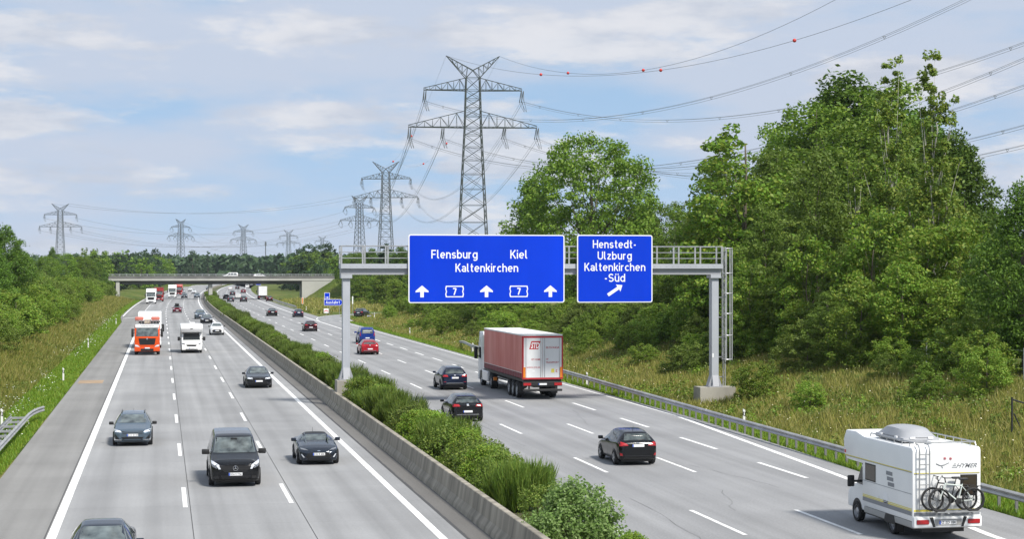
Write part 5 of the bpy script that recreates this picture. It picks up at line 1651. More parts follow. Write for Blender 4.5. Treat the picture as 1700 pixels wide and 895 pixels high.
def make_car(name, st, L_, W_, wr, ax, pnt, wins, screen, rear, lamps, grille, tails, extra=None, arch=None, trim_z=None, rim=None, mirror=None, roof_rails=False, antenna=None, plates=(0.52, 0.62), ptext=(None, None), bumper=None, tall=False):
    e = empty(name)
    bm = body_bm(st, L_)
    sh = Shell(bm, L_)
    mb = MB(); mb.frombm(bm)
    mb.build('body', pnt, e, smooth=True)
    for q in wins: sh.sides(q, 0.004, 'side_window', m_sideglass, e)
    if screen: sh.pad([screen], 'front', 0.005, 'windscreen', m_screen, e)
    if rear: sh.pad([rear], 'rear', 0.005, 'rear_window', m_rearglass, e)
    for q, mm in lamps: 
        for sgn in (1, -1): sh.pad([[(sgn * p[0], p[1]) for p in q]], 'front', 0.008, 'headlight', mm, e, 0.06)
    for q, mm, nm in grille: sh.pad([q], 'front', 0.007, nm, mm, e, 0.08)
    for q, mm, nm in tails:
        for sgn in (1, -1): sh.pad([[(sgn * p[0], p[1]) for p in q]], 'rear', 0.008, nm, mm, e, 0.06)
    for q, mm, nm, axs in (extra or []): sh.pad([q], axs, 0.0075, nm, mm, e, 0.08)
    for s_ in ax:
        sh.sides(arch_poly(s_, arch or wr * 1.13), 0.006, 'wheel_arch', m_black, e, grid=0.07)
        for sg in (-1, 1): add_wheel(e, sg * (W_ / 2 - 0.075), L_ / 2 - s_, wr, 0.215, rim)
    if trim_z:
        a, b = trim_z
        sh.sides([(ax[0] + wr * 1.12, a), (ax[1] - wr * 1.12, a), (ax[1] - wr * 1.12, b), (ax[0] + wr * 1.12, b)], 0.005, 'sill_trim', m_trim, e)
    # floor pan keeps daylight out from beneath
    mb = MB(); mb.b2(-W_ / 2 + .22, W_ / 2 - .22, -L_ / 2 + .35, L_ / 2 - .35, 0.14, 0.30); mb.build('underbody', m_black, e)
    if mirror: mirror_pair(e, mirror[0], L_ / 2 - mirror[1], mirror[2], mirror[3] if len(mirror) > 3 else pnt, 1.0 if not tall else 1.35)
    if roof_rails:
        for sg in (-1, 1):
            mb = MB(); s0, s1, zz, xx = roof_rails
            mb.tube([(sg * xx, L_ / 2 - s0, zz - 0.04), (sg * xx, L_ / 2 - s0 - .1, zz), (sg * xx, L_ / 2 - s1 + .1, zz), (sg * xx, L_ / 2 - s1, zz - .04)], 0.018, 5)
            mb.build('roof_rail', m_trim if roof_rails[2] < 1.6 else m_galv, e)
    if antenna:
        mb = MB(); mb.bar((0, L_ / 2 - antenna[0], antenna[1]), (0, L_ / 2 - antenna[0] - .12, antenna[1] + antenna[2]), 0.012, 5, 0.005); mb.build('antenna', m_black, e)
    for (zz, fr, tx) in ((plates[0], True, ptext[0]), (plates[1], False, ptext[1])):
        h, nr_, _, _ = sh.bvh.ray_cast(Vector((0, L_ if fr else -L_, zz)), Vector((0, -1 if fr else 1, 0)))
        h2, _, _, _ = sh.bvh.ray_cast(Vector((0.2, L_ if fr else -L_, zz)), Vector((0, -1 if fr else 1, 0)))
        if h: plate(e, h.y + (0.012 if fr else -0.012), zz, fr, text=tx)
    return e

# --- small hatchback (rear view)
def hatchback():
    L_, W_ = 4.06, 1.74
    st = [(0, .34, .60, .66, .60, .48), (.08, .24, .64, .71, .74, .60), (.25, .20, .70, .79, .83, .68), (.75, .20, .82, .92, .865, .70), (1.0, .20, .88, .99, .87, .70), (1.75, .20, .93, 1.40, .87, .575), (2.2, .20, .95, 1.475, .87, .565), (3.0, .20, .98, 1.46, .87, .555), (3.55, .20, 1.02, 1.40, .865, .54), (3.66, .21, 1.02, 1.34, .86, .55), (3.92, .25, 1.0, 1.05, .83, .66), (4.0, .30, .95, .99, .80, .62), (4.06, .36, .86, .90, .72, .55)]
    wins = [[(1.22, .97), (1.78, 1.33), (2.08, 1.385), (2.08, .985)], [(2.16, .99), (2.16, 1.39), (2.85, 1.375), (2.95, 1.03)], [(3.03, 1.04), (2.93, 1.365), (3.25, 1.335), (3.36, 1.16), (3.3, 1.08)]]
    return make_car('hatchback_car', st, L_, W_, .315, (.80, 3.29), P_BLACK, wins,
        [(-.66, 1.02), (.66, 1.02), (.545, 1.385), (-.545, 1.385)], [(-.60, 1.07), (.60, 1.07), (.50, 1.335), (-.50, 1.335)],
        [([(.48, .68), (.74, .74), (.80, .80), (.62, .78)], m_lamp)], [([(-.42, .40), (.42, .40), (.50, .60), (-.50, .60)], m_grille, 'grille')],
        [([(.43, .86), (.80, .84), (.82, .97), (.74, 1.02), (.50, .94)], m_tail, 'taillight'), ([(.68, .42), (.78, .44), (.79, .55), (.70, .52)], m_tail, 'reflector')],
        extra=[([(-.62, .30), (.62, .30), (.62, .375), (-.62, .375)], m_trim, 'bumper_insert', 'rear'), ([(-.60, .41), (.60, .41), (.60, .43), (-.60, .43)], m_rimd, 'bumper_strip', 'rear'),
               ([(.02, 1.07), (.32, 1.085), (.32, 1.105), (.02, 1.10)], m_black, 'wiper', 'rear'), ([(-.06, .955), (.06, .955), (.06, .985), (-.06, .985)], m_chrome, 'badge', 'rear'),
               ([(.0, .0)] and [(2.45, .86), (2.62, .86), (2.62, .885), (2.45, .885)], m_trim, 'door_handle', 'left'), ([(1.45, .84), (1.62, .84), (1.62, .865), (1.45, .865)], m_trim, 'door_handle', 'left'),
               ([(2.115, .34), (2.125, .34), (2.125, .97), (2.115, .97)], m_black, 'door_gap', 'left'), ([(3.0, .55), (3.01, .55), (3.01, 1.0), (3.0, 1.0)], m_black, 'door_gap', 'left')],
        mirror=(.98, 1.28, 1.0), antenna=(3.1, 1.47, .16), trim_z=(.22, .30), plates=(.50, .86))
# --- compact hatch of the golf class, plain rear with low plate
def compact():
    L_, W_ = 4.26, 1.79
    st = [(0, .34, .62, .68, .62, .50), (.08, .24, .66, .72, .78, .62), (.25, .20, .72, .80, .86, .70), (.85, .20, .83, .93, .89, .72), (1.1, .20, .88, .99, .895, .72), (1.85, .20, .94, 1.40, .895, .59), (2.4, .20, .96, 1.475, .895, .585), (3.3, .20, .99, 1.455, .895, .58), (3.78, .21, 1.01, 1.40, .885, .57), (3.88, .22, 1.01, 1.33, .88, .58), (4.14, .26, .98, 1.02, .86, .70), (4.21, .30, .93, .97, .83, .66), (4.26, .36, .86, .90, .76, .60)]
    wins = [[(1.34, .98), (1.9, 1.335), (2.25, 1.39), (2.25, .995)], [(2.33, 1.0), (2.33, 1.395), (3.1, 1.375), (3.15, 1.03)], [(3.22, 1.04), (3.17, 1.37), (3.42, 1.345), (3.5, 1.10)]]
    return make_car('compact_car', st, L_, W_, .325, (.86, 3.50), P_BLACK, wins,
        [(-.68, 1.03), (.68, 1.03), (.555, 1.39), (-.555, 1.39)], [(-.64, 1.05), (.64, 1.05), (.53, 1.34), (-.53, 1.34)],
        [([(.42, .66), (.76, .70), (.82, .80), (.50, .74)], m_lamp)], [([(-.44, .36), (.44, .36), (.44, .50), (-.44, .50)], m_grille, 'grille'), ([(-.40, .64), (.40, .64), (.40, .71), (-.40, .71)], m_grille, 'grille')],
        [([(.42, .86), (.83, .84), (.83, .98), (.50, .97)], m_tail, 'taillight')],
        extra=[([(-.70, .28), (.70, .28), (.70, .38), (-.70, .38)], m_trim, 'bumper_insert', 'rear'), ([(-.62, .40), (.62, .40), (.62, .425), (-.62, .425)], m_chrome, 'bumper_strip', 'rear'),
               ([(-.06, .90), (.06, .90), (.06, 1.0), (-.06, 1.0)], m_chrome, 'badge', 'rear'), ([(.02, 1.06), (.34, 1.075), (.34, 1.10), (.02, 1.09)], m_black, 'wiper', 'rear')],
        mirror=(1.0, 1.4, 1.0), antenna=(3.55, 1.47, .08), trim_z=(.21, .29), plates=(.56, .58))
# --- sport utility car
def suv():
    L_, W_ = 4.40, 1.84
    st = [(0, .40, .76, .82, .64, .52), (.08, .30, .80, .88, .80, .64), (.25, .26, .86, .95, .88, .72), (.9, .26, .95, 1.05, .915, .75), (1.15, .26, 1.0, 1.10, .92, .75), (1.85, .26, 1.04, 1.54, .92, .62), (2.4, .26, 1.06, 1.61, .92, .615), (3.5, .26, 1.10, 1.60, .92, .605), (3.95, .27, 1.12, 1.54, .91, .60), (4.05, .28, 1.12, 1.46, .905, .61), (4.28, .32, 1.10, 1.14, .88, .72), (4.35, .38, 1.04, 1.08, .85, .68), (4.40, .44, .95, 1.0, .78, .60)]
    wins = [[(1.4, 1.09), (1.93, 1.46), (2.3, 1.52), (2.3, 1.10)], [(2.38, 1.105), (2.38, 1.525), (3.15, 1.515), (3.2, 1.14)], [(3.27, 1.15), (3.22, 1.51), (3.62, 1.48), (3.75, 1.22)]]
    return make_car('suv', st, L_, W_, .355, (.88, 3.52), P_NAVY, wins,
        [(-.70, 1.14), (.70, 1.14), (.585, 1.52), (-.585, 1.52)], [(-.66, 1.14), (.66, 1.14), (.56, 1.47), (-.56, 1.47)],
        [([(.46, .78), (.80, .82), (.85, .92), (.56, .87)], m_lamp)], [([(-.46, .46), (.46, .46), (.54, .62), (-.54, .62)], m_grille, 'grille'), ([(-.42, .74), (.42, .74), (.46, .84), (-.46, .84)], m_grille, 'grille')],
        [([(.46, .93), (.86, .93), (.86, 1.06), (.54, 1.06)], m_tail, 'taillight'), ([(.62, .56), (.80, .56), (.80, .59), (.62, .59)], m_tail, 'reflector')],
        extra=[([(-.66, .36), (.66, .36), (.66, .46), (-.66, .46)], m_trim, 'bumper_insert', 'rear'), ([(-.62, .47), (.62, .47), (.58, .51), (-.58, .51)], m_chrome, 'bumper_strip', 'rear'), ([(-.06, 1.01), (.06, 1.01), (.06, 1.07), (-.06, 1.07)], m_chrome, 'badge', 'rear')],
        mirror=(1.03, 1.5, 1.12), roof_rails=(2.0, 3.85, 1.655, .60), trim_z=(.27, .40), arch=.42, plates=(.62, .86))
# --- crossover seen from the front
def crossover():
    L_, W_ = 4.18, 1.78
    st = [(0, .42, .74, .80, .58, .44), (.08, .30, .78, .86, .76, .58), (.25, .26, .84, .93, .86, .68), (.85, .26, .95, 1.04, .885, .72), (1.08, .26, 1.0, 1.09, .89, .72), (1.8, .26, 1.03, 1.50, .89, .59), (2.3, .26, 1.05, 1.58, .89, .58), (3.4, .26, 1.10, 1.55, .89, .56), (3.75, .27, 1.12, 1.46, .88, .56), (4.08, .32, 1.08, 1.12, .86, .68), (4.18, .42, .95, 1.0, .76, .6)]
    wins = [[(1.34, 1.08), (1.88, 1.43), (2.2, 1.49), (2.2, 1.09)], [(2.28, 1.095), (2.28, 1.495), (3.0, 1.48), (3.1, 1.14)]]
    return make_car('crossover_car', st, L_, W_, .345, (.84, 3.38), P_WHITE, wins,
        [(-.68, 1.13), (.68, 1.13), (.555, 1.485), (-.555, 1.485)], [(-.62, 1.14), (.62, 1.14), (.52, 1.43), (-.52, 1.43)],
        [([(.40, .84), (.74, .80), (.80, .92), (.55, .92)], m_lampd)], [([(-.56, .42), (.56, .42), (.62, .66), (.40, .74), (-.40, .74), (-.62, .66)], m_grille, 'grille'), ([(-.30, .86), (.30, .86), (.36, .905), (-.36, .905)], m_grille, 'upper_grille')],
        [([(.46, .95), (.82, .95), (.82, 1.07), (.54, 1.07)], m_tail, 'taillight')],
        extra=[([(-.60, .34), (.60, .34), (.60, .40), (-.60, .40)], m_trim, 'bumper_insert', 'front')],
        mirror=(.99, 1.42, 1.12, m_black), trim_z=(.27, .40), arch=.41, plates=(.60, .8))
# --- estate / fastback hatch seen from the front, chrome blades in the bumper
def estate():
    L_, W_ = 4.60, 1.80
    st = [(0, .32, .62, .68, .60, .46), (.07, .22, .66, .72, .77, .60), (.25, .19, .72, .79, .87, .70), (.9, .19, .83, .92, .895, .73), (1.15, .19, .88, .98, .90, .73), (2.0, .19, .93, 1.38, .90, .60), (2.6, .19, .95, 1.45, .90, .595), (3.7, .19, .98, 1.43, .90, .58), (4.2, .21, 1.0, 1.36, .88, .57), (4.48, .26, .97, 1.02, .85, .68), (4.6, .36, .86, .90, .75, .6)]
    wins = [[(1.42, .97), (2.04, 1.32), (2.4, 1.37), (2.4, .985)], [(2.48, .99), (2.48, 1.375), (3.25, 1.36), (3.3, 1.02)], [(3.37, 1.03), (3.33, 1.355), (3.85, 1.31), (4.0, 1.12)]]
    return make_car('estate_car', st, L_, W_, .325, (.90, 3.56), P_BLUEGREY, wins,
        [(-.69, 1.02), (.69, 1.02), (.565, 1.365), (-.565, 1.365)], [(-.62, 1.05), (.62, 1.05), (.53, 1.32), (-.53, 1.32)],
        [([(.50, .66), (.80, .68), (.86, .79), (.58, .74)], m_lamp)],
        [([(-.44, .655), (.44, .655), (.50, .715), (-.50, .715)], m_grille, 'grille'), ([(-.42, .28), (.42, .28), (.52, .44), (-.52, .44)], m_grille, 'lower_grille'), ([(.60, .36), (.80, .34), (.84, .55), (.78, .55)], m_grille, 'air_intake'), ([(-.60, .36), (-.80, .34), (-.84, .55), (-.78, .55)], m_grille, 'air_intake')],
        [([(.42, .84), (.82, .84), (.82, .95), (.50, .95)], m_tail, 'taillight')],
        extra=[([(-.46, .60), (.46, .60), (.46, .62), (-.46, .62)], m_trim, 'bumper_strip', 'front'), ([(.50, .29), (.84, .29), (.86, .42), (.82, .42), (.80, .33), (.52, .33)], m_chrome, 'bumper_blade', 'front'), ([(-.50, .29), (-.84, .29), (-.86, .42), (-.82, .42), (-.80, .33), (-.52, .33)], m_chrome, 'bumper_blade', 'front'), ([(-.86, .20), (.86, .20), (.84, .27), (-.84, .27)], m_black, 'front_lip', 'front')],
        mirror=(1.02, 1.45, 1.0, m_black), roof_rails=(2.3, 4.0, 1.455, .55), antenna=(3.9, 1.45, .07), trim_z=(.20, .28), plates=(.535, .60), ptext=('K A  2118', None))
# --- saloon seen from the front
def saloon():
    L_, W_ = 4.70, 1.82
    st = [(0, .32, .64, .70, .62, .48), (.07, .22, .68, .74, .79, .62), (.25, .19, .73, .80, .88, .72), (1.0, .19, .83, .92, .905, .74), (1.3, .19, .87, .97, .91, .74), (2.15, .19, .92, 1.37, .91, .59), (2.7, .19, .94, 1.435, .91, .585), (3.3, .19, .96, 1.40, .91, .57), (4.0, .20, .98, 1.08, .90, .62), (4.55, .26, .94, 1.02, .87, .68), (4.7, .36, .86, .92, .78, .6)]
    wins = [[(1.55, .96), (2.2, 1.31), (2.55, 1.355), (2.55, .975)], [(2.63, .98), (2.63, 1.36), (3.2, 1.34), (3.5, 1.10), (3.4, 1.0)]]
    return make_car('saloon_car', st, L_, W_, .33, (.82, 3.62), P_DGREY, wins,
        [(-.70, 1.01), (.70, 1.01), (.56, 1.35), (-.56, 1.35)], [(-.62, 1.06), (.62, 1.06), (.52, 1.32), (-.52, 1.32)],
        [([(.42, .64), (.80, .67), (.85, .76), (.46, .73)], m_lamp)],
        [([(-.36, .60), (-.02, .60), (-.02, .74), (-.38, .74)], m_grille, 'grille'), ([(.36, .60), (.02, .60), (.02, .74), (.38, .74)], m_grille, 'grille'), ([(-.62, .28), (.62, .28), (.56, .44), (-.56, .44)], m_grille, 'lower_grille')],
        [([(.42, .82), (.84, .82), (.84, .93), (.48, .93)], m_tail, 'taillight')],
        extra=[([(-.84, .20), (.84, .20), (.82, .26), (-.82, .26)], m_black, 'front_lip', 'front'), ([(-.5, .33), (.5, .33), (.5, .40), (-.5, .40)], m_trim, 'bumper_insert', 'rear')],
        mirror=(1.02, 1.6, .99), trim_z=(.20, .27), plates=(.51, .74))
# --- open two-seater with its black soft top up
def roadster():
    L_, W_ = 3.92, 1.74
    st = [(0, .30, .50, .55, .48, .34), (.08, .21, .56, .62, .68, .50), (.25, .17, .63, .70, .80, .62), (.60, .16, .74, .80, .862, .66), (1.0, .16, .78, .86, .868, .66), (1.45, .16, .82, .91, .87, .66), (1.98, .16, .85, 1.17, .87, .52), (2.3, .16, .86, 1.225, .87, .50), (2.75, .16, .88, 1.19, .87, .50), (3.15, .17, .90, .97, .87, .62), (3.65, .20, .88, .94, .84, .64), (3.84, .28, .82, .87, .78, .58), (3.92, .36, .74, .78, .68, .5)]
    wins = [[(1.66, .90), (2.08, 1.13), (2.35, 1.165), (2.55, 1.12), (2.6, .93)]]
    e = make_car('roadster', st, L_, W_, .315, (.78, 3.09), P_SLATE, wins,
        [(-.64, .94), (.64, .94), (.50, 1.155), (-.50, 1.155)], None,
        [([(.44, .62), (.74, .66), (.78, .72), (.56, .68)], m_lampd)],
        [([(-.40, .25), (.40, .25), (.56, .36), (.48, .50), (.30, .54), (-.30, .54), (-.48, .50), (-.56, .36)], m_grille, 'grille'), ([(-.06, .585), (.06, .585), (.06, .62), (-.06, .62)], m_chrome, 'badge')],
        [([(.42, .72), (.78, .72), (.78, .80), (.48, .80)], m_tail, 'taillight')],
        extra=[([(.60, .33), (.66, .33), (.76, .47), (.70, .47)], m_lamp, 'daytime_lamp', 'front'), ([(-.60, .33), (-.66, .33), (-.76, .47), (-.70, .47)], m_lamp, 'daytime_lamp', 'front'), ([(-.42, .225), (.42, .225), (.58, .33), (.55, .36), (.40, .25), (-.40, .25), (-.55, .36), (-.58, .33)], m_rimd, 'grille_frame', 'front'),
               ([(-.535, 2.05), (.535, 2.05), (.52, 2.85), (-.52, 2.85)], m_trim, 'soft_top', 'top')],
        mirror=(.96, 1.72, .96), antenna=(3.3, .92, .42), plates=(.47, .55), ptext=('HG R 606', None))
    return e
# --- people carrier van
def van():
    L_, W_ = 5.10, 1.93
    st = [(0, .34, .78, .86, .66, .52), (.08, .24, .82, .92, .84, .66), (.25, .20, .90, 1.0, .93, .76), (.75, .20, 1.05, 1.15, .96, .80), (.98, .20, 1.12, 1.22, .965, .80), (1.75, .20, 1.18, 1.80, .965, .74), (2.1, .20, 1.18, 1.88, .965, .74), (3.0, .20, 1.18, 1.91, .965, .745), (4.7, .20, 1.18, 1.90, .965, .74), (4.98, .22, 1.18, 1.82, .955, .74), (5.06, .26, 1.15, 1.6, .94, .78), (5.10, .34, 1.1, 1.4, .90, .76)]
    wins = [[(1.3, 1.17), (1.9, 1.70), (2.35, 1.75), (2.35, 1.19)], [(2.45, 1.20), (2.45, 1.755), (3.45, 1.76), (3.45, 1.20)], [(3.53, 1.20), (3.53, 1.76), (4.7, 1.74), (4.75, 1.20)]]
    e = make_car('passenger_van', st, L_, W_, .335, (.90, 4.10), P_BLACK, wins,
        [(-.82, 1.24), (.82, 1.24), (.70, 1.775), (-.70, 1.775)], [(-.7, 1.24), (.7, 1.24), (.66, 1.72), (-.66, 1.72)],
        [([(.56, .70), (.64, .70), (.70, .80), (.90, .90), (.92, 1.0), (.84, .98), (.62, .86)], m_lamp), ([(.70, .72), (.88, .80), (.90, .885), (.72, .80)], m_lampd)],
        [([(-.40, .58), (.40, .58), (.54, .70), (.60, .84), (-.60, .84), (-.54, .70)], m_grille, 'grille'), ([(-.46, .32), (.46, .32), (.56, .42), (-.56, .42)], m_grille, 'lower_grille')],
        [([(.80, .95), (.92, .95), (.90, 1.35), (.80, 1.35)], m_tail, 'taillight')],
        extra=[([(-.86, .22), (.86, .22), (.88, .30), (-.88, .30)], m_black, 'front_lip', 'front'), ([(-.54, .70), (.54, .70), (.55, .72), (-.55, .72)], m_trim, 'grille_bar', 'front'), ([(-.60, .77), (.60, .77), (.60, .785), (-.60, .785)], m_trim, 'grille_bar', 'front'), ([(-.56, .435), (.56, .435), (.56, .45), (-.56, .45)], m_rimd, 'bumper_strip', 'front'),
               ([(.62, .34), (.80, .34), (.80, .44), (.62, .44)], m_black, 'fog_lamp', 'front'), ([(-.62, .34), (-.80, .34), (-.80, .44), (-.62, .44)], m_black, 'fog_lamp', 'front')],
        mirror=(1.10, 1.55, 1.24, m_black), trim_z=(.21, .34), arch=.41, plates=(.505, .72), ptext=('RDA R 7766', None), tall=True)
    # three-pointed star in a ring
    yb = L_ / 2 + 0.05
    mb = MB(); c0 = Vector((0, yb, .735))
    mb.tube([c0 + Vector((.092 * math.sin(t), 0, .092 * math.cos(t))) for t in np.linspace(0, 2 * math.pi, 25)], .011, 5)
    for k in range(3):
        a = 2 * math.pi * k / 3
        mb.bar(c0, c0 + Vector((.09 * math.sin(a), 0, .09 * math.cos(a))), .019, 4, .004)
    mb.build('badge', m_chrome, e)
    mb = MB(); mb.b2(-.12, .12, L_ / 2 - 1.66, L_ / 2 - 1.58, 1.70, 1.76); mb.build('mirror_housing', m_black, e)
    return e
# --- small delivery/leisure activity van seen from behind
def small_van():
    L_, W_ = 4.45, 1.83
    st = [(0, .36, .72, .80, .64, .5), (.08, .26, .78, .88, .8, .62), (.25, .2, .86, .96, .88, .72), (.8, .2, 1.0, 1.10, .91, .76), (1.0, .2, 1.05, 1.15, .915, .76), (1.7, .2, 1.10, 1.72, .915, .68), (2.1, .2, 1.1, 1.80, .915, .68), (4.15, .2, 1.1, 1.80, .91, .68), (4.34, .22, 1.1, 1.72, .90, .69), (4.42, .28, 1.06, 1.5, .88, .72), (4.45, .36, 1.0, 1.3, .84, .7)]
    wins = [[(1.3, 1.09), (1.8, 1.6), (2.2, 1.66), (2.2, 1.1)], [(2.3, 1.1), (2.3, 1.665), (3.1, 1.665), (3.1, 1.1)], [(3.2, 1.1), (3.2, 1.66), (4.0, 1.64), (4.0, 1.1)]]
    return make_car('small_van', st, L_, W_, .33, (.88, 3.6), P_BLUE, wins,
        [(-.74, 1.18), (.74, 1.18), (.63, 1.68), (-.63, 1.68)], [(-.64, 1.12), (.64, 1.12), (.60, 1.62), (-.60, 1.62)],
        [([(.5, .74), (.8, .8), (.86, .92), (.6, .86)], m_lamp)], [([(-.4, .5), (.4, .5), (.44, .66), (-.44, .66)], m_grille, 'grille')],
        [([(.74, .85), (.86, .85), (.84, 1.30), (.76, 1.30)], m_tail, 'taillight')],
        extra=[([(-.78, .30), (.78, .30), (.78, .48), (-.78, .48)], m_trim, 'bumper_insert', 'rear'), ([(-.5, 1.42), (.5, 1.42), (.5, 1.46), (-.5, 1.46)], m_white, 'window_stripe', 'rear'), ([(-.5, 1.24), (.3, 1.24), (.3, 1.28), (-.5, 1.28)], m_white, 'window_stripe', 'rear')],
        mirror=(1.05, 1.45, 1.18), roof_rails=(1.9, 4.1, 1.85, .66), plates=(.55, .62), tall=True)
CARS = {'hatch': hatchback, 'compact': compact, 'suv': suv, 'cross': crossover, 'estate': estate, 'saloon': saloon, 'roadster': roadster, 'van': van, 'small_van': small_van}
SPEC = {'hatch': (4.06, .80, 3.29), 'compact': (4.26, .86, 3.50), 'suv': (4.40, .88, 3.52), 'cross': (4.18, .84, 3.38), 'estate': (4.60, .90, 3.56), 'saloon': (4.70, .82, 3.62), 'roadster': (3.92, .78, 3.09), 'van': (5.10, .90, 4.10), 'small_van': (4.45, .88, 3.6)}
DEFP = {'hatch': P_BLACK, 'compact': P_BLACK, 'suv': P_NAVY, 'cross': P_WHITE, 'estate': P_BLUEGREY, 'saloon': P_DGREY, 'roadster': P_SLATE, 'van': P_BLACK, 'small_van': P_BLUE}
CPROTO = {}
USED = set()
def head(Y, X):
    """direction of the road there"""
    return math.atan(2 * 4.77e-5 * max(0.0, Y - 330))
def place(kind, px, py, away, label, cat, pnt=None, group=None, turn=0.0, dx=0.0):
    """px, py: photo point where the middle of the nearest axle meets the road"""
    X, Y = on_ground(px, py)
    L_, a0, a1 = SPEC[kind]
    if kind not in CPROTO: CPROTO[kind] = CARS[kind]() if kind in CARS else None; first = True
    else: first = False
    e = CPROTO[kind] if first else copy_tree(CPROTO[kind])
    th = head(Y, X) + turn
    off = (a1 - L_ / 2) if away else (L_ / 2 - a0)           # nearest axle to the body's middle
    e.location = (X + off * math.sin(th), Y + off * math.cos(th), 0.012)
    e.rotation_euler = (0, 0, -th if away else math.pi - th)
    tag(e, label, cat, group)
    repaint(e, pnt or DEFP[kind])
    return e
# right carriageway, driving away
place('hatch', 1052, 771, True, 'black small hatchback with red tail lamps, nearest car on the right carriageway', 'car')
place('compact', 773, 699.5, True, 'black compact car with white plate driving right behind the dark blue SUV', 'car')
place('suv', 752, 647, True, 'dark navy blue SUV with roof rails left of the red trailer', 'car')
place('compact', 613, 589, True, 'bright red compact car just right of the left gantry post', 'car', P_RED)
place('small_van', 608.5, 570, True, 'blue small van with lettered rear window ahead of the bright red car', 'van')
place('compact', 515.5, 550.5, True, 'dark red-black car with big red tail lamps alone in the middle lanes', 'car', P_DRED)
place('hatch', 495.5, 527, True, 'dark navy hatchback second in the lane left of the exit gore', 'car', P_NAVY)
place('saloon', 452, 525, True, 'black saloon in the left lane above the median shrubs', 'car', P_BLACK)
place('suv', 597, 527.5, True, 'dark grey car turning off on the exit ramp', 'car', P_DGREY, turn=0.42)
place('hatch', 447.5, 500.5, True, 'dark red car beside the far grey lorry', 'car', P_DRED)
place('suv', 404.5, 501.5, True, 'dark car, right one of the far pair near the bridge', 'car', P_DGREY)
place('compact', 383, 501.5, True, 'dark grey car, left one of the far pair near the bridge', 'car', P_SLATE)
place('estate', 375.5, 497, True, 'dark estate beside the median just before the bridge', 'car', P_DGREY)
for px, py, k, p, lb in ((386, 491, 'suv', P_DGREY, 'tiny dark car ahead of the far pair, under the bridge'), (395, 496, 'cross', P_WHITE, 'tiny white car between the dark cars near the bridge'), (382, 481.5, 'hatch', P_WHITE, 'tiny white car in the left lane beyond the bridge'), (394, 480.5, 'suv', P_BLACK, 'tiny black car beyond the bridge in the middle lane'), (410.5, 478, 'van', P_WHITE, 'tiny white van farthest along the right carriageway'), (417, 474.5, 'cross', P_SILVER, 'tiny pale car next to the farthest white van'), (423.5, 473.8, 'compact', P_DGREY, 'tiny dark car just left of the tiny blue sign'), (404, 487, 'suv', P_MAROON, 'tiny reddish car ahead of the far grey lorry')):
    place(k, px, py, True, lb, 'van' if k == 'van' else 'car', p)
# left carriageway, oncoming
place('van', 389.5, 805.5, False, 'black passenger van with silver star badge, front view', 'van')
place('roadster', 527, 770, False, 'slate grey roadster with black soft top in the left lane by the barrier', 'car')
place('estate', 220.5, 739, False, 'blue-grey estate with silver bumper blades in the slow lane', 'car')
place('saloon', 429, 644, False, 'dark grey saloon close to the barrier line, halfway down the carriageway', 'car')
place('saloon', 167, 970, False, 'dark blue-grey car cut by the bottom edge, only roof and windscreen showing', 'car', P_SLATE)
place('cross', 360, 556.5, False, 'white crossover with black grille beside the white motorhome', 'car')
place('saloon', 343, 537.5, False, 'black saloon behind the white crossover', 'car', P_BLACK)
place('suv', 332.5, 530, False, 'grey-blue SUV behind the black saloon near the barrier', 'car', P_BLUEGREY)
place('hatch', 294, 519.5, False, 'maroon hatchback with a black roof box in the middle lane', 'car', P_MAROON)
place('suv', 306, 495.5, False, 'grey SUV in front of the bridge beside the far white lorry', 'car', P_SLATE)
place('suv', 327, 495, False, 'silver-blue SUV in the left lane under the bridge', 'car', P_BLUEGREY)
for px, py, k, p, lb in ((303, 487.5, 'suv', P_SILVER, 'tiny silver car behind the grey SUV under the bridge'), (322, 488, 'cross', P_WHITE, 'tiny white car under the bridge on the left carriageway'), (316, 484, 'cross', P_WHITE, 'tiny white car beyond the bridge in the oncoming lanes'), (345.5, 481.5, 'saloon', P_DGREY, 'tiny dark car by the bridge pier in the oncoming lanes')):
    place(k, px, py, False, lb, 'car', p)
# roof box of the maroon car rests on it: its own thing
X, Y = on_ground(294, 519.5)
mb = MB(); mb.rbox(-.42, .42, -.95, .95, 0, .36, .12); o = mb.build('roof_box', m_black, smooth=True); o.location = (X, Y + 1.35, 1.50)
tag(o, 'black roof box on top of the maroon hatchback', 'roof box')

# --- white people carrier on the bridge
e = copy_tree(CPROTO['small_van']); repaint(e, P_WHITE)
X, Y = at(382, 531); e.location = (X, YB - 1.5, 6.062); e.rotation_euler = (0, 0, math.pi / 2)
tag(e, 'white small van crossing the road bridge behind its railing', 'van')
e = copy_tree(CPROTO['hatch']); repaint(e, P_WHITE)
X, Y = at(433, 531); e.location = (X, YB + 2.0, 6.062); e.rotation_euler = (0, 0, -math.pi / 2)
tag(e, 'white hatchback, only its roof showing above the bridge railing', 'car')

# ------------------------------------------------------------------ motorhomes
def shaped(profile, w_, name, m, parent, bev=0.05, x0=None):
    """side profile in y,z given width across x, edges rounded"""
    bm = bmesh.new()
    a = [bm.verts.new((-w_ / 2, p[0], p[1])) for p in profile]
    b = [bm.verts.new((w_ / 2, p[0], p[1])) for p in profile]
    n = len(profile)
    bm.faces.new(a); bm.faces.new(b[::-1])
    for i in range(n): bm.faces.new((a[i], b[i], b[(i + 1) % n], a[(i + 1) % n]))
    bmesh.ops.recalc_face_normals(bm, faces=bm.faces[:])
    if bev: bmesh.ops.bevel(bm, geom=bm.edges[:], offset=bev, segments=2, affect='EDGES', profile=0.5)
    mb = MB(); mb.frombm(bm)
    return mb.build(name, m, parent, smooth=True)
m_stripe_y = mat('stripe_yellow', (0.72, 0.62, 0.10), 0.5)
m_stripe_g = mat('stripe_grey', (0.22, 0.23, 0.25), 0.5)
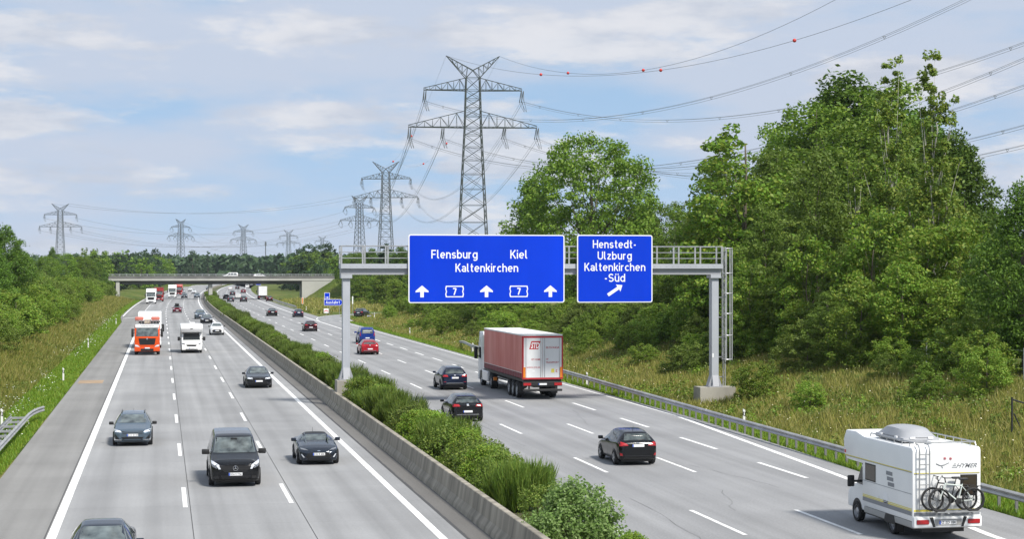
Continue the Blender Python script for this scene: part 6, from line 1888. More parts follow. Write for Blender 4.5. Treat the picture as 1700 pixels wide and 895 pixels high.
m_greybox = mat('roofbox_grey', (0.33, 0.34, 0.36), 0.45)
m_camper = mat('camper_white', (0.80, 0.81, 0.81), 0.35, 0, 0.5, var=(0.8, 0.04))
m_win = mat('camper_window', (0.045, 0.035, 0.028), 0.12, 0, 0.6)
m_skirt = mat('skirt_grey', (0.34, 0.34, 0.33), 0.5)
def motorhome_rear():
    """alcove motorhome, front +y, length 5.6 m"""
    e = empty('motorhome')
    W_ = 2.26
    yb = -2.85
    # living cabin with alcove over the cab
    shaped([(yb, .62), (yb, 2.82), (yb + .10, 2.90), (1.05, 2.90), (1.75, 3.02), (2.62, 3.0), (2.86, 2.66), (2.80, 2.16), (2.55, 2.02), (1.20, 2.0), (1.18, .62)], W_, 'body', m_camper, e, 0.05)
    # driver's cab
    cabm = shaped([(1.16, .42), (1.16, 1.98), (1.55, 1.98), (2.05, 1.28), (2.72, 1.02), (2.82, .80), (2.82, .42)], 1.98, 'cab', m_camper, e, 0.06)
    for s_ in (-1, 1):
        mb = MB(); mb.prismx([(1.28, 1.24), (1.28, 1.86), (1.58, 1.86), (1.98, 1.28)], s_ * .992, s_ * .998); mb.build('cab_window', m_glass, e)
        mb = MB(); mb.rbox(s_ * 1.30 - .12, s_ * 1.30 + .12, 1.70, 1.80, 1.18, 1.56, .04); mb.bar((s_ * .98, 1.72, 1.36), (s_ * 1.2, 1.74, 1.36), .04, 6); mb.build('mirror', m_black, e, smooth=True)
    mb = MB(); mb.prism([(-.85, 1.34), (.85, 1.34), (.8, 1.94), (-.8, 1.94)], 1.62, 2.02); mb.build('windscreen', m_glass, e)
    # skirts, stripes, windows and vents on both flanks
    for s_ in (-1, 1):
        xa, xb = s_ * 1.132, s_ * 1.136
        f = lambda y0, y1, z0, z1, k=0: MB().b2(xa + s_ * k, xb + s_ * k, y0, y1, z0, z1)
        f(yb + .05, 1.13, .80, .93).build('flank_stripe', m_stripe_g, e)
        f(yb + .05, 1.13, .94, .975).build('flank_stripe', m_stripe_y, e)
        f(yb + .05, 1.13, .995, 1.02).build('flank_stripe', m_stripe_y, e)
        f(yb + .05, 2.7, 2.14, 2.165).build('flank_stripe', m_stripe_y, e)
        f(yb + .05, 2.7, 2.12, 2.135).build('flank_stripe', m_stripe_g, e)
        f(yb + .05, 1.1, 1.46, 1.475).build('flank_stripe', m_stripe_g, e)
        w1 = f(.05, .92, 1.50, 2.06).build('window', m_black, e)
        f(.09, .88, 1.54, 2.02, .005).build('pane', m_win, w1)
        for i in range(3):
            f(-1.45 + i * .07, -.95 + i * .07, 1.52 + i * .17, 1.64 + i * .17).build('vent', m_stripe_g, e)
        f(-.95, -.60, .92, 1.28).build('service_flap', m_white, e)
        f(-.2, .02, 1.02, 1.10).build('service_flap', m_white, e)
    mb = MB(); mb.rbox(-1.10, 1.10, yb + .04, 1.14, .40, .618, .04); mb.build('skirt', m_skirt, e)
    mb = MB(); mb.b2(-.7, .7, yb + .3, 2.6, .25, .40); mb.build('chassis', m_black, e)
    # rear wall
    y0, y1 = yb - .006, yb - .001
    R = lambda a, b, c_, d, k=0: MB().b2(a, b, y0 - k, y1 - k, c_, d)
    R(-1.08, 1.08, 2.10, 2.12).build('rear_stripe', m_stripe_y, e)
    R(-1.08, 1.08, 2.075, 2.092).build('rear_stripe', m_stripe_g, e)
    R(-1.08, 1.08, .93, .99).build('rear_stripe', m_stripe_y, e)
    R(-1.08, 1.08, .80, .90).build('rear_stripe', m_stripe_g, e)
    wr = R(.44, 1.0, 1.40, 2.05).build('rear_window', m_black, e)
    R(.48, .96, 1.44, 2.01, .006).build('pane', m_win, wr)
    mb = MB(); text_on(mb, 'HYMER', .30, .98, 2.26, 2.40, yb - .008, .02, slant=.1)
    for i in range(3): mb.b2(.16 + i * .03, .30, yb - .009, yb - .006, 2.27 + i * .05, 2.29 + i * .05)
    mb.build('lettering', m_stripe_g, e, recalc=False)
    mb = MB()
    for cx, cz, r_ in ((-.07, 2.56, .05), (.12, 2.55, .05)):
        for k in range(5):
            a = k * 1.256; mb.bar((cx, yb - .008, cz), (cx + r_ * math.cos(a), yb - .008, cz + r_ * math.sin(a)), .014, 4)
    mb.build('decal', mat('decal_pink', (.55, .16, .18), .5), e)
    mb = MB(); mb.tube([(-.36, yb - .008, 2.40), (-.22, yb - .008, 2.34), (-.08, yb - .008, 2.36), (.06, yb - .008, 2.42)], .014, 4); mb.bar((-.18, yb - .008, 2.34), (-.14, yb - .008, 2.26), .012, 4); mb.build('decal', m_stripe_g, e)
    # bumper with lamps and plate
    mb = MB(); mb.rbox(-1.12, 1.12, yb - .10, yb + .1, .44, .78, .04); bo = mb.build('bumper', m_camper, e, smooth=True)
    mb = MB(); mb.prism([(-.62, .765), (-.50, .765), (-.42, .46), (-.50, .46)], yb - .104, yb - .101); mb.prism([(.50, .765), (.62, .765), (.50, .46), (.42, .46)], yb - .104, yb - .101); mb.build('bumper_gap', m_trim, bo)
    mb = MB(); mb.b2(-.44, .44, yb - .105, yb - .101, .50, .70); mb.build('plate_holder', m_skirt, bo)
    for s_ in (-1, 1):
        mb = MB(); mb.rbox(s_ * .84 - .2, s_ * .84 + .2, yb - .125, yb - .10, .55, .69, .02); mb.build('taillight', m_tail, bo)
    plate(e, yb - .105, .60, False, w_=.56, h=.12, text='IZ ZD 104', x=-.02)
    # ladder, roof rails, bicycle carrier
    mb = MB()
    for x in (-.95, -.62): mb.tube([(x, yb - .10, .98), (x, yb - .12, 2.86), (x, yb - .02, 2.99), (x, yb + .25, 3.0)], .022, 6)
    for i in range(6): mb.bar((-.95, yb - .11, 1.15 + i * .31), (-.62, yb - .11, 1.15 + i * .31), .018, 5)
    mb.build('ladder', m_galv, e)
    for s_ in (-1, 1):
        mb = MB(); mb.tube([(s_ * 1.0, yb + .1, 2.93), (s_ * 1.0, yb + .16, 3.04), (s_ * 1.0, .75, 3.04), (s_ * 1.0, .82, 2.93)], .022, 6)
        for i in range(5): mb.bar((s_ * 1.0, yb + .5 + i * .6, 2.88), (s_ * 1.0, yb + .5 + i * .6, 3.04), .018, 5)
        mb.build('roof_rail', m_galv, e)
    mb = MB(); mb.bar((-1.0, yb + .16, 3.04), (1.0, yb + .16, 3.04), .022, 6); mb.build('roof_rail', m_galv, e)
    mb = MB(); mb.rbox(-.1, .45, -1.9, -1.35, 2.90, 3.0, .04); mb.build('roof_hatch', m_camper, e)
    mb = MB()
    for z in (1.02,): 
        for k in range(3): mb.b2(-.55, .95, yb - .20 - .17 * k, yb - .14 - .17 * k, .955, .985)
    for x in (-.2, .62): mb.b2(x - .03, x + .03, yb - .58, yb - .006, .92, .95)
    for x in (-.2, .62): mb.tube([(x, yb - .01, 1.72), (x, yb - .14, 1.74), (x, yb - .16, 1.0)], .02, 5)
    mb.build('bike_carrier', m_galv, e)
    for s_ in (-1, 1):
        add_wheel(e, s_ * .93, 1.95, .335, .21, m_rim, 'steel'); add_wheel(e, s_ * .93, -1.02, .335, .21, m_rim, 'steel')
        for yy in (1.95, -1.02):
            mb = MB(); mb.prismx([(yy + .43 * math.cos(t), .34 + .43 * math.sin(t)) for t in np.linspace(0, math.pi, 13)], s_ * (.994 if yy > 0 else 1.105), s_ * (.997 if yy > 0 else 1.108)); mb.build('wheel_arch', m_black, e)
    for s_ in (-1, 1):
        mb = MB(); mb.b2(s_ * .93 - .12, s_ * .93 + .12, -1.50, -1.48, .12, .42); mb.build('mudflap', m_black, e)
        mb = MB(); mb.b2(s_ * 1.13 - .01, s_ * 1.13 + .01, 2.62, 2.72, 2.22, 2.32); mb.build('marker_lamp', m_red, e)
    return e
def bicycle(label, colour, loc, rz, sz_=1.0, drop=False):
    e = empty('bicycle', loc, rz, label, 'bicycle')
    e.scale = (sz_,) * 3
    a, b = Vector((-.52, 0, .335)), Vector((.52, 0, .335))
    for c_ in (a, b):
        mb = MB(); mb.tube([c_ + Vector((.325 * math.cos(t), 0, .325 * math.sin(t))) for t in np.linspace(0, 2 * math.pi, 29)], .030, 6); w_ = mb.build('wheel', m_rubber, e, smooth=True)
        mb = MB(); mb.tube([c_ + Vector((.298 * math.cos(t), 0, .298 * math.sin(t))) for t in np.linspace(0, 2 * math.pi, 29)], .011, 5)
        for k in range(12): mb.bar(c_, c_ + Vector((.298 * math.cos(k * .5236), 0, .298 * math.sin(k * .5236))), .0025, 3)
        mb.bar(c_ + Vector((0, -.05, 0)), c_ + Vector((0, .05, 0)), .025, 6); mb.build('rim', m_trim, w_)
    bb, st, hd, hd2 = Vector((.05, 0, .30)), Vector((.18, 0, .80)), Vector((-.34, 0, .84)), Vector((-.40, 0, .66))
    mb = MB()
    for p, q, r_ in ((bb, st, .018), (bb, hd2, .021), (st.lerp(bb, .1), hd.lerp(hd2, .2), .019), (bb, b, .012), (st.lerp(bb, .12), b, .010), (hd, hd2, .021), (hd2, a, .016)): mb.bar(p, q, r_, 6)
    mb.build('frame', colour, e)
    mb = MB(); mb.bar(st, st + Vector((.03, 0, .12)), .014, 5); mb.rbox(.08, .34, -.07, .07, .91, .97, .025); mb.build('saddle', m_black, e, smooth=True)
    mb = MB(); mb.bar(hd, hd + Vector((-.03, 0, .14)), .014, 5); hb = hd + Vector((-.05, 0, .15))
    if drop: mb.tube([hb + Vector((-.02, -.20, -.10)), hb + Vector((-.12, -.20, -.02)), hb + Vector((-.03, -.2, .02)), hb, hb + Vector((-.03, .2, .02)), hb + Vector((-.12, .2, -.02)), hb + Vector((-.02, .2, -.1))], .014, 5)
    else: mb.tube([hb + Vector((.08, -.30, .02)), hb + Vector((0, -.12, 0)), hb, hb + Vector((0, .12, 0)), hb + Vector((.08, .30, .02))], .014, 5)
    mb.build('handlebar', m_black, e)
    mb = MB(); mb.lathe_x([(.0, -.01), (.095, -.006), (.095, .006), (0, .01)], n=14)
    mb.v = [(v[1] + .05, v[0] - .03, v[2] + .30) for v in mb.v]
    mb.bar((.05, -.05, .30), (.17, -.06, .24), .012, 4); mb.bar((.05, .03, .30), (-.07, .05, .36), .012, 4); mb.build('crank', m_trim, e)
    mb = MB(); mb.bar((.42, 0, .72), (.78, 0, .72), .012, 4); mb.bar((.52, .06, .335), (.70, .06, .72), .008, 4); mb.build('rack', m_trim, e)
    return e
mh = motorhome_rear()
mhx, mhy = 23.75, 54.75
mh.location = (mhx, mhy, 0.012)
tag(mh, 'white and yellow striped alcove motorhome with bicycles on its back at the lower right', 'motorhome')
yb = mhy - 2.85
bx = mhx + .10
bicycle('black road bicycle nearest the motorhome wall, dropped handlebar', m_black, (bx - .10, yb - .17, .99), 0, 1.06, True)
bicycle('dark city bicycle in the middle of the rear carrier', m_rimd, (bx + .06, yb - .34, .99), 0, 1.04)
bicycle('white mint-framed bicycle outermost on the rear carrier', mat('bike_white', (.62, .68, .64), .4), (bx - .02, yb - .51, .99), 0, 1.06)
# roof box on its rails
e = empty('roof_box', (mhx - .28, mhy - .45, 2.93), 0, 'grey rounded roof box lying on the motorhome roof', 'roof box')
mb = MB(); mb.rbox(-.62, .62, -1.15, 1.15, 0.02, .17, .06); mb.build('base_tray', m_greybox, e, smooth=True)
bm = bmesh.new(); bmesh.ops.create_cube(bm, size=1)
bmesh.ops.subdivide_edges(bm, edges=bm.edges[:], cuts=6, use_grid_fill=True)
for v in bm.verts:
    x, y, z = v.co * 2
    k = 1 - .22 * (z * .5 + .5) - .12 * (x * x * y * y)
    v.co = Vector((x * .62 * k, y * 1.15 * k, .17 + (z * .5 + .5) * .32 * (1 - .35 * x * x * .6 - .35 * y * y * .6)))
mb = MB(); mb.frombm(bm); mb.build('lid', m_greybox, e, smooth=True)
for yy in (-.6, .6): MB().b2(-.64, -.60, yy - .08, yy + .08, .13, .19).build('latch', m_white, e)
for xx in (-.3, .3): MB().b2(xx - .08, xx + .08, -1.17, -1.13, .13, .19).build('latch', m_white, e)

def motorhome_front():
    e = empty('motorhome')
    shaped([(-3.4, .5), (-3.4, 2.85), (.6, 2.85), (1.9, 2.95), (2.55, 2.86), (2.72, 2.50), (2.5, 2.12), (1.2, 1.98), (1.15, .5)], 2.24, 'body', m_camper, e, .10)
    shaped([(1.13, .34), (1.13, 1.98), (1.75, 1.98), (2.25, 1.28), (2.90, 1.05), (3.08, .85), (3.10, .34)], 2.0, 'cab', m_camper, e, .08)
    mb = MB(); mb.add([(-.86, 2.28, 1.30), (.86, 2.28, 1.30), (.80, 1.80, 1.95), (-.80, 1.80, 1.95), (-.86, 2.2, 1.30), (.86, 2.2, 1.30), (.80, 1.72, 1.95), (-.80, 1.72, 1.95)], [(0, 1, 2, 3), (4, 7, 6, 5), (0, 4, 5, 1), (2, 6, 7, 3), (1, 5, 6, 2), (0, 3, 7, 4)]); mb.build('windscreen', m_glass, e)
    for s_ in (-1, 1):
        mb = MB(); mb.prismx([(1.3, 1.25), (1.3, 1.9), (1.7, 1.9), (2.1, 1.3)], s_ * 1.002, s_ * 1.008); mb.build('cab_window', m_glass, e)
        mb = MB(); mb.rbox(s_ * 1.27 - .13, s_ * 1.27 + .13, 1.95, 2.06, 1.22, 1.62, .05); mb.bar((s_ * 1.0, 1.98, 1.4), (s_ * 1.2, 2.0, 1.4), .04, 5); mb.build('mirror', m_black, e, smooth=True)
        mb = MB(); mb.prism([(s_ * .62, .86), (s_ * .92, .94), (s_ * .94, 1.06), (s_ * .70, .98)][::s_], 3.0, 3.09); mb.build('headlight', m_lampd, e)
        for yy in (2.2, -1.6):
            add_wheel(e, s_ * .93, yy, .34, .21, m_rim, 'steel')
            mb = MB(); mb.prismx([(yy + .43 * math.cos(t), .36 + .43 * math.sin(t)) for t in np.linspace(0, math.pi, 13)], s_ * (1.003 if yy > 0 else 1.122), s_ * (1.006 if yy > 0 else 1.126)); mb.build('wheel_arch', m_black, e)
        mb = MB(); mb.b2(s_ * 1.122, s_ * 1.126, -.8, .1, 1.5, 2.0); mb.build('window', m_win, e)
    mb = MB(); mb.prism([(-.42, .68), (.42, .68), (.54, .86), (-.54, .86)], 3.05, 3.108); mb.build('grille', m_grille, e)
    mb = MB(); mb.rbox(-1.0, 1.0, 2.95, 3.16, .30, .60, .06); mb.build('bumper', m_camper, e, smooth=True)
    mb = MB(); mb.b2(-.6, .6, 3.158, 3.166, .33, .42); mb.build('air_intake', m_grille, e)
    plate(e, 3.165, .52, True)
    mb = MB(); mb.b2(-.35, .15, .2, .8, 2.9, 3.06); mb.build('roof_hatch', m_camper, e)
    mb = MB(); mb.b2(-.12, .12, 2.66, 2.70, 2.42, 2.50); mb.build('badge', m_trim, e)
    mb = MB(); mb.b2(-.9, .9, -3.2, 2.9, .2, .34); mb.build('chassis', m_black, e)
    return e
e = motorhome_front()
X, Y = on_ground(318, 586); e.location = (X, Y + 2.2, 0.012); e.rotation_euler = (0, 0, math.pi)
tag(e, 'white alcove motorhome seen from the front beside the orange lorry', 'motorhome')

# ------------------------------------------------------------------ lorries
m_tarp = mat('tarpaulin_red', (0.66, 0.13, 0.11), 0.5, var=(0.8, 0.2, (0.70, 0.26, 0.23)), bump=(1.6, 0.4, 0.06), stretch=(1, 1, 0.25))
m_tarp_d = mat('tarpaulin_hem', (0.20, 0.012, 0.02), 0.6)
m_doors = mat('door_grey_white', (0.70, 0.71, 0.72), 0.4, var=(1.0, 0.05))
m_roofw = mat('tarp_roof_white', (0.74, 0.74, 0.73), 0.6, var=(0.6, 0.08))
m_frame = mat('door_frame_red', (0.45, 0.02, 0.03), 0.5)
def cab_unit(e, pnt, y1, w_=2.46, top=3.55, deflector=True, lamp=m_lamp, visor=None):
    """forward-control cab, its nose at y1"""
    shaped([(y1 - 2.1, .95), (y1 - 2.1, top - .15), (y1 - 1.9, top), (y1 - .55, top - .05), (y1 - .15, 2.65), (y1, 1.75), (y1, .62), (y1 - .5, .45), (y1 - .6, .95)], w_, 'cab', pnt, e, .07)
    mb = MB(); mb.add([(-1.08, y1 - .0, 1.86), (1.08, y1 - .0, 1.86), (1.04, y1 - .135, 2.68), (-1.04, y1 - .135, 2.68), (-1.08, y1 - .1, 1.86), (1.08, y1 - .1, 1.86), (1.04, y1 - .24, 2.68), (-1.04, y1 - .24, 2.68)], [(0, 1, 2, 3), (4, 7, 6, 5), (0, 4, 5, 1), (2, 6, 7, 3), (1, 5, 6, 2), (0, 3, 7, 4)]); mb.build('windscreen', m_screen, e)
    mb = MB(); mb.prism([(-.72, 1.02), (.72, 1.02), (.84, 1.66), (-.84, 1.66)], y1 - .1, y1 + .012); mb.build('grille', m_grille, e)
    mb = MB(); mb.rbox(-1.24, 1.24, y1 - .55, y1 + .05, .36, .78, .06); b_ = mb.build('bumper', pnt, e, smooth=True)
    mb = MB(); mb.b2(-.62, .62, y1 + .051, y1 + .056, .40, .64); mb.build('air_intake', m_grille, b_)
    for s_ in (-1, 1):
        mb = MB(); mb.prism([(s_ * .70, .80), (s_ * 1.16, .86), (s_ * 1.18, 1.04), (s_ * .92, 1.0)][::s_], y1 - .02, y1 + .03); mb.build('headlight', lamp, e)
        mb = MB(); mb.rbox(s_ * 1.42 - .12, s_ * 1.42 + .12, y1 - .32, y1 - .16, 1.78, 2.62, .05); mb.bar((s_ * 1.2, y1 - .3, 2.5), (s_ * 1.4, y1 - .24, 2.5), .035, 5); mb.bar((s_ * 1.2, y1 - .3, 1.95), (s_ * 1.4, y1 - .24, 1.95), .035, 5); mb.build('mirror', m_black, e, smooth=True)
        mb = MB(); mb.prismx([(y1 - 1.3, 1.85), (y1 - 1.3, 2.62), (y1 - .45, 2.62), (y1 - .28, 1.85)], s_ * (w_ / 2 + .001), s_ * (w_ / 2 + .006)); mb.build('door_window', m_glass, e)
        mb = MB(); mb.prismx([(y1 - 1.35 + .58 * math.cos(t), .5 + .58 * math.sin(t)) for t in np.linspace(0, math.pi, 13)], s_ * (w_ / 2 + .001), s_ * (w_ / 2 + .005)); mb.build('wheel_arch', m_black, e)
        add_wheel(e, s_ * (w_ / 2 - .16), y1 - 1.35, .50, .32, m_galv, 'steel')
    mb = MB(); mb.b2(-1.12, 1.12, y1 - .42, y1 - .10, 2.74, 2.95) if visor is None else None
    if visor is None: mb.build('sun_visor', m_trim, e)
    plate(e, y1 + .057, .70, True)
def semi_truck():
    """articulated lorry, trailer rear at y = -8, nose at +8.3"""
    e = empty('articulated_lorry')
    yr, yf = -8.0, 5.6
    mb = MB(); mb.b2(-1.26, 1.26, yr + .04, yf, 1.30, 3.90); body = mb.build('curtain_side', m_tarp, e)
    mb = MB(); mb.rbox(-1.275, 1.275, yr - .01, yf + .02, 3.90, 4.0, .03); mb.build('roof', m_roofw, e)
    for s_ in (-1, 1):
        mb = MB(); mb.b2(s_ * 1.262, s_ * 1.268, yr + .06, yf - .02, 1.30, 1.62); h_ = mb.build('curtain_hem', m_tarp_d, body)
        mb = MB(); mb.b2(s_ * 1.264, s_ * 1.270, yr + .06, yf - .02, 1.63, 1.66); mb.build('hem_strap', m_roofw, body)
        mb = MB()
        for i in range(24):
            y = yr + .3 + i * .56
            mb.prismx([(y, 1.28), (y + .05, 1.28), (y + .17, 1.62), (y + .12, 1.62)], s_ * 1.270, s_ * 1.274)
        mb.build('buckle', m_stripe_g, body)
        mb = MB(); mb.b2(s_ * 1.262, s_ * 1.30, yr + .0, yr + .06, 1.28, 3.92); mb.build('corner_post', m_frame, e)
        mb = MB(); mb.b2(s_ * 1.0, s_ * 1.08, yr + 3.6, 1.6, .55, .62); mb.b2(s_ * 1.0, s_ * 1.08, yr + 3.6, 1.6, .85, .92); mb.build('side_guard', m_galv, e)
    # rear doors
    for s_, nm in ((-1, 'rear_door'), (1, 'rear_door')):
        a, b = (-1.20, -.012) if s_ < 0 else (.012, 1.20)
        mb = MB(); mb.b2(a, b, yr - .02, yr + .035, 1.36, 3.80); d = mb.build(nm, m_doors, e)
        mb = MB()
        if s_ < 0:
            mb.prism([(-.86, 3.10), (-.28, 3.10), (-.14, 3.60), (-.72, 3.60)], yr - .026, yr - .0215)
            lo = mb.build('logo', m_frame, d)
            mb = MB(); text_on(mb, 'STD', -.76, -.24, 3.15, 3.52, yr - .030, .03, slant=.12); mb.build('logo_letters', m_white, lo, recalc=False)
            mb = MB(); text_on(mb, 'GT HOME', -.72, -.15, 2.42, 2.53, yr - .024, .02); mb.build('lettering', m_frame, d, recalc=False); mb = MB(); text_on(mb, 'WWW.STD.SK', -1.02, -.15, 1.94, 2.03, yr - .024, .02); mb.build('lettering', m_frame, d, recalc=False)
            mb = MB(); mb.b2(-.66, -.50, yr - .025, yr - .021, 1.72, 1.82); mb.build('sticker', m_white, d)
        else:
            text_on(mb, 'SLOVAKIA', .20, 1.06, 3.14, 3.26, yr - .024, .02); mb.build('lettering', m_frame, d, recalc=False); mb = MB(); text_on(mb, 'OF', .20, .36, 2.44, 2.53, yr - .024, .02); mb.build('lettering', m_frame, d, recalc=False); mb = MB(); text_on(mb, 'TRANSPORT', .20, 1.02, 2.24, 2.34, yr - .024, .02); mb.build('lettering', m_frame, d, recalc=False)
            mb = MB(); mb.b2(.54, .74, yr - .025, yr - .021, 1.66, 1.90); mb.build('sticker', m_stripe_y, d)
            mb = MB(); mb.tube([(.92, yr - .026, 1.84), (.85, yr - .026, 1.80), (.85, yr - .026, 1.72), (.92, yr - .026, 1.70)], .018, 4); mb.build('sticker', m_red, d)
        mb = MB(); x = s_ * .12
        mb.bar((x, yr - .035, 1.38), (x, yr - .035, 3.78), .016, 5); mb.bar((s_ * 1.06, yr - .035, 1.38), (s_ * 1.06, yr - .035, 3.78), .012, 5); mb.build('locking_bar', m_galv, d)
        mb = MB(); mb.b2(s_ * 1.17 - .07, s_ * 1.17 + .07, yr - .06, yr - .022, 1.36, 2.0); mb.build('buffer', m_orange, d)
    mb = MB()
    mb.b2(-1.27, 1.27, yr - .03, yr + .05, 3.80, 3.90); mb.b2(-1.27, 1.27, yr - .03, yr + .05, 1.26, 1.355)
    mb.b2(-1.262, -1.205, yr - .03, yr + .0, 1.355, 3.80); mb.b2(1.205, 1.262, yr - .03, yr + .0, 1.355, 3.80)
    mb.build('door_frame', m_frame, e)
    # running gear
    mb = MB(); mb.b2(-1.2, 1.2, yr + .1, yf - .3, 1.08, 1.25); mb.b2(-.55, .55, yr + .2, yf - 1, .75, 1.08); mb.build('chassis', m_black, e)
    mb = MB(); mb.rbox(-1.24, 1.24, yr - .02, yr + .12, .84, 1.10, .02); mb.rbox(-1.24, 1.24, yr - .06, yr + .06, .52, .66, .02); mb.b2(-.9, -.8, yr, yr + .1, .6, .9); mb.b2(.8, .9, yr, yr + .1, .6, .9); bb = mb.build('rear_bumper', m_black, e)
    for s_ in (-1, 1):
        mb = MB(); mb.b2(s_ * .98 - .24, s_ * .98 + .24, yr - .05, yr - .021, .88, 1.04); mb.build('taillight', m_tail, bb)
    plate(e, yr - .022, .96, False)
    for k in range(3):
        for s_ in (-1, 1): add_wheel(e, s_ * 1.06, yr + 2.1 + k * 1.31, .52, .38, m_galv, 'steel')
    mb = MB()
    for s_ in (-1, 1): mb.b2(s_ * 1.06 - .2, s_ * 1.06 + .2, yr + 1.42, yr + 1.45, .30, 1.0)
    mb.build('mudflap', m_black, e)
    cab_unit(e, P_WHITE, 8.3, top=3.75)
    for s_ in (-1, 1):
        add_wheel(e, s_ * 1.02, 3.2, .51, .46, m_galv, 'steel')
        mb = MB(); mb.rbox(s_ * 1.22 - .1, s_ * 1.22 + .1 if s_ > 0 else s_ * 1.22 + .1, 3.95, 6.1, .42, 1.12, .05); mb.build('side_skirt', P_WHITE, e)
        mb = MB(); mb.b2(s_ * 1.2, s_ * 1.25, 5.75, 6.3, 1.2, 3.5); mb.build('side_deflector', P_WHITE, e)
    mb = MB(); mb.b2(-.5, .5, 1.9, 7.6, .6, .95); mb.build('tractor_chassis', m_black, e)
    mb = MB(); mb.b2(-1.24, -1.0, 2.1, 2.2, .60, .82); mb.build('marker_panel', m_orange, e)
    return e
e = semi_truck()
e.scale = (1.04, 1.04, 1.055)
trX, trD = 24.2, 116.5
trY = (trD - trX * SP) / CP
e.location = (trX, trY + 8.3, 0.012)
tag(e, 'articulated lorry with red curtain-sided trailer and grey rear doors', 'lorry')

def rigid_truck(pnt, boxm, L_box=7.5, boxh=3.7, w_=2.5, name='box_lorry', visor=None):
    e = empty(name)
    cab_unit(e, pnt, 4.6, top=3.3 if boxm else 2.95, visor=visor)
    if boxm:
        mb = MB(); mb.rbox(-w_ / 2, w_ / 2, 2.35 - L_box, 2.35, 1.15, boxh, .04); mb.build('cargo_box', boxm, e)
        mb = MB(); mb.b2(-w_ / 2 + .06, w_ / 2 - .06, 2.34 - L_box, 2.345 - L_box, 1.22, boxh - .06); mb.build('rear_door', m_doors, e)
    mb = MB(); mb.b2(-.6, .6, 2.3 - L_box, 4.0, .7, 1.12); mb.b2(-1.2, 1.2, 2.3 - L_box, 2.45 - L_box, .5, .7); mb.build('chassis', m_black, e)
    for s_ in (-1, 1):
        add_wheel(e, s_ * 1.04, 2.3 - L_box + 2.0, .5, .4, m_galv, 'steel'); add_wheel(e, s_ * 1.04, 2.3 - L_box + 3.3, .5, .4, m_galv, 'steel')
        mb = MB(); mb.b2(s_ * 1.0 - .2, s_ * 1.0 + .2, 2.28 - L_box, 2.32 - L_box, .74, .88); mb.build('taillight', m_tail, e)
    return e
# orange recovery lorry
e = rigid_truck(P_ORANGE, None, 7.0, name='flatbed_lorry', visor=True)
y1 = 4.6
mb = MB(); mb.rbox(-1.16, 1.16, y1 - .46, y1 - .10, 2.70, 3.04, .03); v_ = mb.build('sign_visor', m_white, e)
mb = MB()
rr = random.Random(3)
for i, x in enumerate(np.linspace(-.62, .60, 15)):           # the banner's writing is too small to read in the photo: short dark strokes
    hh = rr.uniform(.05, .09)
    mb.b2(x - .026, x + .026, y1 - .102, y1 - .096, 2.87 - hh / 2, 2.87 + hh / 2)
mb.build('banner_print', m_ink, v_)
mb = MB(); mb.b2(-1.2, 1.2, -4.7, 2.3, 1.15, 1.35); mb.build('flatbed', m_trim, e)
fr_ = MB()
fr_.b2(-1.2, 1.2, 2.2, 2.34, 1.35, 2.3)
for i in range(9): fr_.b2(-1.18 + i * .29, -1.13 + i * .29, 2.2, 2.32, 2.3, 3.35)
fr_.b2(-1.2, 1.2, 2.2, 2.32, 3.30, 3.38); fr_.build('headboard', m_galv, e)
for s_ in (-1, 1):
    mb = MB(); mb.rbox(s_ * .80 - .42, s_ * .80 + .42, 1.2, 2.4, 3.40, 3.72, .08); mb.build('folded_ramp', mat('salmon_red', (.52, .17, .13), .6), e, smooth=True)
mb = MB(); mb.rbox(-.35, .3, .6, 2.0, 1.36, 3.5, .05); mb.build('crane_column', mat('crane_cream', (.55, .53, .42), .5), e)
mb = MB(); mb.bar((0, y1 + .02, 1.62), (0, y1 + .03, 1.62), .09, 10); mb.build('badge', m_chrome, e)
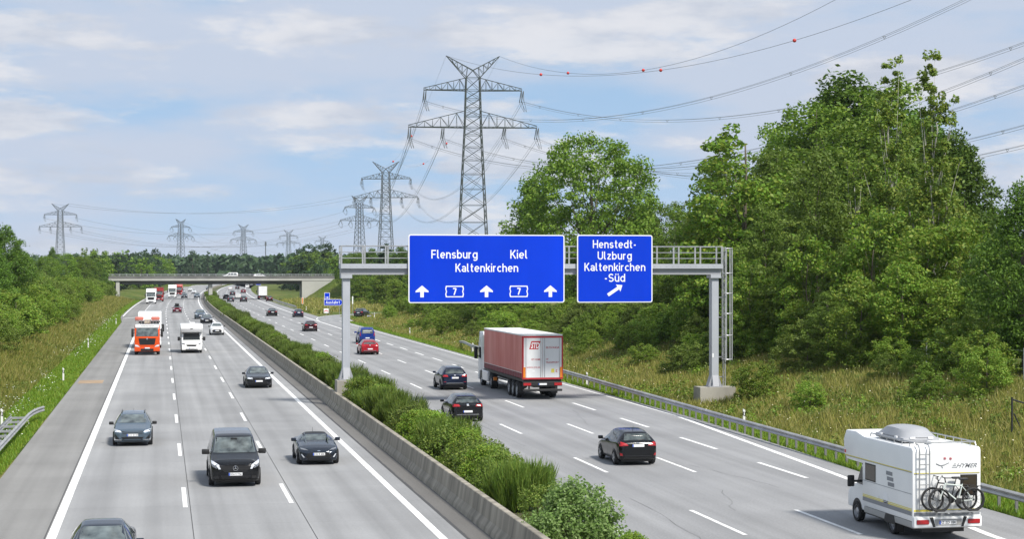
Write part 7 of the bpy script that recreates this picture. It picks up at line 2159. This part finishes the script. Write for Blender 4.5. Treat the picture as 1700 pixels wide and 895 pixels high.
for s_ in (-1, 1):
    mb = MB(); mb.prism([(s_ * .62, .80), (s_ * 1.2, .80), (s_ * 1.2, 1.25), (s_ * .95, 1.25)][::s_], y1 + .001, y1 + .018); mb.build('lamp_surround', P_ORANGE, e)
X, Y = on_ground(244.5, 589); th = 0
e.location = (X, Y - 3.25 + .0 + 6.5 , 0.012); e.rotation_euler = (0, 0, math.pi)
tag(e, 'orange flatbed lorry with white banner over its windscreen, front view', 'lorry')
def far_truck(px, py, pnt, boxm, label, away=False, L_box=7.5, boxh=3.8, proto=None):
    e = rigid_truck(pnt, boxm, L_box, boxh) if proto is None else copy_tree(proto)
    X, Y = on_ground(px, py); th = head(Y, X)
    off = (4.6 - 1.35) if not away else -(2.3 - L_box + 2.0)
    e.location = (X + off * math.sin(th), Y + off * math.cos(th), 0.012)
    e.rotation_euler = (0, 0, math.pi - th if not away else -th)
    if proto is not None: repaint(e, pnt)
    tag(e, label, 'lorry'); return e
far_truck(248.5, 578, P_WHITE, m_camper, 'white box lorry partly hidden behind the orange flatbed')
far_truck(250.8, 504.5, P_WHITE, m_camper, 'white lorry in the slip lane in front of the red lorry')
far_truck(263.5, 501.0, P_TRED, mat('box_red', (.24, .015, .015), .5), 'red lorry right behind the white lorry in the slip lane')
far_truck(286, 494.8, P_WHITE, m_camper, 'white high lorry coming out from under the bridge', boxh=4.0)
far_truck(296.5, 491, P_TRED, m_tarp, 'dark red lorry half hidden by the white high lorry under the bridge', boxh=4.0)
far_truck(436, 497.5, P_WHITE, mat('tarp_grey', (.30, .29, .28), .6), 'grey tarpaulin lorry driving away near the bridge', True, 8.5, 3.9)

# ------------------------------------------------------------------ the air: distance softens and blues
mb = MB(); mb.b2(-6000, 6000, -300, 9000, -8, 90)
m = bpy.data.materials.new('haze_air'); m.use_nodes = True
t = m.node_tree; t.nodes.clear()
o_ = t.nodes.new('ShaderNodeOutputMaterial'); v_ = t.nodes.new('ShaderNodeVolumePrincipled')
v_.inputs['Color'].default_value = (0.72, 0.82, 0.95, 1)
v_.inputs['Density'].default_value = 0.00005
t.links.new(v_.outputs[0], o_.inputs['Volume'])
tag(mb.build('haze', m), 'thin bluish summer haze over the whole landscape', 'haze', kind='stuff')
